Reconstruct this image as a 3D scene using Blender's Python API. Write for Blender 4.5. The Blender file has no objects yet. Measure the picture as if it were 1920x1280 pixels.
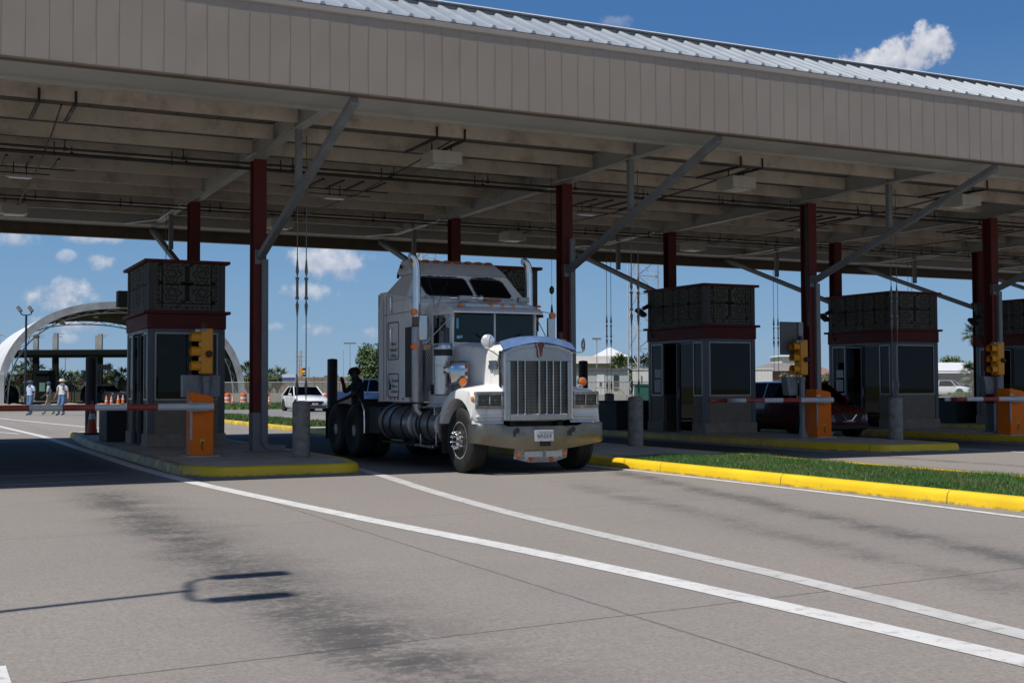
import bpy, math, random
import numpy as np
from mathutils import Vector, Matrix, Euler
from math import sin, cos, pi, radians, sqrt, atan2
random.seed(7)
SC = bpy.context.scene
COL = SC.collection
# ------------------------------------------------------------------ camera
CH, YAW, PITCH, ROLL, FPX = 1.3754, 0.4566, 0.0371, 0.0034, 2296.6
cd = bpy.data.cameras.new('Camera'); cam = bpy.data.objects.new('Camera', cd); COL.objects.link(cam)
cd.sensor_width = 36; cd.lens = FPX / 1920 * 36; cd.clip_start = .1; cd.clip_end = 5000
right = Vector((cos(YAW), -sin(YAW), 0)); fwd0 = Vector((sin(YAW), cos(YAW), 0)); up0 = Vector((0, 0, 1))
fwd = fwd0 * cos(PITCH) + up0 * sin(PITCH); up1 = up0 * cos(PITCH) - fwd0 * sin(PITCH)
r2 = right * cos(ROLL) + up1 * -sin(-ROLL) * -1; u2 = up1 * cos(ROLL) + right * sin(ROLL)
r2 = right * cos(ROLL) - up1 * sin(ROLL)
m = Matrix((r2, u2, -fwd)).transposed().to_4x4(); m.translation = Vector((0, 0, CH)); cam.matrix_world = m
SC.camera = cam
# ------------------------------------------------------------------ sky, sun, exposure
SUNV = Vector((-.577, -.125, 1)).normalized()          # towards the sun
EL = math.asin(SUNV.z); AZ = atan2(SUNV.x, SUNV.y)
W = bpy.data.worlds.new('World'); SC.world = W; W.use_nodes = True
nt = W.node_tree; nt.nodes.clear()
def wn(t, **k):
    n = nt.nodes.new(t)
    for a, b in k.items(): setattr(n, a, b)
    return n
sky = wn('ShaderNodeTexSky', sky_type='NISHITA', sun_disc=False, sun_elevation=EL, sun_rotation=AZ, altitude=20, air_density=1.0, dust_density=.1, ozone_density=1.0)
bg = wn('ShaderNodeBackground'); bg.inputs[1].default_value = .062
out = wn('ShaderNodeOutputWorld'); tc = wn('ShaderNodeTexCoord')
nz = wn('ShaderNodeTexNoise'); nz.inputs['Scale'].default_value = 34; nz.inputs['Detail'].default_value = 9; nz.inputs['Roughness'].default_value = .62
nt.links.new(tc.outputs['Generated'], nz.inputs['Vector'])
nz2 = wn('ShaderNodeTexNoise'); nz2.inputs['Scale'].default_value = 110; nz2.inputs['Detail'].default_value = 5
nt.links.new(tc.outputs['Generated'], nz2.inputs['Vector'])
def wm(op, a, b=None, c=None):
    n = wn('ShaderNodeMath', operation=op)
    for i, v in enumerate((a, b, c)):
        if v is None: continue
        if isinstance(v, (int, float)): n.inputs[i].default_value = v
        else: nt.links.new(v, n.inputs[i])
    return n.outputs[0]
def wdot(v):
    n = wn('ShaderNodeVectorMath', operation='DOT_PRODUCT'); n.inputs[1].default_value = v
    nt.links.new(tc.outputs['Generated'], n.inputs[0]); return n.outputs['Value']
CLOUDS = [((.6642, .7043, .2464), .040, .013, 1.2), ((.6852, .6833, .2554), .024, .019, 1.2), ((.672, .698, .252), .02, .015, 1.2),((.3025, .9478, .1006), .040, .016, .75), ((.2871, .9548, .0768), .028, .009, .6),
 ((.1047, .992, .0704), .032, .017, .7), ((.1051, .9932, .05), .028, .008, .6), ((.1309, .9866, .097), .012, .008, .6), ((.1058, .9893, .1009), .009, .006, .45),
 ((.296, .954, .0469), .017, .007, .5), ((.0697, .9911, .1134), .025, .008, .55), ((.1226, .9857, .1159), .032, .006, .6), ((.2595, .9645, .0486), .011, .005, .4),
 ((.3346, .9413, .0451), .008, .006, .45), ((.3194, .8983, .3018), .03, .005, .7), ((.4955, .8202, .2858), .016, .008, .22), ((.1053, .9937, .0386), .012, .005, .4), ((.02, .99, .14), .05, .012, .6), ((-.2, .97, .2), .08, .03, .8), ((.8, .5, .3), .06, .02, .8),
 ((-.25, -.85, .45), .55, .22, 1.0), ((.75, -.6, .35), .35, .14, 1.0), ((-.9, -.1, .3), .25, .12, .9), ((.3, -.3, .95), .3, .25, .9), ((-.1, -.98, .12), .6, .09, .9)]  # clouds out of view, behind and overhead, added as neutral fill
nmix = wm('ADD', wm('MULTIPLY', wm('SUBTRACT', nz.outputs[0], .5), 2.7), wm('MULTIPLY', wm('SUBTRACT', nz2.outputs[0], .5), 1.5))
cov = None; body = None
for (c, a, b, s) in CLOUDS:
    c = Vector(c).normalized(); R = Vector((c.y, -c.x, 0)).normalized(); U = R.cross(c).normalized()
    if U.z < 0: U = -U
    dx = wm('DIVIDE', wdot(R), a); dy = wm('DIVIDE', wdot(U), b)
    dd = wm('ADD', wm('MULTIPLY', dx, dx), wm('MULTIPLY', dy, dy))
    g = wm('ADD', wm('SUBTRACT', wm('SUBTRACT', 1.15, dd), wm('MULTIPLY', wm('LESS_THAN', wdot(c), 0), 50)), nmix)
    g = wm('MAXIMUM', g, 0)
    mr = wn('ShaderNodeMapRange', interpolation_type='SMOOTHSTEP'); nt.links.new(g, mr.inputs[0]); mr.inputs[1].default_value = .15; mr.inputs[2].default_value = 1.15 if s < 1 else .8; mr.inputs[4].default_value = min(s, .96)
    al = mr.outputs[0]
    cov = al if cov is None else wm('MAXIMUM', cov, al)
    bb = wm('MULTIPLY_ADD', wdot(U), .45 / b, wm('MULTIPLY', g, .35)); bb = wm('MULTIPLY', bb, wm('GREATER_THAN', al, .01)); body = bb if body is None else wm('MAXIMUM', body, bb)
ccol = wn('ShaderNodeMix', data_type='RGBA'); ccol.inputs[6].default_value = (6.6, 7.2, 9.0, 1); ccol.inputs[7].default_value = (12.4, 12.6, 13.2, 1)
mr2 = wn('ShaderNodeMapRange'); nt.links.new(wm('ADD', body, wm('MULTIPLY', wm('SUBTRACT', nz2.outputs[0], .5), 1.6)), mr2.inputs[0]); mr2.inputs[1].default_value = -.1; mr2.inputs[2].default_value = .9
nt.links.new(mr2.outputs[0], ccol.inputs[0])
hs = wn('ShaderNodeHueSaturation'); hs.inputs['Saturation'].default_value = 1.0; hs.inputs['Value'].default_value = 1.0
sepw = wn('ShaderNodeSeparateXYZ'); nt.links.new(tc.outputs['Generated'], sepw.inputs[0])
cr = wn('ShaderNodeValToRGB'); nt.links.new(sepw.outputs[2], cr.inputs[0]); E_ = cr.color_ramp.elements
for i_, (p_, c_) in enumerate(((0, (.235, .40, .61)), (.06, (.19, .365, .60)), (.12, (.15, .325, .59)), (.27, (.056, .182, .45)), (1, (.035, .11, .32)))):
    e_ = E_[i_] if i_ < 2 else E_.new(p_)
    e_.position = p_; e_.color = (*c_, 1)
gsc = wn('ShaderNodeVectorMath', operation='SCALE'); gsc.inputs['Scale'].default_value = 1 / .062; nt.links.new(cr.outputs[0], gsc.inputs[0])
skm = wn('ShaderNodeMix', data_type='RGBA'); skm.inputs[0].default_value = .82; nt.links.new(sky.outputs[0], skm.inputs[6]); nt.links.new(gsc.outputs[0], skm.inputs[7])
nt.links.new(skm.outputs[2], hs.inputs['Color'])
mx = wn('ShaderNodeMix', data_type='RGBA'); nt.links.new(cov, mx.inputs[0]); nt.links.new(hs.outputs[0], mx.inputs[6]); nt.links.new(ccol.outputs[2], mx.inputs[7])
nt.links.new(mx.outputs[2], bg.inputs[0]); nt.links.new(bg.outputs[0], out.inputs[0])
sd = bpy.data.lights.new('Sun', 'SUN'); sd.energy = 5.0; sd.angle = radians(.53); sd.color = (1, .955, .88)
so = bpy.data.objects.new('Sun', sd); COL.objects.link(so); so.rotation_euler = (-SUNV).to_track_quat('-Z', 'Y').to_euler(); so.location = (0, 0, 60)
SC.view_settings.view_transform = 'Standard'; SC.view_settings.look = 'None'; SC.view_settings.exposure = 0; SC.view_settings.gamma = 1
SC.view_settings.use_curve_mapping = False
SC.cycles.max_bounces = 8; SC.cycles.transparent_max_bounces = 24

# ------------------------------------------------------------------ helpers
def at(px, d, py=None):
    """point on the ground (or at image height py) that lies d metres deep"""
    r = (px - 960) / FPX * d
    x = .8976 * r + .4409 * d; y = .8976 * d - .4409 * r
    z = 0 if py is None else CH + (725 - (px - 960) * .0034 - py) * d / FPX
    return Vector((x, y, z))
class MB:
    def __init__(s): s.v = []; s.f = []; s.m = []; s.cur = 0
    def add(s, vs, fs):
        o = len(s.v); s.v += [tuple(v) for v in vs]; s.f += [tuple(i + o for i in f) for f in fs]; s.m += [s.cur] * len(fs); return s
    def mat(s, i): s.cur = i; return s
    def box(s, x0, x1, y0, y1, z0, z1):
        v = [(x0,y0,z0),(x1,y0,z0),(x1,y1,z0),(x0,y1,z0),(x0,y0,z1),(x1,y0,z1),(x1,y1,z1),(x0,y1,z1)]
        return s.add(v, [(0,3,2,1),(4,5,6,7),(0,1,5,4),(1,2,6,5),(2,3,7,6),(3,0,4,7)])
    def obox(s, c, size, M_=None):
        a = MB().box(-size[0]/2, size[0]/2, -size[1]/2, size[1]/2, -size[2]/2, size[2]/2); c = Vector(c)
        return s.add([c + ((M_ @ Vector(p)) if M_ else Vector(p)) for p in a.v], a.f)
    def bar(s, p, q, w, h=None):
        p = Vector(p); q = Vector(q); h = h or w; d = q - p; L = d.length; z = d.normalized()
        x = Vector((0, 0, 1)).cross(z)
        if x.length < 1e-3: x = Vector((1, 0, 0))
        x.normalize(); y = z.cross(x)
        M_ = Matrix((x, y, z)).transposed()
        return s.obox((p + q) / 2, (w, h, L), M_)
    def cyl(s, p, q, r0, r1=None, n=12, caps=True):
        p = Vector(p); q = Vector(q); r1 = r0 if r1 is None else r1; z = (q - p).normalized()
        x = z.orthogonal().normalized(); y = z.cross(x); vs = []
        for c, r in ((p, r0), (q, r1)):
            for i in range(n):
                a = 2 * pi * i / n; vs.append(c + x * (r * cos(a)) + y * (r * sin(a)))
        fs = [(i, (i + 1) % n, n + (i + 1) % n, n + i) for i in range(n)]
        if caps: fs += [tuple(range(n - 1, -1, -1)), tuple(range(n, 2 * n))]
        return s.add(vs, fs)
    def tube(s, pts, r, n=8):
        pts = [Vector(p) for p in pts]; rs = r if isinstance(r, (list, tuple)) else [r] * len(pts)
        vs = []; x = None
        for i, p in enumerate(pts):
            d = (pts[min(i + 1, len(pts) - 1)] - pts[max(i - 1, 0)]).normalized()
            x = d.orthogonal().normalized() if x is None else (x - d * x.dot(d)).normalized()
            y = d.cross(x)
            for k in range(n):
                a = 2 * pi * k / n; vs.append(p + x * (rs[i] * cos(a)) + y * (rs[i] * sin(a)))
        fs = [(i*n+k, i*n+(k+1) % n, (i+1)*n+(k+1) % n, (i+1)*n+k) for i in range(len(pts) - 1) for k in range(n)]
        fs += [tuple(range(n - 1, -1, -1)), tuple(range((len(pts) - 1) * n, len(pts) * n))]
        return s.add(vs, fs)
    def lathe(s, prof, c=(0, 0, 0), axis='z', n=24, M_=None):
        vs = []; c = Vector(c)
        for r, h in prof:
            for k in range(n):
                a = 2 * pi * k / n; p = Vector((r * cos(a), r * sin(a), h))
                if axis == 'x': p = Vector((p.z, p.x, p.y))
                elif axis == 'y': p = Vector((p.y, p.z, p.x))
                if M_: p = M_ @ p
                vs.append(c + p)
        L = len(prof)
        fs = [(i*n+k, i*n+(k+1) % n, (i+1)*n+(k+1) % n, (i+1)*n+k) for i in range(L - 1) for k in range(n)]
        if prof[0][0] > 1e-4: fs.append(tuple(range(n - 1, -1, -1)))
        if prof[-1][0] > 1e-4: fs.append(tuple(range((L - 1) * n, L * n)))
        return s.add(vs, fs)
    def prism(s, poly, a, b, plane='xy', poly2=None):
        """poly in a plane, extruded from a to b along the third axis"""
        def P(p, h):
            return {'xy': (p[0], p[1], h), 'xz': (p[0], h, p[1]), 'yz': (h, p[0], p[1])}[plane]
        n = len(poly); q = poly2 or poly
        vs = [P(p, a) for p in poly] + [P(p, b) for p in q]
        return s.add(vs, [(i, (i + 1) % n, n + (i + 1) % n, n + i) for i in range(n)] + [tuple(range(n - 1, -1, -1)), tuple(range(n, 2 * n))])
    def loft(s, secs, closed=True, caps=True):
        n = len(secs[0]); vs = [p for q in secs for p in q]
        kk = n if closed else n - 1
        fs = [(i*n+k, i*n+(k+1) % n, (i+1)*n+(k+1) % n, (i+1)*n+k) for i in range(len(secs) - 1) for k in range(kk)]
        if caps and closed: fs += [tuple(range(n - 1, -1, -1)), tuple(range((len(secs) - 1) * n, len(secs) * n))]
        return s.add(vs, fs)
    def ball(s, c, r, n=12, m_=8, sc=(1, 1, 1)):
        c = Vector(c); prof = [(sin(pi * i / m_), -cos(pi * i / m_)) for i in range(m_ + 1)]; vs = []
        for a, h in prof:
            for k in range(n):
                t = 2 * pi * k / n; vs.append(c + Vector((r*a*cos(t)*sc[0], r*a*sin(t)*sc[1], r*h*sc[2])))
        return s.add(vs, [(i*n+k, i*n+(k+1) % n, (i+1)*n+(k+1) % n, (i+1)*n+k) for i in range(m_) for k in range(n)])
    def quad(s, *p): return s.add(p, [tuple(range(len(p)))])
    def build(s, name, mats, parent=None, bevel=0, seg=2, ang=35, loc=None):
        o_ = ORI(parent) if parent else (Vector(loc) if loc else Vector((0, 0, 0)))
        me = bpy.data.meshes.new(name)
        me.from_pydata([(v[0]-o_.x, v[1]-o_.y, v[2]-o_.z) for v in s.v], [], s.f)
        if not isinstance(mats, (list, tuple)): mats = [mats]
        for m_ in mats: me.materials.append(m_)
        if len(mats) > 1: me.polygons.foreach_set('material_index', s.m)
        import bmesh as _b
        bm = _b.new(); bm.from_mesh(me); _b.ops.remove_doubles(bm, verts=bm.verts, dist=1e-5) if len(bm.verts) < 60000 else None
        _b.ops.recalc_face_normals(bm, faces=bm.faces) if len(bm.faces) < 60000 else None
        bm.to_mesh(me); bm.free()
        me.polygons.foreach_set('use_smooth', [True] * len(me.polygons)); me.set_sharp_from_angle(angle=radians(ang)); me.update()
        ob = bpy.data.objects.new(name, me); COL.objects.link(ob)
        if parent: ob.parent = parent
        elif loc: ob.location = loc
        if bevel:
            b = ob.modifiers.new('Bevel', 'BEVEL'); b.width = bevel; b.segments = seg; b.limit_method = 'ANGLE'; b.angle_limit = radians(40); b.harden_normals = False
        return ob
_ori = {}
def ORI(o):
    while o.parent: o = o.parent
    return _ori.get(o.name, Vector((0, 0, 0)))
def tag(o, label, cat, group=None, kind=None):
    if label: o['label'] = label
    if cat: o['category'] = cat
    if group: o['group'] = group
    if kind: o['kind'] = kind
    return o
def thing(name, label, cat, loc=(0, 0, 0), group=None, rz=0, world=True):
    o = bpy.data.objects.new(name, None); COL.objects.link(o); o.empty_display_size = .2
    o.location = loc; o.rotation_euler = (0, 0, rz); tag(o, label, cat, group)
    if world: _ori[o.name] = Vector(loc)
    return o
def struct(mb, name, mats, **k): return tag(mb.build(name, mats, **k), None, None, kind='structure')
def solo(mb, name, mats, label, cat, loc, group=None, **k): return tag(mb.build(name, mats, loc=loc, **k), label, cat, group)
def dup(o, loc, rz=None, label=None, parent=None, scale=None):
    c = o.copy(); COL.objects.link(c); c.parent = parent
    if parent is None:
        c.location = loc
        if rz is not None: c.rotation_euler = (0, 0, rz)
        if scale: c.scale = scale if isinstance(scale, (tuple, list)) else (scale,) * 3
        if label: c['label'] = label
    for ch in [x for x in o.children]: dup(ch, None, parent=c)
    return c

# ------------------------------------------------------------------ materials
class NT:
    def __init__(s, name):
        s.m = bpy.data.materials.new(name); s.m.use_nodes = True; s.t = s.m.node_tree; s.b = s.t.nodes['Principled BSDF']; s.o = s.t.nodes['Material Output']
    def n(s, t, **k):
        x = s.t.nodes.new(t)
        for a, b in k.items(): setattr(x, a, b)
        return x
    def l(s, a, b): s.t.links.new(a, b)
    def val(s, sock, v):
        if isinstance(v, (int, float, tuple, list)): sock.default_value = v
        else: s.l(v, sock)
    def math(s, op, a, b=None, c=None, clamp=False):
        x = s.n('ShaderNodeMath', operation=op, use_clamp=clamp)
        for i, v in enumerate((a, b, c)):
            if v is not None: s.val(x.inputs[i], v)
        return x.outputs[0]
    def coord(s, scale=(1, 1, 1), loc=(0, 0, 0), kind='Object'):
        c = s.n('ShaderNodeTexCoord'); mp = s.n('ShaderNodeMapping'); s.l(c.outputs[kind], mp.inputs[0]); mp.inputs['Scale'].default_value = scale; mp.inputs['Location'].default_value = loc
        return mp.outputs[0]
    def noise(s, scale, detail=4, rough=.5, vec=None, dist=0):
        x = s.n('ShaderNodeTexNoise'); x.inputs['Scale'].default_value = scale; x.inputs['Detail'].default_value = detail; x.inputs['Roughness'].default_value = rough; x.inputs['Distortion'].default_value = dist
        s.l(vec if vec is not None else s.coord(), x.inputs['Vector']); return x.outputs[0]
    def ramp(s, v, a, b, lo=0, hi=1, smooth=False):
        x = s.n('ShaderNodeMapRange'); s.val(x.inputs[0], v)
        if smooth: x.interpolation_type = 'SMOOTHSTEP'
        for i, q in enumerate((a, b, lo, hi)): s.val(x.inputs[i + 1], q)
        return x.outputs[0]
    def mix(s, f, a, b, mode='MIX'):
        x = s.n('ShaderNodeMix', data_type='RGBA', blend_type=mode); s.val(x.inputs[0], f)
        for i, q in ((6, a), (7, b)):
            if isinstance(q, (tuple, list)) and len(q) == 3: q = (*q, 1)
            s.val(x.inputs[i], q)
        return x.outputs[2]
    def bump(s, h, strength=.3, dist=.01):
        x = s.n('ShaderNodeBump'); x.inputs['Strength'].default_value = strength; x.inputs['Distance'].default_value = dist; s.l(h, x.inputs['Height']); s.l(x.outputs[0], s.b.inputs['Normal'])
    def set(s, col=None, rough=None, metal=None, **k):
        if col is not None: s.val(s.b.inputs['Base Color'], (*col, 1) if isinstance(col, (tuple, list)) and len(col) == 3 else col)
        if rough is not None: s.val(s.b.inputs['Roughness'], rough)
        if metal is not None: s.val(s.b.inputs['Metallic'], metal)
        for a, v in k.items(): s.val(s.b.inputs[a.replace('_', ' ')], v)
        return s.m
def mk(name, col, rough=.6, metal=0, var=.12, scale=3, bump=0, bscale=60, dirt=None, damt=.5, dscale=2.5, rvar=.1, **k):
    t = NT(name); n1 = t.noise(scale, 6, .6)
    f = t.ramp(n1, .3, .7)
    c = t.mix(f, tuple(x * (1 - var) for x in col), tuple(min(1, x * (1 + var)) for x in col))
    if dirt:
        d = t.ramp(t.noise(dscale, 8, .7), .5, .72, 0, damt); c = t.mix(d, c, dirt)
    t.set(c, t.ramp(n1, .3, .7, max(0, rough - rvar), min(1, rough + rvar)), metal, **k)
    if bump: t.bump(t.noise(bscale, 4), bump, .01)
    return t.m
# ------------------------------------------------------------------ ground
def ground_mat():
    t = NT('concrete_pavement'); g = t.coord(); sep = t.n('ShaderNodeSeparateXYZ'); t.l(g, sep.inputs[0]); X, Y = sep.outputs[0], sep.outputs[1]
    base = t.mix(t.ramp(t.noise(.35, 6, .6), .35, .65), (.255, .223, .186), (.31, .274, .232))
    base = t.mix(t.ramp(t.noise(1.7, 5, .6), .3, .75, 0, .5), base, (.235, .215, .205))
    warm = t.ramp(t.noise(.22, 3, .5, t.coord((1, 1, 1), (31, 7, 0))), .45, .65, 0, .45); base = t.mix(warm, base, (.295, .238, .19))
    mid = t.math('MULTIPLY', t.math('MULTIPLY', t.ramp(X, 3.9, 4.9, 0, 1, True), t.ramp(X, 5.9, 7.4, 1, 0, True)), t.ramp(t.noise(.5, 4, .6), .3, .6, .35, .85)); base = t.mix(mid, base, (.315, .265, .215))
    fine = t.noise(1, 3, .7, t.coord((60, 140, 60))); base = t.mix(.62, base, t.mix(t.ramp(fine, .25, .75), (.13, .116, .107), (.385, .352, .33)))
    gr = t.noise(1, 4, .75, t.coord((34, 26, 34))); base = t.mix(t.ramp(gr, .3, .5, .62, 0), base, (.125, .11, .098)); base = t.mix(t.ramp(gr, .52, .72, 0, .55), base, (.40, .365, .33))
    base = t.mix(t.ramp(t.noise(9, 6, .7), .35, .68, 0, .4), base, (.18, .16, .142)); base = t.mix(t.ramp(t.noise(22, 3, .6, t.coord((1, 1, 1), (5, 5, 0))), .68, .74, 0, .7), base, (.10, .088, .078))
    base = t.mix(t.ramp(t.noise(.13, 4, .6, t.coord((1, .45, 1), (12, 3, 0))), .42, .62, 0, .4), base, (.20, .187, .178))
    grain = t.noise(260, 2, .6); base = t.mix(t.ramp(grain, .62, .72, 0, .45), base, (.07, .065, .06))
    # slab tint differences
    # tyre and oil stains, with the place and shape they have on the slabs
    wob = t.math('MULTIPLY_ADD', t.noise(.8, 3, .5), .7, -.35)
    spots = t.noise(1, 6, .75, t.coord((13, 15, 1)))
    blot = t.noise(1, 5, .65, t.coord((1.3, 1.6, 1), (4, 2, 0)))
    def streak(x0, slope, y0, w, a, yl, yh, base, col=(.045, .044, .044)):
        xc = t.math('MULTIPLY_ADD', t.math('SUBTRACT', Y, y0), slope, x0); dx = t.math('ABSOLUTE', t.math('SUBTRACT', t.math('SUBTRACT', X, xc), t.math('MULTIPLY', wob, .5)))
        core = t.ramp(dx, 0, w, 1, 0, True)
        yy = t.math('MULTIPLY', t.ramp(Y, yl, yl + 1.5, 0, 1), t.ramp(Y, yh - 2.5, yh, 1, 0))
        am = t.math('MULTIPLY', t.math('MULTIPLY', core, yy), t.ramp(blot, .25, .6, .25, 1))
        sm = t.math('MULTIPLY', t.ramp(t.math('ADD', spots, t.math('MULTIPLY', am, .24)), .585, .68, 0, 1), am)
        f = t.math('MULTIPLY', t.math('ADD', t.math('MULTIPLY', sm, .62), t.math('MULTIPLY', am, .26)), a, clamp=True)
        return t.mix(f, base, col)
    base = streak(2.22, 0, 10, .72, .95, 2, 19, base)
    base = streak(2.6, 0, 10, 1.1, .3, 2, 19, base)
    base = streak(9.0, .235, 11.6, .5, .8, 4, 20, base)
    base = streak(7.75, .19, 11.6, .55, .5, 4, 17, base)
    base = streak(8.7, .16, 11.6, 1.8, .26, 3, 20, base, (.13, .125, .12))
    base = streak(1.9, .0, 11.6, 1.5, .2, 1, 20, base, (.13, .125, .12))
    base = streak(15.2, .0, 10, .45, .8, 4, 20, base)
    base = streak(17.0, .0, 10, .45, .6, 4, 20, base)
    for x0 in (1.9, 8.95, 15.6, 22.2):                       # each lane made much darker under the roof
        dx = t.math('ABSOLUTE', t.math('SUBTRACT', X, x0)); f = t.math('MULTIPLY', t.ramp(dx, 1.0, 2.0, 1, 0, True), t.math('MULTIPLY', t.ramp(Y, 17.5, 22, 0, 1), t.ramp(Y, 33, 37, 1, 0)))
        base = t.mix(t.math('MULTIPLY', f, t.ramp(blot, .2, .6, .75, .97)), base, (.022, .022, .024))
    tl = t.math('SINE', t.math('ADD', t.math('MULTIPLY', Y, 235), t.math('MULTIPLY', t.noise(1.1, 4, .6), 26))); tf = t.math('MULTIPLY', t.ramp(Y, 11, 16, 1, 0), t.ramp(t.noise(.9, 4, .6, t.coord((1, 1, 1), (3, 9, 0))), .4, .65, .15, 1))
    base = t.mix(t.math('MULTIPLY', t.ramp(tl, .2, 1, 0, .30), tf), base, (.12, .108, .098))
    # joints between slabs
    wv = t.math('MULTIPLY_ADD', t.noise(3.5, 5, .7), .05, -.025)
    for (axis, c, sl, o, w, a_) in (('y', 6.38, .075, 4, .009, .75), ('y', 12.15, .03, 1, .008, .6), ('x', 3.92, 0, 8, .008, .7), ('y', .3, .05, 1, .01, .7), ('x', 10.35, 0, 8, .008, .3), ('y', 41, 0, 0, .03, .5), ('y', 47, 0, 0, .03, .5), ('y', 53, 0, 0, .03, .5), ('y', 59, 0, 0, .03, .5), ('x', -.3, 0, 0, .02, .5)):
        A, B = (Y, X) if axis == 'y' else (X, Y)
        L = t.math('MULTIPLY_ADD', t.math('SUBTRACT', B, o), sl, c); d = t.math('ABSOLUTE', t.math('ADD', t.math('SUBTRACT', A, L), wv))
        base = t.mix(t.ramp(d, w * .5, w * 1.6, a_, 0), base, (.05, .045, .04))
    # old ground-off line, pale
    t.set(base, .85, 0); hb = t.math('ADD', t.math('MULTIPLY', t.noise(1, 3, .7, t.coord((45, 150, 45))), .6), t.math('MULTIPLY', t.noise(180, 3), .6)); t.bump(hb, .55, .006)
    t.b.inputs['Specular IOR Level'].default_value = .25
    return t.m
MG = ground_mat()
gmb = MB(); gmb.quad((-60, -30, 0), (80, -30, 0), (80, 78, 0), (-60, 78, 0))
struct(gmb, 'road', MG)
t = NT('dry_grass_field'); c = t.mix(t.ramp(t.noise(.05, 6, .6), .4, .6), (.11, .12, .04), (.22, .18, .10)); c = t.mix(t.ramp(t.noise(2, 6, .7), .4, .7, 0, .6), c, (.07, .09, .03)); t.set(c, .95)
struct(MB().quad((-1500, -400, -.06), (2500, -400, -.06), (2500, 3500, -.06), (-1500, 3500, -.06)), 'ground', t.m)
MDIRT = mk('dirt', (.27, .2, .14), .95, var=.35, scale=1.2, bump=.8, bscale=3)
MPAINTW = None
def paint_mat(name, col, wear, amt=.75):
    t = NT(name); w = t.ramp(t.noise(7, 8, .78), .53, .63, 0, amt); w2 = t.ramp(t.noise(1, 4, .7, t.coord((30, 90, 30))), .62, .75, 0, amt * .8)
    c = t.mix(t.ramp(t.noise(2, 4), .3, .7), tuple(x * .9 for x in col), tuple(min(1, x * 1.06) for x in col)); c = t.mix(w, c, wear); c = t.mix(w2, c, wear)
    t.set(c, .7); t.bump(t.noise(120, 3), .35, .005); return t.m
MW = paint_mat('white_road_paint', (.6, .59, .57), (.3, .27, .25)); MWD = paint_mat('worn_white_road_paint', (.48, .47, .45), (.24, .22, .2))
def stripe(pts, w, z=.004, mat=MW):
    mb = MB(); L = []; R = []
    P = [Vector((x, y, 0)) for x, y in pts]; Q = []
    for i in range(len(P) - 1):
        n = max(1, int((P[i+1] - P[i]).length / .5))
        for k in range(n): Q.append(P[i].lerp(P[i+1], k / n))
    Q.append(P[-1])
    for _ in range(6): Q = [Q[0]] + [(Q[i-1] + Q[i] * 2 + Q[i+1]) / 4 for i in range(1, len(Q) - 1)] + [Q[-1]]
    for i, p in enumerate(Q):
        d = (Q[min(i+1, len(Q)-1)] - Q[max(i-1, 0)]).normalized(); nrm = Vector((-d.y, d.x, 0)); j = random.uniform(-.004, .004)
        L.append(p + nrm * (w / 2 + j)); R.append(p - nrm * (w / 2 - j * .5))
    vs = [(a.x, a.y, z) for a in L] + [(a.x, a.y, z) for a in R]; n = len(L)
    mb.add(vs, [(i, n + i, n + i + 1, i + 1) for i in range(n - 1)])
    return struct(mb, 'road_marking', mat)
stripe([(2.4, 66), (2.95, 48.2), (3.45, 37.5), (3.5, 30), (3.55, 22), (3.72, 17.94), (4.31, 12), (4.69, 9.14), (4.86, 7.22), (4.93, 5.98), (5.02, 4.47), (5.05, 1)], .22)
stripe([(7.0, 22), (6.68, 18.32), (6.22, 15.24), (5.86, 11.9), (5.74, 8.48), (5.68, 6.42), (5.5, 4.83), (5.4, 1)], .2, mat=MWD)
stripe([(10.66, 19.3), (10.68, 17), (10.62, 12), (10.4, 9), (10.2, 1)], .12)
stripe([(20.62, 27), (20.55, 19), (20.4, 16), (20.0, 8)], .14); stripe([(23.5, 27), (23.4, 19), (23.3, 15), (23.0, 8)], .14, mat=MWD)
stripe([(13.95, 30), (14.0, 19)], .12, mat=MWD); stripe([(17.25, 34), (17.2, 20)], .12, mat=MWD)
stripe([(3.3, 66), (3.9, 60), (5.4, 48), (6.4, 40.5)], .2); stripe([(-1, 56), (1.4, 47), (3.0, 40)], .16)
for i in range(5): stripe([(1.2 + i * .75, 58 - i * 3.4), (3.6 + i * .6, 55.5 - i * 3.2)], .14, mat=MWD)
for y in (18.95, 20.75): stripe([(-1.6, y - .15), (2.95 if y > 20 else 2.6, y + .1)], .06, mat=MWD)
stripe([(.36, 1), (.38, 6.62)], .13)
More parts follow.
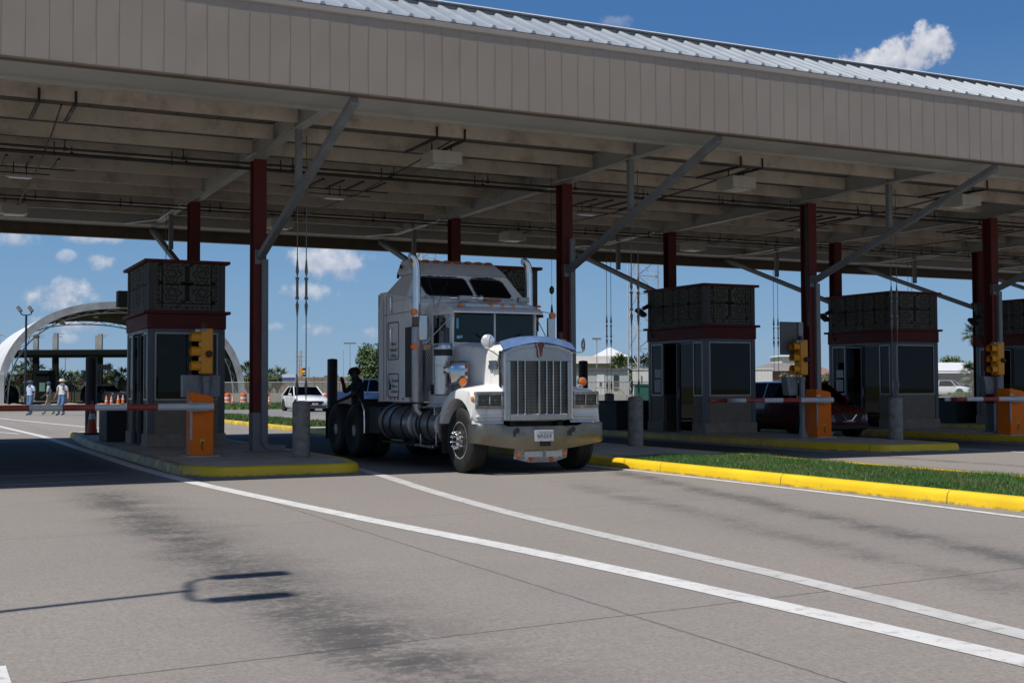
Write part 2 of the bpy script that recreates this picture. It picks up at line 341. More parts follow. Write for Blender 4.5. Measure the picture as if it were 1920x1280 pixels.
# ------------------------------------------------------------------ islands and kerbs
def yel():
    t = NT('yellow_kerb_paint'); c = t.mix(t.ramp(t.noise(1.5, 4), .3, .7), (.70, .455, .006), (.80, .54, .014))
    c = t.mix(t.ramp(t.noise(9, 8, .8), .6, .68, 0, .8), c, (.2, .18, .15)); sp = t.n('ShaderNodeSeparateXYZ'); t.l(t.coord(), sp.inputs[0])
    c = t.mix(t.math('MULTIPLY', t.ramp(sp.outputs[2], .0, .035, 1, 0), t.ramp(t.noise(5, 5, .7), .4, .6)), c, (.1, .09, .07))
    wx = t.math('MULTIPLY', t.math('MULTIPLY', t.ramp(sp.outputs[0], 4.15, 4.45, 1, 0), t.ramp(sp.outputs[1], 19.3, 20.2, 0, 1)), t.ramp(t.noise(2.6, 7, .75), .38, .52))
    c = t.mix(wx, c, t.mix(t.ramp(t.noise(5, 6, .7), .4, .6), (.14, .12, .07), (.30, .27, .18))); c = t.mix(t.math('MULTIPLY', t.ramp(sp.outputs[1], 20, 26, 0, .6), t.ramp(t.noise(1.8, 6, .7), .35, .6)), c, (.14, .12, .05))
    jt = t.ramp(t.math('ABSOLUTE', t.math('SUBTRACT', t.math('FRACT', t.math('MULTIPLY', t.math('ADD', sp.outputs[1], t.math('MULTIPLY', t.noise(9, 3), .02)), .328)), .5)), 0, .0045, 1, 0); c = t.mix(jt, c, (.05, .045, .035))
    sc = t.noise(1, 6, .75, t.coord((14, 3.5, 22))); c = t.mix(t.ramp(sc, .62, .7, 0, .6), c, (.30, .25, .12))
    t.set(c, .55); t.bump(t.noise(60, 4), .5, .01); return t.m
MY = yel()
MYO = mk('worn_yellow_kerb_paint', (.38, .29, .03), .7, var=.3, scale=6, bump=.6, bscale=40, dirt=(.16, .15, .13), damt=.95, dscale=3.5)
MCON = mk('island_concrete', (.46, .395, .335), .85, var=.2, scale=2, bump=.4, bscale=80, dirt=(.12, .115, .11), damt=.5)
def rounded(poly, r, seg=4):
    out_ = []; n = len(poly)
    for i, p in enumerate(poly):
        rr = r[i] if isinstance(r, (list, tuple)) else r
        a = Vector(poly[i-1]) - Vector(p); b = Vector(poly[(i+1) % n]) - Vector(p)
        if rr <= 0: out_.append(tuple(p)); continue
        a.normalize(); b.normalize(); P0 = Vector(p) + a * rr; P1 = Vector(p) + b * rr
        for k in range(seg + 1):
            u = k / seg; out_.append(tuple((1-u)**2 * P0 + 2*u*(1-u) * Vector(p) + u*u * P1))
    return out_
def inset(poly, d):
    n = len(poly); res = []
    for i in range(n):
        p0, p1, p2 = Vector(poly[i-1]), Vector(poly[i]), Vector(poly[(i+1) % n])
        e1 = (p1 - p0).normalized(); e2 = (p2 - p1).normalized(); n1 = Vector((-e1.y, e1.x)); n2 = Vector((-e2.y, e2.x)); b = (n1 + n2)
        if b.length < 1e-6: b = n1
        b.normalize(); k = d / max(.3, b.dot(n1)); res.append(tuple(p1 + b * k))
    return res
def island(poly, inner, kw=.16, h=.15, mk_=MY, name='island', top=True):
    """kerb ring with battered face and rounded arris; the paving inside is a sheet flush with its top"""
    rings = []
    for dd, z in ((0, -.02), (.012, .08), (.025, h - .03), (.05, h - .006), (.085, h), (kw, h), (kw, h - .03)):
        rings.append([(p[0], p[1], z) for p in inset(poly, dd)])
    mb = MB(); mb.loft(rings, closed=True, caps=False)
    k = struct(mb, 'kerb', mk_)
    if top:
        mb = MB(); mb.add([(p[0], p[1], h - .006) for p in inset(poly, kw - .002)], [tuple(range(len(poly)))]); struct(mb, 'pavement', inner)
    return k
island(rounded([(3.82, 19.9), (4.3, 19.02), (6.6, 18.98), (6.95, 20.6), (6.95, 36.6), (5.5, 38.2), (4.1, 37.4), (3.7, 30)], [.2, .15, .35, .8, 1, .8, .4, 2]), MCON, kw=.2)
island(rounded([(10.88, 1), (13.72, 1), (13.72, 68), (10.88, 68)], [.3] * 4), MCON, kw=.17, top=False)
struct(MB().box(10.98, 13.6, 18.55, 37.4, .02, .148), 'pavement', MCON)
island(rounded([(17.6, 21), (18.2, 19.45), (20.2, 19.25), (20.45, 21), (20.45, 36.6), (17.6, 36.6)], [.6, .2, .3, .8, .8, .8]), MCON)
island(rounded([(24.0, 19.2), (26.9, 19.2), (27, 21), (27, 36.6), (24, 36.6), (24, 21)], .4), MCON)
island(rounded([(30.3, 19.2), (33.1, 19.2), (33.1, 36.6), (30.3, 36.6)], .4), MCON)
island(rounded([(-3.1, 19.2), (-.2, 19.2), (-.2, 36.6), (-3.1, 36.6)], .4), MCON)
# soil under the grass of the medians, then blades
MSOIL = mk('lawn_soil', (.045, .06, .018), .95, var=.5, scale=5, bump=.8, bscale=30)
for (x0, x1, y0, y1) in ((11.04, 13.56, 1.2, 18.55), (11.04, 13.56, 37.4, 67.8)): struct(MB().box(x0, x1, y0, y1, .02, .112), 'soil', MSOIL)
t = NT('grass_blades'); oi = t.n('ShaderNodeNewGeometry'); c = t.mix(oi.outputs['Random Per Island'], (.026, .09, .016), (.085, .175, .04)); c = t.mix(t.ramp(t.noise(1.2, 4), .46, .66, 0, .6), c, (.13, .135, .055))
t.set(c, .55, 0); t.b.inputs['Specular IOR Level'].default_value = .3; MGR = t.m
def grass(name, x0, x1, y0, y1, n, h, w, z=.13, lab=None, fall=False):
    rng = np.random.default_rng(5); x = rng.uniform(x0, x1, n)
    y = y0 + (y1 - y0) * (rng.uniform(0, 1, n) ** (1.35 if fall else 1))
    a = rng.uniform(0, 2*pi, n); hh = h * rng.uniform(.45, 1.25, n) * (1 + .35 * np.sin(x * 3.1 + y * 1.3) * np.sin(y * 2.3 - x)); lean = rng.uniform(.1, .9, n) * hh; la = rng.uniform(0, 2*pi, n)
    ww = w * rng.uniform(.6, 1.3, n); v = np.empty((n, 3, 3))
    v[:, 0] = np.c_[x - ww*np.cos(a), y - ww*np.sin(a), np.full(n, z)]; v[:, 1] = np.c_[x + ww*np.cos(a), y + ww*np.sin(a), np.full(n, z)]
    v[:, 2] = np.c_[x + lean*np.cos(la), y + lean*np.sin(la), z + hh]
    me = bpy.data.meshes.new(name); me.vertices.add(3*n); me.vertices.foreach_set('co', v.reshape(-1)); me.loops.add(3*n); me.loops.foreach_set('vertex_index', np.arange(3*n, dtype=np.int32))
    me.polygons.add(n); me.polygons.foreach_set('loop_start', np.arange(0, 3*n, 3, dtype=np.int32)); me.polygons.foreach_set('loop_total', np.full(n, 3, dtype=np.int32)); me.update(calc_edges=True)
    me.materials.append(MGR); o = bpy.data.objects.new(name, me); COL.objects.link(o); tag(o, lab, 'grass', kind='stuff'); return o
grass('grass', 11.0, 13.6, 5, 18.62, 120000, .062, .0055, lab='short green grass in the kerbed median in front of the truck lane', z=.112)
grass('grass', 11.04, 13.56, 37.4, 67.5, 26000, .1, .02, lab='green grass strip with yellow kerb behind the toll plaza', z=.11)
grass('grass', 14, 36, 77, 100, 30000, .25, .07, z=-.06, lab='green grass verge behind the white sedan and the drums')
# ------------------------------------------------------------------ toll canopy
CX = [-.72, 6.04, 12.82, 19.58, 25.68, 31.74, 37.8]; YF, YR = 23.48, 29.54; FY, RY = 17.57, 35.42; XA, XB = -9.2, 46.3
def fascia_mat():
    t = NT('taupe_metal_panel'); n_ = t.noise(.9, 3, .5); c = t.mix(t.ramp(n_, .3, .7), (.315, .265, .215), (.345, .293, .24)); t.set(c, t.ramp(t.noise(3, 3), .3, .7, .42, .6), 0)
    t.bump(t.noise(1, 2, .4, t.coord((2.2, 2.2, 1.6))), .12, .02); t.b.inputs['Specular IOR Level'].default_value = .35; return t.m
MF = fascia_mat(); MTRIM = mk('tan_trim', (.36, .31, .26), .5, var=.06); MBR = mk('brown_flashing', (.13, .095, .065), .6, var=.2)
MRED = mk('dark_red_steel', (.115, .012, .011), .7, var=.2, scale=4, dirt=(.05, .02, .015), damt=.4); MGS = mk('blue_grey_steel', (.19, .205, .225), .5, metal=.0, var=.15, scale=3, dirt=(.1, .1, .1), damt=.3)
MCR = mk('cream_steel', (.55, .49, .415), .6, var=.14, scale=1.5, dirt=(.16, .12, .075), damt=.75, dscale=1.3); MWS = mk('white_painted_steel', (.40, .41, .39), .5, var=.08, scale=1, dirt=(.25, .22, .18), damt=.4, dscale=.8)
MBK = mk('black_iron', (.02, .02, .02), .5); MGALV = mk('galvanised_steel', (.42, .45, .47), .35, metal=.85, var=.15, scale=12)
MCONC = mk('weathered_concrete', (.24, .225, .2), .9, var=.35, scale=9, bump=.9, bscale=35, dirt=(.09, .085, .075), damt=.8, dscale=6)
can = thing('toll_canopy', 'long taupe metal canopy on dark red columns spanning the toll lanes', 'canopy', (6.04, 23.48, 0))
mb = MB(); w_ = .3048; x = XA; off = 1.32 + .3048 * 0
xs_ = []; x = 1.319 - .3048 * 34
while x < XB: xs_.append(x); x += .3048
for i, x in enumerate(xs_[:-1]):     # each panel: flat pan with a raised lap and a slight oil-canned belly
    cols = [x, x + .008, x + .013, x + .08, x + .152, x + .24, x + .298, x + .3048]; bel = random.uniform(.0008, .0022)
    for row in range(6):
        z0 = 5.835 + row * 1.165 / 6; z1 = z0 + 1.165 / 6
        def yy(k, z):
            lap = .0028 if k in (0, 1) else (.0 if k in (2, 7) else 0)
            b = 0 if k in (0, 1, 2, 7) else bel * sin(pi * (k - 2) / 5) * sin(pi * (z - 5.83) / 1.17 * 2 + i)
            return FY - lap - b
        for k in range(7):
            mb.quad((cols[k], yy(k, z0), z0), (cols[k+1], yy(k+1, z0), z0), (cols[k+1], yy(k+1, z1), z1), (cols[k], yy(k, z1), z1))
mb.build('fascia', MF, can, ang=2)
mb = MB().box(XA, XB, FY - .012, FY + .12, 7.0, 7.02).box(XA, XB, FY - .018, FY + .1, 7.021, 7.11); mb.build('fascia_trim', MTRIM, can)
MB().box(XA, XB, FY - .02, FY + .16, 5.805, 5.833).build('drip_flashing', MBR, can)
MB().box(XA, XB, FY + .16, FY + .19, 5.83, 7.0).build('fascia_backing', MWS, can)
MB().box(XA, XB, RY, RY + .03, 5.58, 6.9).box(XA, XB, RY - .14, RY + .05, 5.55, 5.578).build('fascia', MBR, can)
# ribbed roof: mansard slope then flat
def roof_mat():
    t = NT('galvalume_roof'); c = t.mix(t.ramp(t.noise(2, 5), .3, .7), (.34, .37, .395), (.42, .45, .475)); t.set(c, .38, .35); t.bump(t.noise(1, 3, .5, t.coord((3, 1, 1))), .2, .01); return t.m
MRF = roof_mat(); mb = MB(); z0, z1, y1 = 7.115, 7.84, 19.05
mb.quad((XA, FY - .02, z0), (XB, FY - .02, z0), (XB, y1, z1), (XA, y1, z1)); mb.quad((XA, y1, z1), (XB, y1, z1), (XB, 26.5, 8.0), (XA, 26.5, 8.0)); mb.quad((XA, 26.5, 8.0), (XB, 26.5, 8.0), (XB, RY, 6.95), (XA, RY, 6.95))
mb.build('roof', MRF, can)
mb = MB(); x = XA + .1; dz = (z1 - z0) / (y1 - FY + .02)
while x < XB:
    for a, b in (((FY - .02), y1),):
        s_ = [(x - .05, 0), (x - .022, .046), (x + .022, .046), (x + .05, 0)]
        mb.loft([[(p, a, z0 + q + .003) for p, q in s_], [(p, b, z1 + q + .003) for p, q in s_]])
    x += .3556
mb.build('roof_rib', MRF, can, ang=20)
mb = MB().box(XA, XB, y1 - .06, y1 - .03, z1 - .05, z1 + .02)
mb.build('ridge_closure', mk('dark_grey_foam', (.2, .22, .23), .8), can)  # closure strip in its own dark grey
MB().prism([(y1 - .09, z1 + .062), (y1 + .35, z1 + .068), (y1 + .35, z1 + .085), (y1 - .1, z1 + .08), (y1 - .12, z1 + .062), (y1 - .11, z1 + .058)], XA, XB, 'yz').build('ridge_cap', mk('white_cap_metal', (.62, .66, .7), .5, var=.05), can)
# soffit deck with lapped sheets
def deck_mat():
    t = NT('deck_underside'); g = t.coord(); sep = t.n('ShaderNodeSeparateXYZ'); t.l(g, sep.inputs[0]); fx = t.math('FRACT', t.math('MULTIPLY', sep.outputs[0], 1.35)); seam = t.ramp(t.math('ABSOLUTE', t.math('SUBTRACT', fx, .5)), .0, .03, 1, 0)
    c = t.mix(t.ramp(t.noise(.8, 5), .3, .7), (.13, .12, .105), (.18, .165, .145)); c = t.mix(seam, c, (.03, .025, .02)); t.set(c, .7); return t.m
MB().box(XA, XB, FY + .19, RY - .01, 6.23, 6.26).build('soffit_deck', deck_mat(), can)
MB().box(XA, XB, FY + .19, 19.02, 5.9, 5.93).box(XA, XB, 19.02, 19.1, 5.86, 6.2).box(XA, XB, FY + .2, FY + .26, 5.8345, 5.899).build('soffit_board', MWS, can)
MB().box(XA, XB, 34.2, RY - .15, 5.86, 5.9).box(XA, XB, 34.12, 34.2, 5.82, 6.2).build('soffit_board', MWS, can)
for y in (20.45, 22.05, 23.6, 25.2, 26.75, 28.3, 29.85, 31.4, 32.95):
    for i in range(len(CX) - 1):
        a, b = CX[i] + .1, CX[i+1] - .1
        MB().box(a, b, y, y + .02, 5.95, 6.215).box(a, b, y + .021, y + .09, 5.95, 5.962).box(a, b, y + .09, y + .1, 5.962, 5.99).build('purlin', MCR, can)
for x in CX:                                                      # I girders along the lanes, haunched at the columns
    mb = MB().prism([(19.12, 5.9), (22.2, 5.9), (23.2, 5.82), (29.8, 5.82), (30.8, 5.9), (34.1, 5.9), (34.1, 6.2), (19.12, 6.2)], x - .012, x + .012, 'yz')
    mb.box(x - .09, x + .09, 19.12, 34.1, 6.2, 6.222)
    for (ya, za, yb, zb) in ((19.12, 5.88, 22.2, 5.88), (22.2, 5.88, 23.3, 5.8), (29.72, 5.8, 30.8, 5.88), (30.8, 5.88, 34.1, 5.88), (23.3, 5.8, 29.72, 5.8)): mb.prism([(ya, za), (yb, zb), (yb, zb + .018), (ya, za + .018)], x - .1, x + .1, 'yz')
    for y in (20.73, 22.1, 25, 28.3, 32.4): mb.box(x - .09, x - .012, y, y + .012, 5.9, 6.2).box(x + .012, x + .09, y, y + .012, 5.9, 6.2)
    mb.build('girder', MWS, can)
def column(x, y, down=True, gut=3.9):
    mb = MB().box(x - .125, x + .125, y - .15, y - .135, .9, 5.8).box(x - .125, x + .125, y + .135, y + .15, .9, 5.8).box(x - .012, x + .012, y - .135, y + .135, .9, 5.8)
    c = mb.build('column', MRED, can)
    MB().box(x - .129, x + .129, y - .155, y - .134, .15, .9).box(x - .129, x + .129, y + .134, y + .155, .15, .9).box(x - .014, x + .014, y - .134, y + .134, .15, .9).box(x - .2, x + .2, y - .2, y + .2, .148, .17).build('column_foot', MGS, can, bevel=.004)
    if down:
        mb = MB().box(x + .02, x + .14, y - .245, y - .157, .32, gut); mb.loft([[(x+.02+0, y-.245, .35), (x+.14, y-.245, .32), (x+.14, y-.157, .32), (x+.02, y-.157, .35)], [(x+.1, y-.245, .22), (x+.2, y-.245, .28), (x+.2, y-.157, .28), (x+.1, y-.157, .22)], [(x+.48, y-.245, .17), (x+.5, y-.245, .27), (x+.5, y-.157, .27), (x+.48, y-.157, .17)]])
        mb.build('downspout', MGS, can, bevel=.006)
for x in CX:
    column(x, YF, gut=4.6 if abs(x - 12.82) < .1 else 3.85); column(x, YR, False)
    for (ya, za, yb, zb) in ((23.3, 3.9, 17.72, 5.76), (29.72, 3.95, 35.25, 5.82)):
        s_ = 1 if yb > ya else -1
        MB().bar((x, ya, za), (x, yb, zb), .13, .13).box(x - .1, x + .1, min(ya, ya - s_ * .12), max(ya, ya - s_ * .12), za - .14, za + .14).build('brace', MGS, can, bevel=.01)
    for (y, zb) in ((20.73, 4.86), (32.4, 4.98)): MB().box(x - .055, x + .055, y - .055, y + .055, zb, 5.88).build('strut', MGS, can, bevel=.006)
# conduits and sprinkler lines under the roof
for (y, z, r) in ((23.75, 5.78, .022), (24.1, 5.74, .03), (24.45, 5.82, .02), (30.3, 5.82, .02), (30.6, 5.78, .02)):
    mb = MB().cyl((XA, y, z), (XB, y, z), r, n=6)
    x = XA + .7 + y % .5
    while x < XB: mb.cyl((x, y, z), (x, y, 5.97), .012, n=5); mb.box(x - .03, x + .03, y - .03, y + .03, z - .035, z + .035); x += 2.15
    mb.build('conduit', MBK, can)
for i in range(len(CX) - 1):
    xm = (CX[i] + CX[i+1]) / 2; mb = MB().tube([(xm - .55, 20.6, 5.9), (xm - .5, 22.5, 5.82), (xm - .45, 26, 5.72), (xm - .4, 31.6, 5.8)], .016, 6)
    for dx in (-.9, -.35): mb.box(xm + dx - .03, xm + dx + .03, 20.5, 22.0, 5.88, 5.92).cyl((xm + dx, 20.42, 5.88), (xm + dx, 20.42, 6.1), .02, n=6)
    for dx in (-1.5, -1.05, -.6, -.1): mb.box(xm + dx - .025, xm + dx + .025, 25.3, 26.6, 5.84, 5.88)
    mb.cyl((xm - 2.2, 26.2, 5.8), (xm + .3, 26.2, 5.8), .012, n=5).cyl((xm - 1.6, 26.05, 5.66), (xm - .2, 26.05, 5.66), .012, n=5)
    mb.build('hanger_rail', MBK, can)
    MB().tube([(CX[i+1] - .25, 23.9, 5.84), (CX[i+1] - .22, 22, 5.8), (CX[i+1] - .2, 20.6, 5.84)], .014, 6).build('rod', MGALV, can); MB().tube([(CX[i+1] - .2, 30, 5.84), (CX[i+1] - .3, 32.5, 5.75), (CX[i+1] - .9, 34, 5.8)], .014, 6).build('rod', MGALV, can)
# black conduit down column at 19.58
MB().tube([(19.36, 23.3, 5.7), (19.36, 23.3, 3.5), (19.3, 23.2, 3.2), (19.26, 23.15, 2.8)], .035, 8).build('conduit', MBK, can)
# lights hanging below the roof
MBOX = mk('off_white_housing', (.5, .49, .44), .5, var=.08); MLENS = mk('frosted_lens', (.55, .58, .45), .3)
bl = thing('box_light', 'x', 'light', (0, 0, 0), 'box lights under the canopy roof', world=False)
MB().box(-.3, .3, -.3, .3, 0, .25).build('housing', MBOX, bl, bevel=.012); MB().box(-.22, .22, -.22, .22, -.02, -.002).build('lens', MLENS, bl, bevel=.005)
MB().cyl((-.2, 0, .25), (-.2, 0, .42), .015, n=6).cyl((.2, 0, .25), (.2, 0, .42), .015, n=6).build('hanger', MBK, bl)
spots = [(9.03, 21.4, 'front box light over the truck lane, just above the truck cab'), (15.9, 21.4, 'front box light hanging between the second and third front columns'), (22.3, 21.2, 'front box light nearest the right edge, behind the long brace'), (2.2, 31.9, 'rear box light at the left edge above the barrier arm'), (8.75, 31.8, 'rear box light above the sleeper, left of the exhaust stack'),
         (15.6, 31.7, 'rear box light seen just left of the tall red column behind the exhaust'), (21.8, 31.6, 'rear box light above the booth with the papers in its window'), (27.9, 31.7, 'rear box light high above the booth behind the short pillar'), (28.6, 21.3, 'front box light beyond the right-hand column')]
for i, (x, y, lab) in enumerate(spots):
    if i == 0: bl.location = (x, y, 5.58); bl['label'] = lab
    else: dup(bl, (x, y, 5.6), label=lab)
fl = thing('flood_light', 'x', 'light', (0, 0, 0), 'slim flood lights under the canopy', world=False)
MB().box(-.24, .24, -.09, .09, 0, .05).build('housing', mk('silver_housing', (.45, .47, .48), .4, metal=.5), fl, bevel=.01); MB().box(-.2, .2, -.07, .07, -.012, -.001).build('lens', mk('clear_lens', (.75, .78, .8), .15), fl)
MB().cyl((-.12, 0, .05), (-.12, 0, .3), .012, n=6).cyl((.12, 0, .05), (.12, 0, .3), .012, n=6).build('hanger', MBK, fl)
for i, (x, y, lab) in enumerate([(1.9, 26, 'slim flood light under the left end of the canopy roof'), (8.4, 26, 'slim flood light above the back of the sleeper cab'), (14.76, 25.9, 'slim flood light between the exhaust stack and the booth'), (21.5, 26, 'slim flood light above the red hatchback')]):
    if i == 0: fl.location = (x, y, 5.56); fl['label'] = lab
    else: dup(fl, (x, y, 5.56), label=lab)
# ------------------------------------------------------------------ toll booths
def brick_mat():
    t = NT('tan_brick'); g = t.coord(); sp = t.n('ShaderNodeSeparateXYZ'); t.l(g, sp.inputs[0]); cb = t.n('ShaderNodeCombineXYZ'); t.l(t.math('ADD', sp.outputs[0], sp.outputs[1]), cb.inputs[0]); t.l(sp.outputs[2], cb.inputs[1])
    b = t.n('ShaderNodeTexBrick'); t.l(cb.outputs[0], b.inputs['Vector']); b.inputs['Scale'].default_value = 1; b.inputs['Brick Width'].default_value = .2; b.inputs['Row Height'].default_value = .068; b.inputs['Mortar Size'].default_value = .006
    b.inputs['Color1'].default_value = (.24, .19, .145, 1); b.inputs['Color2'].default_value = (.29, .23, .175, 1); b.inputs['Mortar'].default_value = (.2, .185, .165, 1)
    t.set(t.mix(t.ramp(t.noise(3, 5), .3, .7, 0, .4), b.outputs[0], (.14, .12, .1)), .85); t.bump(b.outputs['Fac'], -.4, .01); return t.m
MBRICK = brick_mat()
def glass_mat(name, tint, gl=.9, rough=.02, trans=.55):
    t = NT(name); t.t.nodes.remove(t.b); tr = t.n('ShaderNodeBsdfTransparent'); tr.inputs[0].default_value = (*tint, 1); g = t.n('ShaderNodeBsdfGlossy'); g.inputs[0].default_value = (gl, gl, gl, 1); g.inputs['Roughness'].default_value = rough
    f = t.n('ShaderNodeFresnel'); f.inputs[0].default_value = 1.5; mx_ = t.n('ShaderNodeMixShader'); t.l(f.outputs[0], mx_.inputs[0]); t.l(tr.outputs[0], mx_.inputs[1]); t.l(g.outputs[0], mx_.inputs[2]); t.l(mx_.outputs[0], t.o.inputs[0]); return t.m
MGL = glass_mat('tinted_booth_glass', (.12, .14, .15), gl=.45); MGLT = glass_mat('green_windscreen_glass', (.22, .3, .33)); MGLC = glass_mat('dark_car_glass', (.05, .055, .06), gl=.2)
MLAT = mk('olive_cut_panel', (.125, .122, .098), .7, var=.15, scale=5, dirt=(.012, .012, .01), damt=1, dscale=16); MLATD = mk('black_panel_cutout', (.012, .012, .011), .7); MFR = mk('anodised_grey_frame', (.105, .115, .13), .45, metal=.2, var=.1)
MSIL = mk('silver_window_trim', (.3, .315, .335), .35, metal=.4, var=.08); MPAPER = mk('white_paper', (.6, .6, .58), .8); MDARK = mk('dark_interior', (.03, .03, .032), .7)
MSTONE = mk('stone_base_block', (.26, .22, .185), .85, var=.2, scale=6)
def flower(mb, c, e1, e2, r, n_, off, th=.026):
    """six-lobed flower outline as a flat strip on a wall: e1,e2 span the wall, n_ its outward normal"""
    N = 48; pts = []
    for i in range(N):
        a = 2 * pi * i / N; rr = r * (1 + .22 * cos(6 * a + .4)) ; pts.append((a, rr))
    for k, s_ in ((1, 1.0), (2, .45)):
        L = [c + e1 * (s_ * rr * cos(a)) + e2 * (s_ * rr * sin(a)) + n_ * off for a, rr in pts]; Lo = [c + e1 * ((s_ * rr + th) * cos(a)) + e2 * ((s_ * rr + th) * sin(a)) + n_ * off for a, rr in pts]
        mb.add(L + Lo, [(i, (i+1) % N, N + (i+1) % N, N + i) for i in range(N)])
def panel_pattern(mb, o, e1, L, e2, H, n_):
    off = .004
    def rect(a0, a1, b0, b1): mb.quad(*[o + e1 * a + e2 * b + n_ * off for a, b in ((a0, b0), (a1, b0), (a1, b1), (a0, b1))])
    bw = .14
    rect(bw, bw + .035, .04, H - .03); rect(L - bw - .035, L - bw, .04, H - .03); rect(.04, L - .04, .14, .165)
    rect(L/2 - .05, L/2 + .05, .2, H - .05); rect(bw + .05, L - bw - .05, H/2 + .04, H/2 + .075)
    ncol = 2
    cw = (L - 2 * bw) / 2
    for i in range(2):
        for j in range(2):
            c = o + e1 * (bw + cw * (i + .5) + (.05 if i else -.05)) + e2 * (.19 + (H - .22) * (.25 + .5 * j)); flower(mb, c, e1, e2, .15, n_, off)
            for sx, sy in ((-1, -1), (1, 1), (-1, 1), (1, -1)):     # leaves in the corners
                q = c + e1 * (sx * .23) + e2 * (sy * .19); mb.add([q + n_*off + e1*(.05*cos(a)+.02*sin(a)*sx) + e2*(.025*sin(a)+.03*cos(a)*sy) for a in [k*pi/4 for k in range(8)]], [tuple(range(8))])
    k = 0; y = .22
    while y < H - .08:
        for a0 in (.075, L - .075):
            c = o + e1 * a0 + e2 * y; r0 = .042; N = 10; mb.add([c + n_*off + e1*(r0*cos(q*2*pi/N)) + e2*(r0*.9*sin(q*2*pi/N)) for q in range(N)] + [c + n_*off + e1*(r0*.5*cos(q*2*pi/N)) + e2*(r0*.45*sin(q*2*pi/N)) for q in range(N)], [(q, (q+1) % N, N+(q+1) % N, N+q) for q in range(N)])
        y += .1
    x = .2
    while x < L - .15: rect(x, x + random.uniform(.03, .08), .06, .075 + random.uniform(0, .04)); x += .11
def booth(x0, x1, y0, y1, label, papers=True, flood=True, name='toll_booth'):
    B = thing(name, label, 'toll booth', ((x0 + x1)/2, (y0 + y1)/2, .15), 'toll booths under the canopy')
    zb, zs, zh, zr, zt = .15, 1.12, 2.62, 2.69, 4.0
    # lower walls, with the door bay left open
    dy0, dy1 = y0 + .58, y1 - .72            # door bay on the left side
    def wl(z0, z1, inn, mat_, nm, gap=True):
        mb = MB().box(x0+inn, x1-inn, y0+inn, y0+inn+.1, z0, z1).box(x0+inn, x1-inn, y1-inn-.1, y1-inn, z0, z1).box(x1-inn-.1, x1-inn, y0+inn+.1, y1-inn-.1, z0, z1)
        mb.box(x0+inn, x0+inn+.1, y0+inn+.1, dy0, z0, z1).box(x0+inn, x0+inn+.1, dy1, y1-inn-.1, z0, z1); mb.build(nm, mat_, B)
    wl(zb, .42, -.02, MSTONE, 'plinth'); wl(.42, zs, .02, MBRICK, 'brick_wall')
    for (cx, cy) in ((x0, y0), (x1 - .13, y0), (x0, y1 - .13), (x1 - .13, y1 - .13)): MB().box(cx, cx + .13, cy, cy + .13, .42, zh).build('corner_post', MFR, B, bevel=.006)
    MB().box(x0 + .13, x1 - .13, y0 + .005, y0 + .12, zh - .07, zh).box(x0 + .13, x1 - .13, y1 - .12, y1 - .005, zh - .07, zh).box(x0 + .005, x0 + .12, y0 + .13, y1 - .13, zh - .07, zh).box(x1 - .12, x1 - .005, y0 + .13, y1 - .13, zh - .07, zh).build('header', MFR, B)
    def win(a, b, side, u0, u1, z0, z1, mat_=MGL):
        f = .035
        if side in 'fb':
            y = y0 + .01 if side == 'f' else y1 - .06
            mb = MB().box(u0, u1, y, y+.05, z0, z0+f).box(u0, u1, y, y+.05, z1-f, z1).box(u0, u0+f, y, y+.05, z0+f, z1-f).box(u1-f, u1, y, y+.05, z0+f, z1-f); w = mb.build('window', MSIL, B)
            MB().box(u0+f, u1-f, y+.02, y+.028, z0+f, z1-f).build('pane', mat_, w)
        else:
            x = x0 + .01 if side == 'l' else x1 - .06
            mb = MB().box(x, x+.05, u0, u1, z0, z0+f).box(x, x+.05, u0, u1, z1-f, z1).box(x, x+.05, u0, u0+f, z0+f, z1-f).box(x, x+.05, u1-f, u1, z0+f, z1-f); w = mb.build('window', MSIL, B)
            MB().box(x+.02, x+.028, u0+f, u1-f, z0+f, z1-f).build('pane', mat_, w)
        return w
    win(0, 0, 'f', x0 + .14, x1 - .14, zs, zh - .075); win(0, 0, 'b', x0 + .14, x1 - .14, zs, zh - .075)
    win(0, 0, 'l', y0 + .14, dy0 - .02, zs, zh - .075); wp = win(0, 0, 'l', dy1 + .02, y1 - .14, zs, zh - .075)
    ym = (y0 + y1) / 2
    win(0, 0, 'r', y0 + .14, ym - .02, zs, zh - .075); win(0, 0, 'r', ym + .02, y1 - .14, zs, zh - .075)
    # door: one sliding leaf, one open half
    dm = (dy0 + dy1) / 2; f = .045
    d = MB().box(x0+.06, x0+.1, dy0, dm+.02, zb, zb+f).box(x0+.06, x0+.1, dy0, dm+.02, zh-.07-f, zh-.07).box(x0+.06, x0+.1, dy0, dy0+f, zb+f, zh-.07-f).box(x0+.06, x0+.1, dm+.02-f, dm+.02, zb+f, zh-.07-f).build('door', MFR, B)
    MB().box(x0+.075, x0+.083, dy0+f, dm+.02-f, zb+f, zh-.07-f).build('pane', MGL, d); MB().box(x0+.03, x0+.06, dm-.015, dm+.005, 1.05, 1.3).build('handle', MSIL, d)
    MB().box(x0+.01, x0+.05, dm+.02, dm+.05, zb, zh-.07).box(x0+.01, x0+.05, dy1-.03, dy1, zb, zh-.07).build('door_frame', MFR, B)
    # red band, its ledge, decorated box and roof
    MB().box(x0-.02, x1+.02, y0-.02, y1+.02, zh+.003, 2.93).build('fascia_band', MRED, B, bevel=.006)
    MB().box(x0-.1, x1+.1, y0-.1, y1+.1, 2.933, 2.995).build('ledge', MRED, B, bevel=.006)
    zt0 = 3.0
    mb = MB().box(x0+.02, x1-.02, y0+.02, y1-.02, zt0, zt); mb.build('screen_box', MLAT, B)
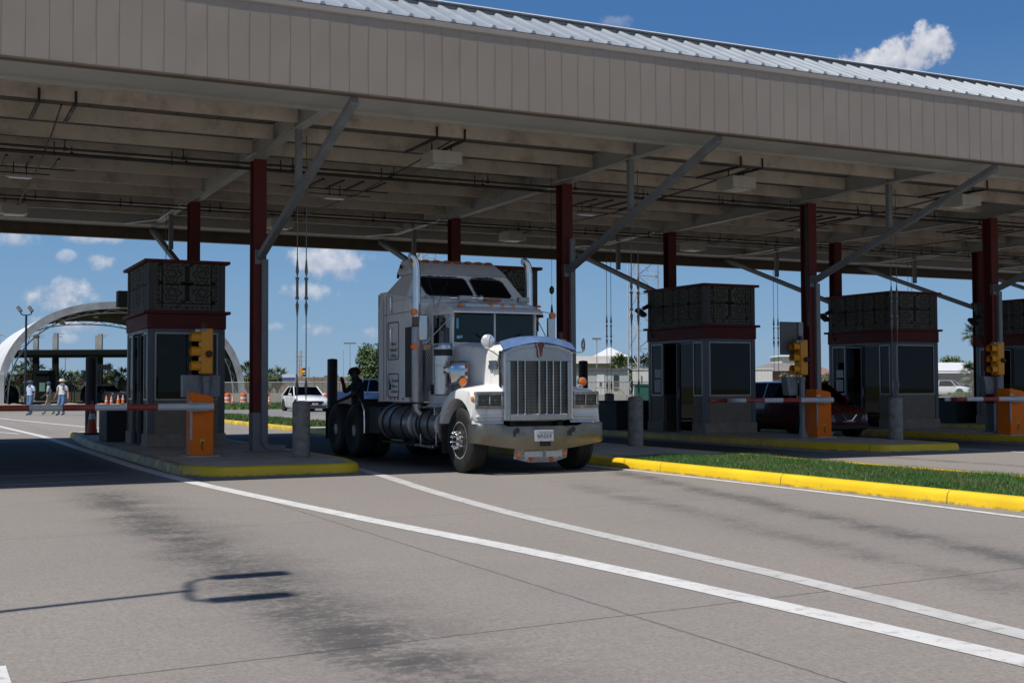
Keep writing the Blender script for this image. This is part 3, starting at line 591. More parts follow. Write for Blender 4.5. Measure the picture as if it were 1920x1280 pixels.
    for (cx, cy) in ((x0+.0, y0+.0), (x1 - .12, y0+.0), (x0+.0, y1 - .12), (x1 - .12, y1 - .12)): MB().box(cx, cx + .12, cy, cy + .12, zt0, zt).build('corner_post', mk_once('dark_grey_post', (.06, .064, .07)), B)
    mb = MB(); V = Vector
    panel_pattern(mb, V((x0+.13, y0+.02, zt0)), V((1,0,0)), x1-x0-.26, V((0,0,1)), zt-zt0, V((0,-1,0)))
    L = (y1 - y0 - .26)
    panel_pattern(mb, V((x0+.02, y0+.13, zt0)), V((0,1,0)), L/2, V((0,0,1)), zt-zt0, V((-1,0,0))); panel_pattern(mb, V((x0+.02, y0+.13+L/2, zt0)), V((0,1,0)), L/2, V((0,0,1)), zt-zt0, V((-1,0,0)))
    mb.build('screen_pattern', MLATD, B)
    MB().box(x0-.09, x1+.09, y0-.09, y1+.09, zt, zt+.065).build('roof', MRED, B, bevel=.01)
    # counter and chair back inside
    MB().box(x0+.5, x1-.13, y0+.15, y0+.6, .95, .99).box(x1-.5, x1-.13, y0+.6, y1-.15, .95, .99).box(x0+.55, x0+.6, y0+.2, y0+.25, .15, .95).build('counter', MDARK, B)
    MB().box(x0+.75, x0+.95, y0+.65, y0+.95, 1.0, 1.32).box(x0+.82, x0+.88, y0+.78, y0+.82, .99, 1.0).build('monitor', MDARK, B)
    MB().box(x0+.12, x1-.12, y0+.12, y1-.12, zh-.05, zh-.01).build('ceiling', MDARK, B)
    if papers:
        MB().box(x0+.026, x0+.027, dy1+.12, y1-.3, 1.62, 1.85).box(x0+.026, x0+.027, dy1+.14, y1-.28, 1.22, 1.56).build('paper_notice', MPAPER, wp)
        mb = MB(); 
        for i in range(7): mb.box(x0+.0235, x0+.0245, dy1+.17, y1-.33 - .05*(i % 2), 1.26 + i*.04, 1.27 + i*.04)
        mb.build('print', mk_once('grey_print', (.2, .2, .22)), wp)
    if flood:
        Z = 3.3; a = MB().tube([(x0-.02, y1-.3, 2.75), (x0-.1, y1-.3, 2.85), (x0-.14, y1-.3, Z+.35)], .022, 8).build('flood_arm', MBK, B)
        MB().obox((x0-.42, y1-.3, Z+.12), (.3, .22, .1), Matrix.Rotation(radians(35), 3, 'Y')).obox((x0-.26, y1-.3, Z+.27), (.2, .1, .1), Matrix.Rotation(radians(-25), 3, 'Y')).build('flood_lamp', MBK, a, bevel=.01)
        MB().tube([(x0-.14, y1-.3, Z+.33), (x0-.12, y1-.26, Z+.46), (x0-.03, y1-.22, Z+.42), (x0, y1-.2, Z+.25)], .008, 6).build('cable', MBK, a)
    return B
_mo = {}
def mk_once(n, c, r=.6, **k):
    if n not in _mo: _mo[n] = mk(n, c, r, **k)
    return _mo[n]
booth(4.42, 6.02, 26.15, 28.86, 'grey and red toll booth on the leftmost island beside the orange gate cabinet', papers=False, flood=False)
booth(11.1, 12.68, 24.5, 27.1, 'toll booth mostly hidden behind the white truck, only its patterned top showing', papers=False, flood=False)
booth(18.58, 20.2, 26.42, 29.16, 'toll booth with a red car behind it, right of the thick concrete pillar')
booth(25.0, 26.72, 26.4, 29.1, 'toll booth in the middle of the right half, beside the nose of the red car')
b4 = booth(31.1, 32.8, 26.4, 29.1, 'toll booth cut off by the right edge behind the last gate', papers=True)
# floor box / crash blocks behind booths
for (x, y, lab) in ((4.05, 29.3, 'low black utility box just left of the leftmost booth'), (18.05, 30.0, 'low black utility box between the short dark pillar and the booth'), (30.75, 29.6, 'low black utility box left of the thick double red column')):
    c = thing('utility_box', lab, 'utility box', (x + .6, y + .6, .15), 'low utility boxes beside the booths')
    MB().box(x, x+1.4, y, y+1.3, .15, .93).build('cabinet', mk_once('black_utility_box', (.02, .02, .021), .7, var=.2), c, bevel=.02); MB().box(x-.03, x+1.43, y-.03, y+1.33, .931, .97).build('lid', mk_once('black_utility_box', (.02, .02, .021)), c, bevel=.01)
# ------------------------------------------------------------------ concrete pillars, cables
def pillar(x, y, r, h, mat_, label, group, cat='bollard', name='concrete_bollard'):
    o = MB().lathe([(r, 0), (r*1.01, .05), (r, .1), (r, h - r*.35), (r*.93, h - r*.14), (r*.6, h - .01), (0, h)], (0, 0, 0), n=28); 
    ob = o.build(name, mat_); ob.location = (x, y, .148); tag(ob, label, cat, group); return ob
G1 = 'short concrete anchor bollards at the island fronts'
pillar(6.27, 21.3, .158, 1.0, MCONC, 'weathered concrete bollard holding two cables, left of the truck', G1)
pillar(13.52, 21.72, .158, 1.03, MCONC, 'weathered concrete bollard holding two cables, just right of the truck bumper', G1)
pillar(20.32, 21.4, .16, .98, MCONC, 'weathered concrete bollard holding two cables at the yellow island nose on the right', G1)
pillar(20.3, 34.2, .155, 1.02, MCONC, 'short dark bollard with two cables between the truck and the tower', None)
G2 = 'tall round-topped black bollards at the island rears'
MBB = mk('black_coated_bollard', (.03, .028, .026), .6, var=.3, scale=6)
for (x, y, lab) in ((4.38, 34.64, 'tall black bollard behind the traffic cone on the leftmost island'), (11.12, 34.6, 'tall black bollard left of the man behind the truck'), (19.62, 34.7, 'tall black bollard seen right of the truck hood, in front of the trailer')): pillar(x, y, .15, 2.08, MBB, lab, G2, name='tall_bollard')
MCAB = mk('steel_wire_rope', (.16, .16, .155), .4, metal=.6); MTB = mk('galvanised_hardware', (.16, .155, .15), .45, metal=.5, dirt=(.2, .1, .05), damt=.4)
cb = thing('anchor_cable', 'x', 'cable', (0, 0, 0), 'tie-down cables from the canopy to the bollards', world=False)
MB().cyl((0, 0, .02), (0, 0, 4.78), .009, n=6).build('wire_rope', MCAB, cb)
def hw(z0, s):     # thimble with clips, teardrop
    mb = MB().lathe([(.008, 0), (.016, .02*s), (.025, .13*s), (.03, .18*s), (.02, .24*s), (.01, .3*s)], (0, 0, z0), n=8); mb.box(-.036, .036, -.016, .016, z0 + .15*s, z0 + .17*s); return mb
hw(.1, 1).build('cable_clamp', MTB, cb); 
b_ = MB().lathe([(.01, 0), (.024, .14), (.032, .22), (.016, .27), (.01, .32)], (0, 0, 1.5), n=8).build('cable_clamp', MTB, cb)
MB().cyl((-.016, 0, 1.84), (-.016, 0, 2.2), .007, n=6).cyl((.016, 0, 1.84), (.016, 0, 2.2), .007, n=6).box(-.03, .03, -.015, .015, 1.82, 1.87).box(-.03, .03, -.015, .015, 2.17, 2.22).build('turnbuckle', MTB, cb)
MB().lathe([(.01, 0), (.032, .08), (.026, .14), (.014, .28), (.008, .32)], (0, 0, 2.24), n=8).build('cable_clamp', MTB, cb)
cabs = []
for (x, y, who) in ((6.27, 21.3, 'bollard left of the truck'), (13.52, 21.72, 'bollard right of the truck bumper'), (20.32, 21.4, 'bollard at the right-hand yellow nose')): cabs += [(x - .08, y, 1.13, 'left tie-down cable with turnbuckle rising from the concrete ' + who), (x + .085, y, 1.13, 'right tie-down cable with turnbuckle rising from the concrete ' + who)]
cabs += [(20.22, 34.2, 1.15, 'left tie-down cable over the short dark bollard behind the truck'), (20.38, 34.2, 1.15, 'right tie-down cable over the short dark bollard behind the truck'), (26.32, 33.4, 1.15, 'left tie-down cable dropping behind the red car roof'), (26.5, 33.4, 1.15, 'right tie-down cable dropping behind the red car roof'),
         (12.75, 32.2, 1.15, 'thin tie-down cable ending above the left exhaust stack'), (5.88, 32.2, 1.15, 'thin tie-down cable behind the roof of the leftmost booth'), (32.2, 33.2, 1.15, 'left tie-down cable behind the booth beside the red car nose'), (32.38, 33.2, 1.15, 'right tie-down cable behind the booth beside the red car nose')]
for i, (x, y, z, lab) in enumerate(cabs):
    if i == 0: cb.location = (x, y, z); cb['label'] = lab
    else: dup(cb, (x, y, z), label=lab)
# plumb weight on a cord beside the red column behind the right stack
pw = thing('hanging_weight', 'black plumb weight on a thin cord right of the exhaust stack', 'weight', (11.98, 22.5, 5.9))
MB().cyl((11.98, 22.5, 2.95), (11.98, 22.5, 5.9), .004, n=5).build('cord', MBK, pw); MB().lathe([(.01, 0), (.05, .04), (.055, .12), (.02, .17), (0, .18)], (11.98, 22.5, 3.3), n=8).build('weight', MBK, pw); MB().lathe([(.01, 0), (.03, .06), (.012, .2), (0, .22)], (11.98, 22.5, 2.88), n=8).build('hook', MBK, pw)
# ------------------------------------------------------------------ barrier gates
MOR = mk('orange_enamel', (.8, .165, .006), .6, var=.06, scale=3, dirt=(.35, .1, .015), damt=.25, Specular_IOR_Level=.25); MARW = mk('barrier_white', (.55, .57, .58), .5, var=.1, scale=4); MARR = mk('barrier_red', (.30, .04, .03), .5, var=.2, scale=5, dirt=(.4, .2, .18), damt=.4)
MYL = mk('signal_yellow', (.66, .27, .008), .45, var=.08); MBLUE = mk('dark_lens', (.02, .02, .02), .2)
def gate(x, y, L, label, w=.4, d=.42, ph=0, plate=False):
    g = thing('barrier_gate', label, 'barrier gate', (x, y, .15), 'orange barrier gates')
    z0, z1 = .16, 1.24
    MB().box(x-w/2-.06, x+w/2+.1, y-d/2-.05, y+d/2+.05, .148, .175).build('base_slab', MCON, g)
    mb = MB().prism([(x-w/2, z0+.015), (x+w/2, z0+.015), (x+w/2, z1-.04), (x+w/2-.06, z1), (x-w/2+.02, z1+.06), (x-w/2, z1+.05)], y-d/2, y+d/2, 'xz'); mb.build('cabinet', MOR, g, bevel=.015, seg=3)
    MB().box(x-w/2-.012, x-w/2+.02, y-d/2-.012, y-d/2+.02, z0+.3, z1-.1).build('edge_trim', MSIL, g)
    MB().box(x-.035, x+.04, y-d/2-.012, y-d/2, .38, .47).build('lock_plate', mk_once('yellow_tag', (.6, .42, .03)), g); MB().tube([(x, y-d/2-.02, .4), (x-.02, y-d/2-.02, .34), (x+.01, y-d/2-.02, .3), (x-.01, y-d/2-.02, .27)], .006, 6).box(x-.01, x+.02, y-d/2-.025, y-d/2-.013, .39, .43).build('lock_chain', MBK, g)
    ya = y - d/2 - .075; za = 1.045
    hub = MB().cyl((x + w/2 - .12, y-d/2, za), (x + w/2 - .12, ya, za), .07, n=16).box(x - w/2 - .05, x + .05, ya - .055, ya + .055, za - .075, za - .06).box(x - w/2 - .05, x + .05, ya - .055, ya + .055, za + .06, za + .075).build('arm_clamp', MSIL, g)
    seg = .525; xx = x + w/2 - .02; i = 0; lens = [.97 + ph]
    mats = [MARW, MARR]; mb = MB(); X1 = xx; k = 0; LL = 0
    while LL < L:
        s_ = (.97 + ph) if k == 0 else seg; s_ = min(s_, L - LL); h0 = .058 - .014 * LL / L; h1 = .058 - .014 * (LL + s_) / L; mb.mat(k % 2)
        def oc(h, X): return [(X, ya + h * .75 * cos(a) * 1.05, za + h * sin(a) * 1.08 + (X - xx) * -.002) for a in [pi/8 + q * pi/4 for q in range(8)]]
        mb.loft([oc(h0, X1), oc(h1, X1 - s_)], caps=(k == 0 or LL + s_ >= L)); X1 -= s_; LL += s_; k += 1
    mb.build('arm', mats, g)
    if plate: MB().box(x-w/2-.01, x-w/2+.1, y-d/2-.01, y-d/2-.001, z1-.19, z1-.08).build('number_plate', MPAPER, g)
    return g
gate(4.68, 22.25, 4.6, 'orange gate cabinet on the leftmost island with its striped arm lowered')
gate(19.46, 23.05, 3.55, 'orange gate cabinet in front of the red car, arm lowered in front of a booth', plate=True, w=.44)
gate(24.45, 21.8, 2.7, 'orange gate cabinet cut off by the right edge, arm lowered', w=.5, plate=True)
def signal(x, y, label, plate=False, box=True):
    s = thing('traffic_signal', label, 'traffic light', (x, y, .15), 'yellow lane signals beside the gates')
    MB().cyl((x, y, .15), (x, y, 1.6), .066, n=16).lathe([(.13, 0), (.13, .05), (.09, .1), (.07, .25)], (x, y, .15), n=16).lathe([(.075, 0), (.085, .02), (.085, .1), (.07, .12)], (x, y, 1.48), n=16).build('pole', MGS, s)
    hx = x - .02
    MB().box(hx-.11, hx+.11, y-.13, y+.13, 1.63, 2.47).build('housing', MYL, s, bevel=.03, seg=3)
    for k in range(3):
        z = 1.77 + k * .265; cx = hx - .11; N = 14; R_ = .105; D_ = .17
        ring = [[(cx - t_, y + R_ * cos(a) * 1.0, z + R_ * sin(a)) for a in [(-40 + 260 * q / (N - 1)) * pi / 180 for q in range(N)]] for t_ in (0, D_)]
        ring2 = [[(px, y + (py - y) * .93, z + (pz - z) * .93) for px, py, pz in r_] for r_ in ring]
        v = MB(); v.loft(ring, closed=False); v.loft(ring2, closed=False); v.build('visor', MYL, s)
        MB().lathe([(.0, -.03), (.05, -.025), (.088, -.004), (.095, 0)], (cx - .004, y, z), axis='x', n=16).build('lens', mk_once(('dark_green_lens', 'dark_amber_lens', 'dark_red_lens')[k], ((.01, .05, .03), (.09, .04, .005), (.08, .008, .005))[k], .15), s)
    MB().lathe([(.055, 0), (.06, .03), (.06, .07), (.035, .1), (0, .1)], (hx+.02, y-.13, 2.0), axis='y', n=12, M_=Matrix.Rotation(pi, 3, 'Z')).build('bell', mk_once('dark_brown_cap', (.05, .025, .015)), s)
    MB().cyl((hx - .03, y - .02, 2.47), (hx - .03, y - .02, 2.56), .05, n=12).build('cap', mk_once('dark_red_cap', (.06, .01, .01)), s)
    MB().box(hx-.2, hx-.11, y-.1, y-.04, 2.4, 2.45).cyl((hx-.12, y-.1, 2.43), (hx-.02, y-.13, 2.44), .03, n=8).build('bracket', MSIL, s)
    if box:
        mb = MB().prism([(x-.33, 1.15), (x-.06, 1.15), (x-.04, 1.6), (x-.4, 1.6)], y+.08, y+.3, 'xz'); mb.build('control_box', MGS, s, bevel=.015)
        MB().box(x-.24, x-.12, y+.065, y+.079, 1.38, 1.5).build('box_latch', MGS, s)
    if plate:
        MB().box(x-.5, x+.14, y+.16, y+.2, 2.12, 2.9).build('back_panel', mk_once('dull_grey_panel', (.11, .115, .12), .5), s, bevel=.03, seg=3); MB().box(x+.02, x+.15, y+.12, y+.158, 2.12, 2.9).build('panel_flange', mk_once('light_grey_flange', (.27, .28, .3), .5), s)
    return s
s1 = signal(4.9, 22.72, 'yellow lane signal on a grey pole behind the leftmost orange gate cabinet', box=False)
MB().prism([(4.5, 1.2), (5.18, 1.2), (5.18, 1.62), (4.5, 1.62)], 22.85, 23.1, 'xz').build('control_box', MGS, s1, bevel=.015); MB().box(4.6, 4.78, 22.835, 22.849, 1.4, 1.55).build('box_latch', MGS, s1); MB().box(5.02, 5.14, 22.835, 22.849, 1.4, 1.55).build('box_latch', MGS, s1)
signal(18.98, 23.05, 'yellow lane signal with a grey panel behind it, beside the middle orange gate', plate=True)
signal(24.6, 22.3, 'yellow lane signal at the right edge in front of the thick red column')
# sign back right of booth
sg = thing('octagonal_sign', 'grey back of an eight-sided sign right of the booth with the car', 'sign', (27.35, 28.6, .15))
MB().prism([(28.6 + .38 * cos(a), 2.0 + .38 * sin(a)) for a in [pi/8 + k*pi/4 for k in range(8)]], 27.35, 27.37, 'yz').build('plate', mk_once('dull_grey_panel', (.11, .115, .12)), sg); MB().box(27.38, 27.42, 28.57, 28.63, .15, 2.3).build('post', MGALV, sg)
# traffic cone and drum prototypes
MCO = mk('cone_orange', (.75, .12, .02), .5, var=.08); MCOD = mk('faded_red_cone', (.5, .06, .03), .55, var=.15); MREF = mk('reflective_white', (.62, .62, .6), .4); MRUB = mk('black_rubber', (.02, .02, .02), .8, var=.2)
def cone(name='traffic_cone', h=.72, o=None):
    c = thing(name, 'x', 'traffic cone', (0, 0, 0), world=False); s = h / .72; o = o or MCO
    MB().box(-.18*s, .18*s, -.18*s, .18*s, 0, .03*s).build('base', MRUB, c, bevel=.01)
    def R(z): return (.135 - .115 * z / .72) * s
    def b(z0, z1, m_, nm): MB().lathe([(R(z0), z0*s), (R(z1), z1*s)], (0, 0, .028*s), n=16).build(nm, m_, c)
    b(0, .3, o, 'cone_body'); b(.3, .42, MREF, 'collar'); b(.42, .49, o, 'cone_body'); b(.49, .57, MREF, 'collar'); b(.57, .69, o if name != 'traffic_cone' or True else MREF, 'cone_body')
    return c
cn0 = cone(o=MCOD); cn0.location = (4.36, 34.25, .15); cn0.scale = (1.05, 1.05, 1.25); tag(cn0, 'faded red cone with pale collars at the rear of the leftmost island', 'traffic cone')
# ------------------------------------------------------------------ the white semi tractor
def truck_white():
    t = NT('worn_white_truck_paint'); c = t.mix(t.ramp(t.noise(1.2, 5), .3, .7), (.70, .70, .69), (.78, .78, .77))
    st = t.ramp(t.noise(1, 7, .7, t.coord((5, 5, .9))), .52, .75, 0, .45); c = t.mix(st, c, (.27, .265, .255))
    sp = t.n('ShaderNodeSeparateXYZ'); t.l(t.coord(), sp.inputs[0]); chip = t.ramp(t.noise(11, 8, .8), .66, .69, 0, .75); c = t.mix(chip, c, (.12, .115, .11))
    t.set(c, t.ramp(t.noise(4, 4), .3, .7, .32, .55), 0); t.b.inputs['Coat Weight'].default_value = .25; t.b.inputs['Coat Roughness'].default_value = .25; t.bump(t.noise(2.5, 3), .12, .02); return t.m
MTW = truck_white()
def dull_metal(name, a, b, rough, metal=1, patch=None, pamt=.6):
    t = NT(name); c = t.mix(t.ramp(t.noise(3, 5, .6), .3, .7), a, b)
    if patch: c = t.mix(t.ramp(t.noise(.9, 4, .55), .45, .75, 0, pamt), c, patch)
    r = t.ramp(t.noise(6, 5), .3, .7, max(.03, rough - .12), rough + .12); t.set(c, r, metal); t.bump(t.noise(1.7, 2), .1, .03); return t.m
MBUMP = dull_metal('dulled_steel_bumper', (.2, .185, .15), (.27, .25, .205), .38, .95, (.2, .155, .08)); MCHR = dull_metal('scuffed_chrome', (.55, .56, .57), (.7, .7, .7), .16, 1)
MALU = dull_metal('polished_aluminium', (.5, .5, .5), (.58, .58, .58), .24, 1); MMESH = dull_metal('dark_grille_mesh', (.22, .22, .21), (.34, .33, .31), .4, .7); MGRI = dull_metal('grille_shell_steel', (.36, .37, .38), (.5, .51, .52), .28, .95, (.25, .25, .25), .5)
MTYRE = mk('tyre_rubber', (.018, .018, .018), .65, var=.25, scale=6, dirt=(.03, .029, .028), damt=.3, Specular_IOR_Level=.3); MAMB = mk('amber_lens', (.75, .17, .01), .25, var=.1, Coat_Weight=.5); MAMBD = mk('dull_amber_lens', (.38, .09, .015), .35, var=.15)
MCHAS = mk('black_chassis', (.014, .014, .014), .6, var=.3); MBEZ = mk('bare_scuffed_bezel', (.2, .2, .2), .5, metal=.4, var=.3, scale=9, dirt=(.6, .6, .6), damt=.9, dscale=6); MPEEL = mk('peeling_white_paint', (.22, .215, .2), .6, metal=.2, var=.3, scale=12, dirt=(.7, .7, .7), damt=1, dscale=7); MBLUEC = dull_metal('blue_shield_sky_reflection', (.10, .19, .42), (.2, .3, .52), .2, .35)  # hood shield: blue tint with the sky's reflection painted into its colour
MNAVY = mk('dark_paint_chips', (.02, .03, .05), .5); MHLL = mk('hazed_headlamp_lens', (.045, .045, .04), .15, var=.3, scale=12, Coat_Weight=.8); MTANK = dull_metal('brushed_tank', (.32, .32, .33), (.42, .42, .43), .42, .9)
CX0 = 9.03
T = thing('semi_truck', 'white long-nosed tractor unit with tall sleeper and chrome grille stopped in the middle lane', 'truck', (CX0, 20, 0))
def TB(mb, n, m_, par=None, **k): return mb.build(n, m_, par or T, **k)
def sym(f):
    for s in (-1, 1): f(s)
U = CX0
# chassis
for s in (-1, 1): TB(MB().box(U+s*.43-.05, U+s*.43+.05, 17.5, 25.2, .68, .95), 'frame_rail', MCHAS)
mb = MB()
for y in (18.6, 20, 21.4, 22.6, 23.8, 25.1): mb.box(U-.38, U+.38, y-.06, y+.06, .7, .9)
TB(mb, 'cross_member', MCHAS)
TB(MB().prism([(U-.45, 23.2), (U+.45, 23.2), (U+.45, 24.1), (U+.15, 24.5), (U-.15, 24.5), (U-.45, 24.1)], .98, 1.06), 'fifth_wheel', MCHAS)
TB(MB().box(U-1.0, U+1.0, 17.98, 18.14, .42, .56).box(U-.35, U+.35, 17.6, 18.6, .5, .95), 'front_axle', MCHAS)
for y in (23.2, 24.34): TB(MB().cyl((U-.95, y, .53), (U+.95, y, .53), .09, n=10).ball((U, y, .53), .24), 'rear_axle', MCHAS)
TB(MB().box(U-.4, U+.4, 17.75, 18.9, .75, 1.6), 'engine', MCHAS)
# wheels
TPROF = [(.29, 0), (.33, -.012), (.42, -.02), (.48, -.012), (.512, .012), (.525, .05), (.525, .095), (.517, .1), (.517, .112), (.525, .117), (.525, .165), (.517, .17), (.517, .182), (.525, .187), (.525, .23), (.512, .268), (.48, .292), (.42, .3), (.33, .292), (.29, .28)]
def wheel(x, y, side, front, dual=False):
    """x = outer face; side -1: outer face looks to -X"""
    s = -side
    w = TB(MB().lathe([(r, x + s * h) for r, h in TPROF], (0, y, .525), axis='x', n=48), 'tyre', MTYRE)
    if front:
        pr = [(.295, .015), (.3, -.006), (.28, 0), (.262, .035), (.25, .05), (.16, .025), (.13, .0), (.1, -.01)]
        rim = TB(MB().lathe([(r, x + s * h) for r, h in pr] + [(0, x + s * -.01)], (0, y, .525), axis='x', n=40), 'rim', mk_once('satin_wheel_metal', (.5, .5, .5), .42, metal=.55), w)
        mb = MB()
        for k in range(10):
            a = 2*pi*k/10 + .1; cy, cz = y + .208*cos(a), .525 + .208*sin(a); mb.cyl((x + s*.03, cy, cz), (x + s*.045, cy, cz), .027, n=12)
        mb2 = MB()
        for k in range(10):
            a = 2*pi*k/10 + .1; cy, cz = y + .208*cos(a), .525 + .208*sin(a); mb2.cyl((x + s*.036, cy, cz), (x + s*.030, cy, cz), .027, n=12)
        TB(mb2, 'hand_hole', MCHAS, rim)
        mb = MB()
        for k in range(10):
            a = 2*pi*k/10 + .4; cy, cz = y + .13*cos(a), .525 + .13*sin(a); mb.lathe([(.02, x + s*.01), (.022, x - s*.05), (.016, x - s*.1), (.0, x - s*.125)], (0, cy, cz), axis='x', n=10)
        TB(mb, 'nut_cover', mk_once('bright_chrome', (.85, .85, .85), .12, metal=1), rim); TB(MB().lathe([(.075, x + s*.0), (.07, x - s*.03), (.04, x - s*.045), (0, x - s*.045)], (0, y, .525), axis='x', n=20), 'hub_cap', MALU, rim)
    else:
        pr = [(.295, .02), (.3, -.002), (.28, .02), (.27, .07), (.2, .09), (.14, .095), (.12, .06), (.11, .0), (.0, -.01)]
        rim = TB(MB().lathe([(r, x + s * h) for r, h in pr], (0, y, .525), axis='x', n=40), 'rim', mk_once('satin_wheel_metal', (.5, .5, .5), .42, metal=.55), w)
        mb = MB()
        for k in range(10):
            a = 2*pi*k/10; mb.cyl((x + s*.16, y + .165*cos(a), .525 + .165*sin(a)), (x + s*.13, y + .165*cos(a), .525 + .165*sin(a)), .014, n=8)
        TB(mb, 'wheel_nut', MCHAS, rim)
    if dual: TB(MB().lathe([(r, x + s * (h + .33)) for r, h in TPROF], (0, y, .525), axis='x', n=48), 'tyre', MTYRE)
for s in (-1, 1):
    wheel(U + s*1.1, 18.06, s, True)
    for y in (23.2, 24.34): wheel(U + s*1.13, y, s, False, True)
# bumper: bowed sheet with swept ends
N = 41; front = []; back = []
for i in range(N):
    u = -1.2 + 2.4 * i / (N - 1); a = abs(u); x = U + u
    y = 17.22 + .09 * (a / 1.2) ** 2 + (.20 * max(0, (a - 1.08) / .12) ** 1.6)
    zt = .80 if a > .72 else (.80 - .045 * min(1, (.72 - a) / .08)); zb = .385 + .115 * min(1, max(0, (a - .25) / .9)) ** 1.3
    front.append([(x, y, zb), (x, y - .012, zb + .02), (x, y - .014, zt - .02), (x, y, zt)]); back.append([(x, y + .02, zb), (x, y + .02, zt)])
mb = MB()
for i in range(N - 1):
    a, b, c, d = front[i], front[i+1], back[i], back[i+1]
    for k in range(3): mb.quad(a[k], b[k], b[k+1], a[k+1])
    mb.quad(a[0], c[0], d[0], b[0]); mb.quad(a[3], b[3], d[1], c[1]); mb.quad(c[0], c[1], d[1], d[0])
for i in (0, N-1): mb.quad(front[i][0], front[i][1], front[i][2], front[i][3], back[i][1], back[i][0])
bp = TB(mb, 'bumper', MBUMP, ang=50)
TB(MB().box(U-1.05, U+1.05, 17.3, 17.42, .5, .74), 'bumper_support', MCHAS)
for s in (-1, 1):
    TB(MB().cyl((U+s*.50, 17.19, .70), (U+s*.50, 17.26, .70), .045, n=14).box(U+s*.50-.07-.02*s, U+s*.50-.02, 17.2, 17.225, .6, .68), 'tow_eye', MCHAS, bp)
mb = MB()
for k in range(16): x = U + random.uniform(-.5, .4); z = random.uniform(.5, .66); mb.cyl((x, 17.203, z), (x, 17.2, z), .007, n=6)
TB(mb, 'bolt_hole', MCHAS, bp)
pl = TB(MB().box(U-.19, U+.145, 17.19, 17.2, .52, .695), 'licence_plate', mk_once('plate_white', (.55, .56, .58), .5, var=.15, scale=20), bp, bevel=.003)
TB(MB().box(U-.09, U+.1, 17.2, 17.24, .44, .515), 'tow_pin_box', MCHAS, bp)
def text(body, name, par, size, loc, rot, mat_, ext=.002, align='CENTER', shear=0, sx=1):
    cu = bpy.data.curves.new(name, 'FONT'); cu.body = body; cu.size = size; cu.extrude = ext; cu.align_x = align; cu.align_y = 'CENTER'; cu.shear = shear; cu.materials.append(mat_)
    o = bpy.data.objects.new(name, cu); COL.objects.link(o); dg = bpy.context.evaluated_depsgraph_get(); me = bpy.data.meshes.new_from_object(o.evaluated_get(dg)); bpy.data.objects.remove(o); bpy.data.curves.remove(cu)
    ob = bpy.data.objects.new(name, me); COL.objects.link(ob)
    if par: ob.parent = par; ob.location = Vector(loc) - ORI(par)
    else: ob.location = loc
    ob.rotation_euler = rot; ob.scale = (sx, 1, 1); 
    if not me.materials: me.materials.append(mat_)
    return ob
MINK = mk('plate_ink', (.12, .12, .14), .6)
text('069·DS·8', 'plate_number', pl, .085, (U-.022, 17.187, .602), (pi/2, 0, 0), MINK, sx=.8)
TB(MB().box(U-.12, U+.13, 17.186, 17.189, .664, .676).box(U-.1, U-.06, 17.186, 17.189, .53, .54).box(U+.07, U+.11, 17.186, 17.189, .53, .54), 'plate_band', mk_once('plate_pink', (.45, .3, .3)), pl)
# hanging lower panel
lp = TB(MB().prism([(U-.5, .41), (U+.44, .41), (U+.42, .25), (U+.2, .185), (U-.24, .185), (U-.52, .25)], 17.27, 17.29, 'xz'), 'lower_panel', MPEEL)
mb = MB().box(U-.34, U-.02, 17.262, 17.269, .27, .36).box(U+.04, U+.34, 17.262, 17.269, .27, .36); TB(mb, 'bracket_plate', MGALV, lp)
for (x, z) in ((-.45, .32), (.38, .32), (-.22, .225), (.14, .225)): TB(MB().lathe([(.042, 0), (.036, -.02), (.0, -.03)], (U+x, 17.268, z), axis='y', n=14), 'marker_light', MAMBD if z < .3 else MAMB, lp)
# grille shell
gy = 17.42; gx0, gx1 = U-.625, U+.63
shell_out = [(gx0, .84), (gx1, .84), (gx1, 1.90), (gx1-.03, 1.965), (U+.35, 2.05), (U, 2.09), (U-.35, 2.05), (gx0+.03, 1.965), (gx0, 1.90)]
mi0, mi1, mz0, mz1 = U-.495, U+.535, .945, 1.79
g = MB(); g.box(gx0, mi0, gy, gy+.12, .84, 1.79).box(mi1, gx1, gy, gy+.12, .84, 1.79).box(mi0, mi1, gy, gy+.12, .84, mz0)
g.prism([(gx0, 1.79), (gx1, 1.79), (gx1, 1.90), (gx1-.03, 1.965), (U+.35, 2.05), (U, 2.09), (U-.35, 2.05), (gx0+.03, 1.965), (gx0, 1.90)], gy, gy+.12, 'xz')
gs = TB(g, 'grille_shell', MGRI, bevel=.012, seg=3)
# raised bead around the shell
bead = [(gx0+.02, .86), (gx0+.02, 1.89), (gx0+.06, 1.955), (U-.35, 2.025), (U, 2.06), (U+.35, 2.025), (gx1-.06, 1.955), (gx1-.02, 1.89), (gx1-.02, .86)]
TB(MB().tube([(p[0], gy-.004, p[1]) for p in bead], .013, 8), 'shell_bead', MCHR, gs)
TB(MB().tube([(p[0]*.9+U*.1, gy-.002, p[1]*.93+.095) for p in bead[1:-1]], .006, 6), 'shell_crease', MGRI, gs)
TB(MB().box(mi0, mi1, gy+.11, gy+.115, mz0, mz1), 'radiator', MCHAS)
mb = MB(); z = mz0 + .012
while z < mz1: mb.box(mi0, mi1, gy+.05, gy+.056, z, z+.006); z += .0235
mt = TB(mb, 'grille_mesh', MMESH)
mb = MB(); x = mi0 + .01
while x < U - .01:
    mb.box(x, x+.004, gy+.046, gy+.0495, mz0, mz1); x += .021 if not (.2 < (x-mi0) < .24) else .03
while x < mi1: mb.box(x, x+.003, gy+.046, gy+.0495, mz0, mz1); x += .055
TB(mb, 'grille_mesh', MMESH)
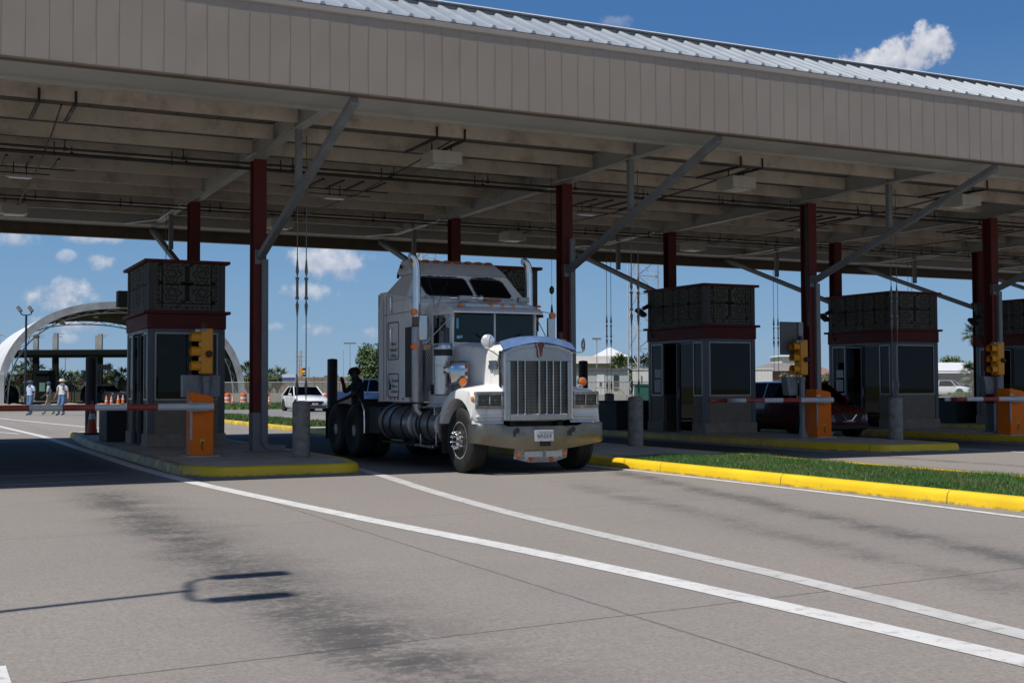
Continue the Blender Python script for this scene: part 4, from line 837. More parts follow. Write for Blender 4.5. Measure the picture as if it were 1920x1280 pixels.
for fx in (.125, .25, .63, .745, .875):
    x = mi0 + (mi1-mi0)*fx; TB(MB().cyl((x, gy+.015, .88), (x, gy+.015, 1.84), .0105, n=10).lathe([(.0105, 0), (0, .04)], (x, gy+.015, 1.84), n=10), 'grille_bar', MCHR)
TB(MB().box(U-.005, U+.025, gy-.004, gy+.03, .88, 1.79), 'centre_strip', MGRI)
# emblem: red shield with chrome rim
e = TB(MB().prism([(U-.045, 2.12), (U+.08, 2.12), (U+.095, 2.04), (U+.065, 1.99), (U+.055, 1.86), (U+.018, 1.835), (U-.02, 1.86), (U-.03, 1.99), (U-.06, 2.04)], gy-.05, gy-.012, 'xz'), 'emblem', dull_metal('emblem_rim', (.4, .4, .4), (.5, .5, .5), .3), gs, bevel=.006)
TB(MB().prism([(U-.03, 2.105), (U+.065, 2.105), (U+.08, 2.04), (U+.05, 1.985), (U+.04, 1.875), (U+.018, 1.855), (U-.005, 1.875), (U-.015, 1.985), (U-.045, 2.04)], gy-.056, gy-.051, 'xz'), 'emblem_face', mk_once('faded_red_enamel', (.15, .04, .03), .45), gs)
# bug shield over hood front
secs = []
for i in range(13):
    u = -1 + 2*i/12; x = U + u*.64; zt = 2.145 - .10*abs(u)**2.2; zl = 2.09 - .125*abs(u)**1.6
    secs.append([(x, gy-.02, zl-.01), (x, gy-.075, zl + .0), (x, gy-.06, zl+.02), (x, gy+.06, zt+.035), (x, gy+.11, zt+.05), (x, gy+.12, zt+.035), (x, gy+.0, zl+.02)])
TB(MB().loft(secs), 'bug_shield', MBLUEC, ang=50)
# hood: lofted from grille back to the cowl
secs = []
for (y, hw, zt, zs, zb) in ((17.54, .60, 2.08, 1.93, 1.10), (17.75, .615, 2.10, 1.96, 1.12), (18.1, .645, 2.115, 2.0, 1.15), (18.5, .69, 2.13, 2.04, 1.15), (18.86, .745, 2.145, 2.07, 1.15), (19.04, .79, 2.15, 2.08, 1.05)):
    L_ = [(U-hw, y, zb), (U-hw*1.0, y, 1.6), (U-hw*.985, y, zs-.1), (U-hw*.94, y, zs), (U-hw*.8, y, zs+(zt-zs)*.5), (U-hw*.4, y, zt-.015), (U, y, zt), (U+hw*.4, y, zt-.015), (U+hw*.8, y, zs+(zt-zs)*.5), (U+hw*.94, y, zs), (U+hw*.985, y, zs-.1), (U+hw, y, 1.6), (U+hw, y, zb)]
    secs.append(L_)
TB(MB().loft(secs), 'hood', MTW, ang=30, bevel=.01)
TB(MB().box(U-.62, U-.55, 17.55, 17.6, 1.05, 1.95).box(U+.55, U+.62, 17.55, 17.6, 1.05, 1.95), 'hood_edge', MCHAS)
# fenders
def fender(s):
    xo = U + s*1.14; xi = U + s*.6
    top = [(17.47, .84), (17.46, 1.0), (17.47, 1.24), (17.52, 1.30), (17.62, 1.335), (17.8, 1.36), (18.05, 1.365), (18.3, 1.33), (18.52, 1.24), (18.68, 1.1), (18.78, .95), (18.83, .78)]
    arch = [(18.06 + .64*cos(a), .56 + .64*sin(a)) for a in [radians(q) for q in (20, 35, 50, 65, 80, 95, 110, 125, 140, 152, 158)]]
    ext = top + [(18.72, .76)] + arch
    secs = []
    rows = [(xi, .995, .06), (U+s*.8, 1.0, .03), (U+s*1.0, .998, 0), (U+s*1.09, .985, -.01), (xo, .95, -.03)]
    # skin: for each outline point between top curve and arch
    mb = MB()
    tops = []
    for (x, k, dz) in rows:
        e_ = 0 if x != xo else 1
        tops.append([(x, y + (0.0 if not e_ else (.03 if y < 17.6 else (-.02 if y > 18.5 else 0))), z if z < .9 else .84 + (z-.84)*1.0 + dz*(1 if z > 1.1 else .3)) for y, z in top])
    mb.loft(tops, closed=False)
    # outer side face between top curve and wheel arch
    t0 = tops[-1]; ar = [(xo, y, z) for y, z in reversed(arch)]
    M_ = 24
    def resample(P_, n):
        P_ = [Vector(p) for p in P_]; L = [0]
        for i in range(1, len(P_)): L.append(L[-1] + (P_[i]-P_[i-1]).length)
        r_ = []
        for k in range(n):
            d_ = L[-1]*k/(n-1); i = max(j for j in range(len(L)) if L[j] <= d_ + 1e-9); i = min(i, len(P_)-2); f = (d_-L[i])/max(1e-9, L[i+1]-L[i]); r_.append(P_[i].lerp(P_[i+1], f))
        return r_
    A = resample(t0, M_); B_ = resample(ar, M_)
    Mid = [a.lerp(b, .4) + Vector((s*.012, 0, 0)) for a, b in zip(A, B_)]; Lip = [b + Vector((s*.012, 0, 0)) for b in B_]; In = [b + Vector((-s*.06, 0, 0)) for b in B_]
    mb.loft([A, Mid, Lip, In], closed=False)
    Lin = [Vector((xi, b.y, b.z)) for b in B_]
    mb.loft([In, Lin], closed=False)
    f = TB(mb, 'fender', MTW, ang=50)
    # front closing face below hood line
    TB(MB().box(min(xi, U+s*1.1), max(xi, U+s*1.1), 17.5, 17.54, .86, 1.28), 'fender_front', MCHAS, f)
    # headlamp bezel
    a, b = sorted((U + s*.63, U + s*1.1)); z0, z1 = 1.035, 1.305; y = 17.41
    hb = MB().box(a, b, y, 17.5, z0, z0+.045).box(a, b, y, 17.5, z1-.045, z1).box(a, a+.04, y, 17.5, z0+.045, z1-.045).box(b-.04, b, y, 17.5, z0+.045, z1-.045).box((a+b)/2-.012, (a+b)/2+.012, y, 17.5, z0+.045, z1-.045)
    hz = TB(hb, 'headlamp_bezel', MBEZ, bevel=.008)
    for (p, q) in ((a+.04, (a+b)/2-.012), ((a+b)/2+.012, b-.04)):
        TB(MB().box(p+.004, q-.004, y+.02, y+.05, z0+.05, z1-.05), 'headlight', MHLL, hz, bevel=.012)
        TB(MB().ball(((p+q)/2, y+.025, (z0+z1)/2), .045, sc=(1, .4, 1)), 'bulb', mk_once('lamp_reflector', (.10, .10, .09), .4, metal=.3), hz)
        TB(MB().box(p, q, y+.012, y+.016, z0+.105, z0+.112), 'lens_rib', MCHAS, hz)
    # lower ledge
    TB(MB().box(min(a, b)+.02, max(a, b), 17.43, 17.5, .9, .93), 'ledge', MTW, f, bevel=.008)
    # turn signal on top of the fender
    tx, ty = (U + s*1.02, 18.15) if s < 0 else (U + s*.98, 17.75)
    tl = TB(MB().cyl((tx, ty, 1.33), (tx, ty, 1.42), .018, n=8).cyl((tx, ty-.035, 1.46), (tx, ty+.04, 1.46), .072, n=18), 'turn_signal', MGALV)
    TB(MB().lathe([(.068, 0), (.06, -.02), (.0, -.03)], (tx, ty-.036, 1.46), axis='y', n=18), 'amber_lens', MAMB, tl)
    if s < 0: TB(MB().ball((U+s*1.13, 17.5, 1.19), .035, sc=(.6, 1, 1.4)), 'side_marker', MAMB, f)
    # round mirror on its arm
    mx_, my_, mz_ = (U - .8, 17.62, 2.10) if s < 0 else (U + 1.0, 17.72, 2.07)
    mr_ = TB(MB().tube([(U+s*.6, 17.62, 1.86), (U+s*.72, 17.6, 1.93), (mx_, my_+.04, mz_-.12), (mx_, my_+.02, mz_)], .009, 6), 'mirror_arm', MGALV)
    R_ = Matrix.Rotation(radians(-22 if s < 0 else 55), 3, 'Z')
    TB(MB().lathe([(.0, .045), (.06, .035), (.1, .015), (.112, 0), (.11, -.006), (.07, -.018), (0, -.025)], (mx_, my_, mz_), axis='y', n=24, M_=R_ @ Matrix.Rotation(pi if s < 0 else 0, 3, 'Z')), 'fender_mirror', mk_once('mirror_back', (.78, .79, .8), .22 , metal=.6) if s < 0 else MCHR, mr_)
    if s < 0: TB(MB().tube([(mx_+.02, my_-.04, mz_+.11), (mx_+.0, my_-.05, mz_), (mx_+.01, my_-.035, mz_-.12)], .006, 6), 'mirror_strut', MGALV, mr_)
sym(fender)
# hood side emblem
TB(MB().prism([(17.62, 1.66), (17.9, 1.66), (17.92, 1.72), (17.88, 1.74), (17.9, 1.8), (17.64, 1.8), (17.6, 1.74), (17.6, 1.7)], U-.64, U-.66, 'yz').prism([(17.72, 1.66), (17.8, 1.66), (17.76, 1.61)], U-.64, U-.655, 'yz'), 'side_emblem', MALU)
# cab
def cab_sec(y, hw, zb, zt): return [(U-hw, y, zb), (U-hw, y, zt-.1), (U-hw+.05, y, zt-.02), (U-hw*.6, y, zt), (U+hw*.6, y, zt), (U+hw-.05, y, zt-.02), (U+hw, y, zt-.1), (U+hw, y, zb)]
mb = MB()
# pillars and panels round the openings
wz0, wz1 = 2.16, 2.64
fl_, fr_, bl_, br_ = (U-.80, 19.05), (U+.80, 19.05), (U-.9, 19.85), (U+.9, 19.85)
def wall(mb, p, q, z0, z1, th=.03, inw=(0, 0)):
    mb.add([(p[0], p[1], z0), (q[0], q[1], z0), (q[0], q[1], z1), (p[0], p[1], z1), (p[0]+inw[0], p[1]+inw[1], z0), (q[0]+inw[0], q[1]+inw[1], z0), (q[0]+inw[0], q[1]+inw[1], z1), (p[0]+inw[0], p[1]+inw[1], z1)], [(0,1,2,3),(7,6,5,4),(0,4,5,1),(3,2,6,7),(0,3,7,4),(1,5,6,2)])
# firewall and windshield surround
wall(mb, fl_, fr_, 1.0, wz0, inw=(0, .03)); wall(mb, fl_, fr_, wz1, 2.72, inw=(0, .03))
wall(mb, fl_, (U-.745, 19.05), wz0, wz1, inw=(0, .03)); wall(mb, (U+.745, 19.05), fr_, wz0, wz1, inw=(0, .03)); wall(mb, (U-.015, 19.05), (U+.015, 19.05), wz0, wz1, inw=(0, .03))
for s in (-1, 1):
    P_ = lambda v: (U + s*(.80 + .1*(v-19.05)/.8), v)
    i_ = (-s*.03, 0)
    wall(mb, P_(19.05), P_(19.85), 1.0, 2.13, inw=i_); wall(mb, P_(19.05), P_(19.85), 2.62, 2.74, inw=i_); wall(mb, P_(19.05), P_(19.12), 2.13, 2.62, inw=i_); wall(mb, P_(19.72), P_(19.85), 2.13, 2.62, inw=i_)
wall(mb, bl_, br_, 1.0, 2.74, inw=(0, -.03))
mb.box(U-.85, U+.85, 19.1, 19.8, 1.0, 1.03)
cab_o = TB(mb, 'cab', MTW, bevel=.012, seg=3)
secs = []
for (y, hw, zt, zl) in ((18.99, .80, 2.74, 2.70), (19.06, .84, 2.80, 2.70), (19.3, .88, 2.85, 2.70), (19.86, .92, 2.87, 2.70)):
    secs.append([(U-hw, y, zl), (U-hw, y, zl+.03), (U-hw+.06, y, zt-.03), (U-hw*.6, y, zt), (U+hw*.6, y, zt), (U+hw-.06, y, zt-.03), (U+hw, y, zl+.03), (U+hw, y, zl)])
TB(MB().loft(secs), 'cab_roof', MTW, ang=30)
# visor over windshield
secs = []
for i in range(11):
    u = -1+2*i/10; x = U+u*.85; y = 18.84 + .05*abs(u)**3
    secs.append([(x, y, 2.63), (x, y-.01, 2.655), (x, 19.0, 2.735), (x, 19.04, 2.735), (x, 19.03, 2.70), (x, y+.02, 2.63)])
TB(MB().loft(secs), 'sun_visor', MTW, bevel=.004)
TB(MB().box(U-.6, U+.6, 18.93, 18.96, 2.745, 2.775), 'roof_trim', MGRI)
for x in (-.68, -.12, .1, .3, .8): TB(MB().lathe([(.055, 0), (.05, .02), (.03, .04), (0, .045)], (U+x, 18.97, 2.755), n=14), 'cab_light', MAMB)
for (x, w) in ((-.52, .22), (.0, .3), (.6, .2)):
    TB(MB().box(U+x-w/2, U+x+w/2, 19.1, 19.22, 2.85, 2.94 if x else 2.9), 'roof_lamp', MGALV if x else MAMBD, bevel=.01); TB(MB().box(U+x-w/2+.015, U+x+w/2-.015, 19.09, 19.098, 2.86, 2.93 if x else 2.89), 'lamp_lens', mk_once('pale_lens', (.35, .35, .34), .2) if x else MAMBD)
for sx in (-.35, .35): pass
TB(MB().cyl((U-.72, 19.3, 2.9), (U-.3, 19.15, 2.9), .03, n=10).lathe([(.03, 0), (.07, .09)], (U-.3, 19.15, 2.9), axis='x', n=12), 'air_horn', MALU)
# glazing
for (a, b) in ((-.745, -.015), (.015, .745)):
    TB(MB().box(U+a, U+b, 19.062, 19.068, wz0, wz1), 'windshield', MGLT)
mb = MB()
for pts in ([(U-.755, 2.15), (U+.755, 2.15), (U+.755, 2.65), (U-.755, 2.65), (U-.755, 2.15)],): mb.tube([(p[0], 19.045, p[1]) for p in pts], .012, 6)
TB(mb, 'windshield_seal', MCHAS)
TB(MB().box(U-.74, U+.74, 19.07, 19.073, 2.53, 2.635), 'sun_strip', glass_mat('blue_sun_strip', (.06, .2, .3)))
for s in (-1, 1): TB(MB().add([(U+s*.793, 19.12, 2.13), (U+s*.868, 19.72, 2.13), (U+s*.868, 19.72, 2.62), (U+s*.793, 19.12, 2.62)], [(0, 1, 2, 3)]), 'side_window', glass_mat('cab_side_glass', (.03, .03, .03), gl=.22))
for (x0, x1) in ((-.35, -.12), (.25, .5)): TB(MB().tube([(U+x0, 19.03, 2.28 if x0 < 0 else 2.12), (U+x1, 19.02, 2.12 if x0 < 0 else 2.3)], .008, 6), 'wiper', MCHAS)
# stickers, dash things, seats
TB(MB().box(U-.72, U-.68, 19.055, 19.059, 2.37, 2.55), 'sticker', mk_once('light_blue_sticker', (.1, .4, .6)), cab_o); TB(MB().box(U-.71, U-.66, 19.055, 19.059, 2.2, 2.25).box(U-.65, U-.61, 19.055, 19.059, 2.21, 2.255), 'sticker', mk_once('pale_sticker', (.35, .6, .65)), cab_o)
TB(MB().box(U-.7, U+.7, 19.08, 19.35, 2.0, 2.14), 'dashboard', MDARK); TB(MB().box(U+.42, U+.66, 19.3, 19.34, 2.05, 2.5), 'curtain', mk_once('pale_green_cloth', (.3, .36, .32), .9))
for s in (-1, 1): TB(MB().box(U+s*.42-.25, U+s*.42+.25, 19.55, 19.75, 1.3, 2.35), 'seat', MDARK, bevel=.05)
mb = MB()
for k in range(9): a = k*pi/4; mb
TB(MB().tube([(U+.42+.22*cos(a), 19.3, 2.13+.1*sin(a)) for a in [q*pi/8 for q in range(17)]], .014, 6), 'steering_wheel', mk_once('pale_wheel', (.3, .34, .32)))
# door seams, step sill, marker lights on cab
for s in (-1, 1):
    TB(MB().tube([(U+s*.815, 19.1, 2.08), (U+s*.815, 19.1, 1.2), (U+s*.83, 19.2, 1.08), (U+s*.885, 19.7, 1.08)], .006, 5), 'door_seam', MCHAS, cab_o); TB(MB().box(U+s*.9-.02, U+s*.9+.02, 19.6, 19.72, 1.25, 1.42), 'door_handle', MCHAS, cab_o, bevel=.01)
    TB(MB().box(min(U+s*.82, U+s*.96), max(U+s*.82, U+s*.96), 18.95, 19.8, .93, 1.08), 'cab_skirt', MTW, bevel=.01)
    for y in (19.05, 19.22, 19.4): TB(MB().lathe([(.025, 0), (.02, s*.012), (0, s*.014)], (U+s*.962, y, 1.0), axis='x', n=12), 'skirt_light', MAMBD)
# air cleaners, snorkels
for s in (-1, 1):
    x, y = U+s*1.01, 18.95
    ac = TB(MB().lathe([(.14, 1.24), (.155, 1.26), (.155, 1.72), (.16, 1.725), (.16, 1.75), (.155, 1.755), (.155, 2.0), (.165, 2.01), (.165, 2.06), (.15, 2.09), (0, 2.095)], (x, y, 0), n=32), 'air_cleaner', MALU)
    TB(MB().lathe([(.158, 1.9), (.159, 2.0)], (x, y, 0), n=32), 'band', MCHAS, ac)
    secs = []; D1 = Vector((-s*.85, -.5, 0)).normalized(); D2 = Vector((0, 0, 1)); D3 = Vector((-s*.5, .85, 0)).normalized(); P0 = Vector((U+s*1.06, 18.66, 1.62))
    for (k, r1, hz, dz) in ((-.06, .03, .05, .04), (.0, .07, .07, .04), (.04, .075, .075, .04), (.05, .1, .2, -.005), (.08, .13, .215, -.015), (.3, .14, .215, -.02), (.35, .13, .205, -.02), (.36, .1, .18, -.02)):
        c = P0 + D1 * k + Vector((0, 0, dz)); secs.append([tuple(c + D3 * (r1 * (abs(cos(a))**.7) * (1 if cos(a) > 0 else -1)) + D2 * (hz * (abs(sin(a))**.7) * (1 if sin(a) > 0 else -1))) for a in [q*pi/10 for q in range(20)]])
    TB(MB().loft(secs), 'intake_snorkel', MCHR, ac, ang=40)
    for z in (1.74, 1.62, 1.5): q = P0 + D1 * .33 - D3 * .13; TB(MB().ball((q.x, q.y-.01, z-.02), .036, sc=(.8, .8, 1.1)), 'marker_light', MAMBD, ac)
# mirrors on the doors
for s in (-1, 1):
    x, y = (U-1.27, 19.2) if s < 0 else (U+1.2, 19.25)
    m_ = TB(MB().tube([(U+s*.84, 19.15, 2.72), (x, y, 2.68), (x, y, 2.1), (U+s*.86, 19.2, 2.02)], .011, 6), 'mirror_frame', MGALV)
    TB(MB().box(x-.075, x+.075, y-.03, y+.03, 2.16, 2.6), 'west_coast_mirror', MALU, m_, bevel=.02, seg=3)
    TB(MB().tube([(U+s*.79, 19.04, 2.6), (x-s*.02, y-.02, 2.1)], .008, 6), 'mirror_brace', MGALV, m_)
    for z in (2.64, 2.06): TB(MB().cyl((x-.16 if s < 0 else x+.03, y-.03, z), (x-.16 if s < 0 else x+.03, y+.03, z), .058, n=16), 'mirror_light', MAMB, m_)
    if s < 0: TB(MB().box(x-.0, x+.14, y-.05, y+.07, 2.0, 2.1), 'mirror_bracket', mk_once('tan_bracket', (.35, .27, .18)), m_, bevel=.02)
    TB(MB().tube([(U+s*.84, 19.1, 2.08), (U+s*1.0, 19.0, 2.14), (U+s*.9, 18.8, 2.1), (U+s*.7, 18.75, 2.1)], .007, 6), 'grab_wire', MGALV)
# antennas
TB(MB().tube([(U-.93, 19.5, 2.7), (U-1.0, 19.45, 3.0), (U-1.1, 19.4, 3.25)], .004, 5), 'antenna', MCHAS); TB(MB().tube([(U-.9, 19.5, 2.7), (U-.8, 19.5, 3.0), (U-.68, 19.5, 3.2)], .004, 5), 'antenna', MCHAS)
# sleeper box
sl, sr, sy0, sy1 = U-1.18, U+1.18, 19.98, 21.6
def ring(hw, y0, y1, z, r=.06):
    return [(U-hw+r, y0, z), (U+hw-r, y0, z), (U+hw-r*.3, y0+r*.3, z), (U+hw, y0+r, z), (U+hw, y1, z), (U-hw, y1, z), (U-hw, y0+r, z), (U-hw+r*.3, y0+r*.3, z)]
rings = [ring(1.18, 20.0, 21.6, 1.12), ring(1.18, 20.0, 21.6, 2.86), ring(1.17, 20.06, 21.6, 2.93)]
body = TB(MB().loft(rings), 'sleeper_body', MTW, ang=30)
# upper wedge: side slopes up and in, front raked with two windows
A = [(U-1.18, 20.1, 2.93), (U+1.18, 20.1, 2.93), (U+1.18, 21.3, 2.93), (U-1.18, 21.3, 2.93)]
TB(MB().box(U-1.178, U+1.178, 21.305, 21.598, 2.9, 3.13), 'sleeper_fairing', MTW, bevel=.015)
B_ = [(U-1.17, 20.2, 2.98), (U+1.17, 20.2, 2.98), (U+1.17, 21.3, 3.1), (U-1.17, 21.3, 3.1)]
C_ = [(U-.93, 20.5, 3.42), (U+.93, 20.5, 3.42), (U+.93, 21.1, 3.42), (U-.93, 21.1, 3.42)]
mb = MB().loft([B_, C_]); mb.loft([A, B_]); TB(mb, 'sleeper_upper', MTW, bevel=.025, seg=3)
D_ = [(U-.93, 20.47, 3.424), (U+.93, 20.47, 3.424), (U+.93, 21.25, 3.424), (U-.93, 21.25, 3.424)]; E_ = [(U-.96, 20.58, 3.46), (U+.96, 20.58, 3.46), (U+.96, 21.3, 3.46), (U-.96, 21.3, 3.46)]; F_ = [(U-.86, 20.98, 3.72), (U+.86, 20.98, 3.72), (U+.86, 21.3, 3.72), (U-.86, 21.3, 3.72)]
cap_ = TB(MB().loft([D_, E_, F_]), 'roof_cap', MTW, bevel=.02, seg=3)
for k in range(8):
    x = U-.74 + k*.212; TB(MB().ball((x, 20.90, 3.695), .085, n=12, m_=6, sc=(1, .5, .36)), 'clearance_light', MAMBD, cap_)
TB(MB().box(U-.98, U-.95, 21.0, 21.06, 3.55, 3.62).box(U-1.0, U-.97, 21.1, 21.16, 3.38, 3.45), 'clip', MCHAS, cap_)
# sleeper windows on the raked front
def onrake(x, f): p = Vector((x, 20.2 + .3*f, 2.98 + .44*f)); return (p.x, p.y - .018, p.z - .0)
wn_ = [([-.86, -.8, .02, .05, .03, -.78], [.72, .92, .93, .85, .12, .10]), ([.1, .14, .72, .78, .88, .14], [.85, .93, .9, .8, .06, .12])]
for (us, fs) in (([-.88, -.84, .0, .04, .12, .07, -.74, -.79], [.72, .84, .84, .78, .16, .08, .08, .16]), ([.14, .18, .74, .79, .89, .85, .25, .2], [.78, .84, .80, .72, .14, .06, .08, .16])):
    TB(MB().add([onrake(U+u, f) for u, f in zip(us, fs)], [tuple(range(8))]), 'sleeper_window', mk_once('black_glass', (.006, .006, .008), .12))
    TB(MB().tube([onrake(U+u, f) for u, f in zip(us + us[:1], fs + fs[:1])], .012, 6), 'window_seal', MCHAS)
for (x0, x1, f0) in ((-.8, -.1, .9), (.2, .62, .92), (.3, .7, .88)):
    L = 14; up_ = [(x0+(x1-x0)*i/L, f0 + random.uniform(.0, .05)) for i in range(L+1)]; dn = [(x0+(x1-x0)*i/L, f0 - random.uniform(.005, .03)) for i in range(L+1)]; mb = MB()
    for i in range(L): mb.quad(onrake(U+up_[i][0], up_[i][1]), onrake(U+up_[i+1][0], up_[i+1][1]), onrake(U+dn[i+1][0], dn[i+1][1]), onrake(U+dn[i][0], dn[i][1]))
    TB(mb, 'paint_chip', MNAVY, body)
for k in range(12):
    u = random.uniform(-.9, .9); q = onrake(U+u, random.uniform(-.06, .05)); TB(MB().box(q[0]-.02, q[0]+random.uniform(.0, .06), q[1]-.004, q[1]-.001, q[2]-.006, q[2]+.008), 'paint_chip', MNAVY, body)
TB(MB().box(U-1.19, U+1.19, 21.6, 21.63, 1.1, 3.1), 'sleeper_back', MALU)
# sleeper side details
for s in (-1, 1):
    X_ = U + s*1.183
    def frame(y0, y1, z0, z1):
        q = rounded([(y0, z0), (y1, z0), (y1, z1), (y0, z1)], .07, 4); q.append(q[0]); return MB().tube([(X_, a, b) for a, b in q], .009, 5)
    TB(frame(20.58, 21.12, 1.88, 2.55), 'side_hatch', MCHAS, body); TB(frame(20.58, 21.12, 1.2, 1.62), 'side_hatch', MCHAS, body)
    for z in (2.88, 2.3): TB(MB().tube([(X_, 20.9, z+.14), (X_+s*.035, 20.9, z+.12), (X_+s*.035, 20.88, z-.12), (X_, 20.88, z-.14)], .014, 8), 'grab_handle', MCHR, body)
    TB(MB().box(X_-.003, X_+.003, 20.05, 21.35, 2.70, 2.708).box(X_-.003, X_+.003, 21.35, 21.358, 1.15, 3.0).box(X_-.003, X_+.003, 21.2, 21.206, 1.2, 3.05), 'panel_seam', mk_once('seam_grey', (.1, .1, .1)), body)
    for y in (20.35, 20.6, 20.78, 20.98): TB(MB().lathe([(.028, 0), (.022, s*.012), (0, s*.015)], (X_, y, 1.17), axis='x', n=12), 'skirt_light', MAMBD, body)
MLET = mk('faded_grey_lettering', (.16, .16, .17), .6)
MLD = mk('dark_lettering', (.02, .02, .025), .6)
random.seed(3)
def scribble(z, y0, y1, h, m_, slant=.3, nm='lettering'):
    """worn script lettering: short slanted strokes"""
    mb = MB(); y = y1
    while y > y0:
        w = random.uniform(.02, .035); hh = h * random.choice((.6, .6, 1, .75)); X_ = U - 1.186
        mb.add([(X_, y, z), (X_, y-.011, z), (X_, y-.011-slant*hh, z+hh), (X_, y-slant*hh, z+hh)], [(0, 1, 2, 3)])
        if random.random() < .7: mb.add([(X_, y-.01, z+hh*.5), (X_, y-w, z+hh*.3), (X_, y-w, z+hh*.15), (X_, y-.01, z+hh*.35)], [(0, 1, 2, 3)])
        y -= w
    TB(mb, nm, m_, body)
scribble(2.13, 20.7, 20.95, .075, MLET); scribble(2.02, 20.66, 21.03, .085, MLET); scribble(1.91, 20.7, 21.0, .08, MLET)
scribble(1.47, 20.62, 20.92, .06, MLD, 0); scribble(1.375, 20.66, 20.92, .055, MLD, 0); scribble(1.28, 20.6, 20.95, .055, MLD, 0)
TB(MB().prism([(20.97, 1.33), (21.06, 1.33), (21.06, 1.46), (21.03, 1.55), (21.0, 1.46), (20.97, 1.44)], U-1.185, U-1.187, 'yz'), 'logo', MLD, body)
# stacks and mufflers
MPERF = NT('perforated_heat_shield'); g_ = MPERF.coord(); sp = MPERF.n('ShaderNodeSeparateXYZ'); MPERF.l(g_, sp.inputs[0])
fz = MPERF.math('FRACT', MPERF.math('MULTIPLY', sp.outputs[2], 26)); fy = MPERF.math('FRACT', MPERF.math('MULTIPLY_ADD', MPERF.math('ADD', sp.outputs[1], sp.outputs[0]), 26, MPERF.math('MULTIPLY', MPERF.math('FLOOR', MPERF.math('MULTIPLY', sp.outputs[2], 26)), .5)))
d_ = MPERF.math('ADD', MPERF.math('POWER', MPERF.math('SUBTRACT', fz, .5), 2), MPERF.math('POWER', MPERF.math('SUBTRACT', fy, .5), 2)); hole = MPERF.ramp(d_, .07, .1, 1, 0)
MPERF.set(MPERF.mix(hole, (.36, .36, .36), (.01, .01, .01)), .45, MPERF.math('MULTIPLY_ADD', hole, -.8, .8)); MPERF = MPERF.m
for s in (-1, 1):
    x, y = U+s*1.1 + (-.03 if s < 0 else -.03), 19.84
    mu = TB(MB().lathe([(.08, 1.08), (.125, 1.12), (.13, 1.15), (.13, 2.38), (.125, 2.42), (.08, 2.44)], (x, y, 0), n=28), 'muffler', MTANK)
    TB(MB().lathe([(.075, 2.44), (.082, 2.46), (.082, 2.5), (.075, 2.52), (.082, 2.54), (.082, 2.58), (.072, 2.6)], (x, y, 0), n=20), 'pipe_clamp', mk_once('rusty_clamp', (.16, .13, .1), .6, metal=.3), mu)
    pts = [(x, y, 2.58), (x, y, 3.42)] + [(x - .0*s - .11*(1-cos(a)), y + .02*sin(a), 3.42 + .24*sin(a)) for a in [radians(q) for q in (20, 40, 60, 80, 100)]]
    TB(MB().tube(pts, .068, 18), 'exhaust_stack', MCHR, mu)
    TB(MB().box(x+.11, x+.23, y-.13, y-.12, 1.32, 2.1) if s < 0 else MB().box(x-.23, x-.11, y-.13, y-.12, 1.32, 2.1), 'heat_shield', MPERF, mu)
    TB(MB().box(x+.07, x+.16, y-.15, y-.14, 2.14, 2.65) if s < 0 else MB().box(x-.16, x-.07, y-.15, y-.14, 2.14, 2.65), 'upper_shield', MALU, mu)
    TB(MB().box(x-s*.09-.022, x-s*.09+.022, y-.158, y-.151, 2.36, 2.52), 'reflector', MAMBD, mu)
    TB(MB().box(x-.14, x-.125, y-.05, y+.2, 1.2, 2.42), 'stack_side_plate', mk_once('dark_bracket', (.04, .04, .04)), mu)  # thin dark plate left of the muffler
    TB(MB().tube([(x, y, 1.1), (x, y-.01, .98), (x-s*.08, y-.05, .88), (x-s*.3, y-.1, .85), (x-s*.6, y-.1, .85)], .085, 16), 'exhaust_elbow', MTANK, mu)
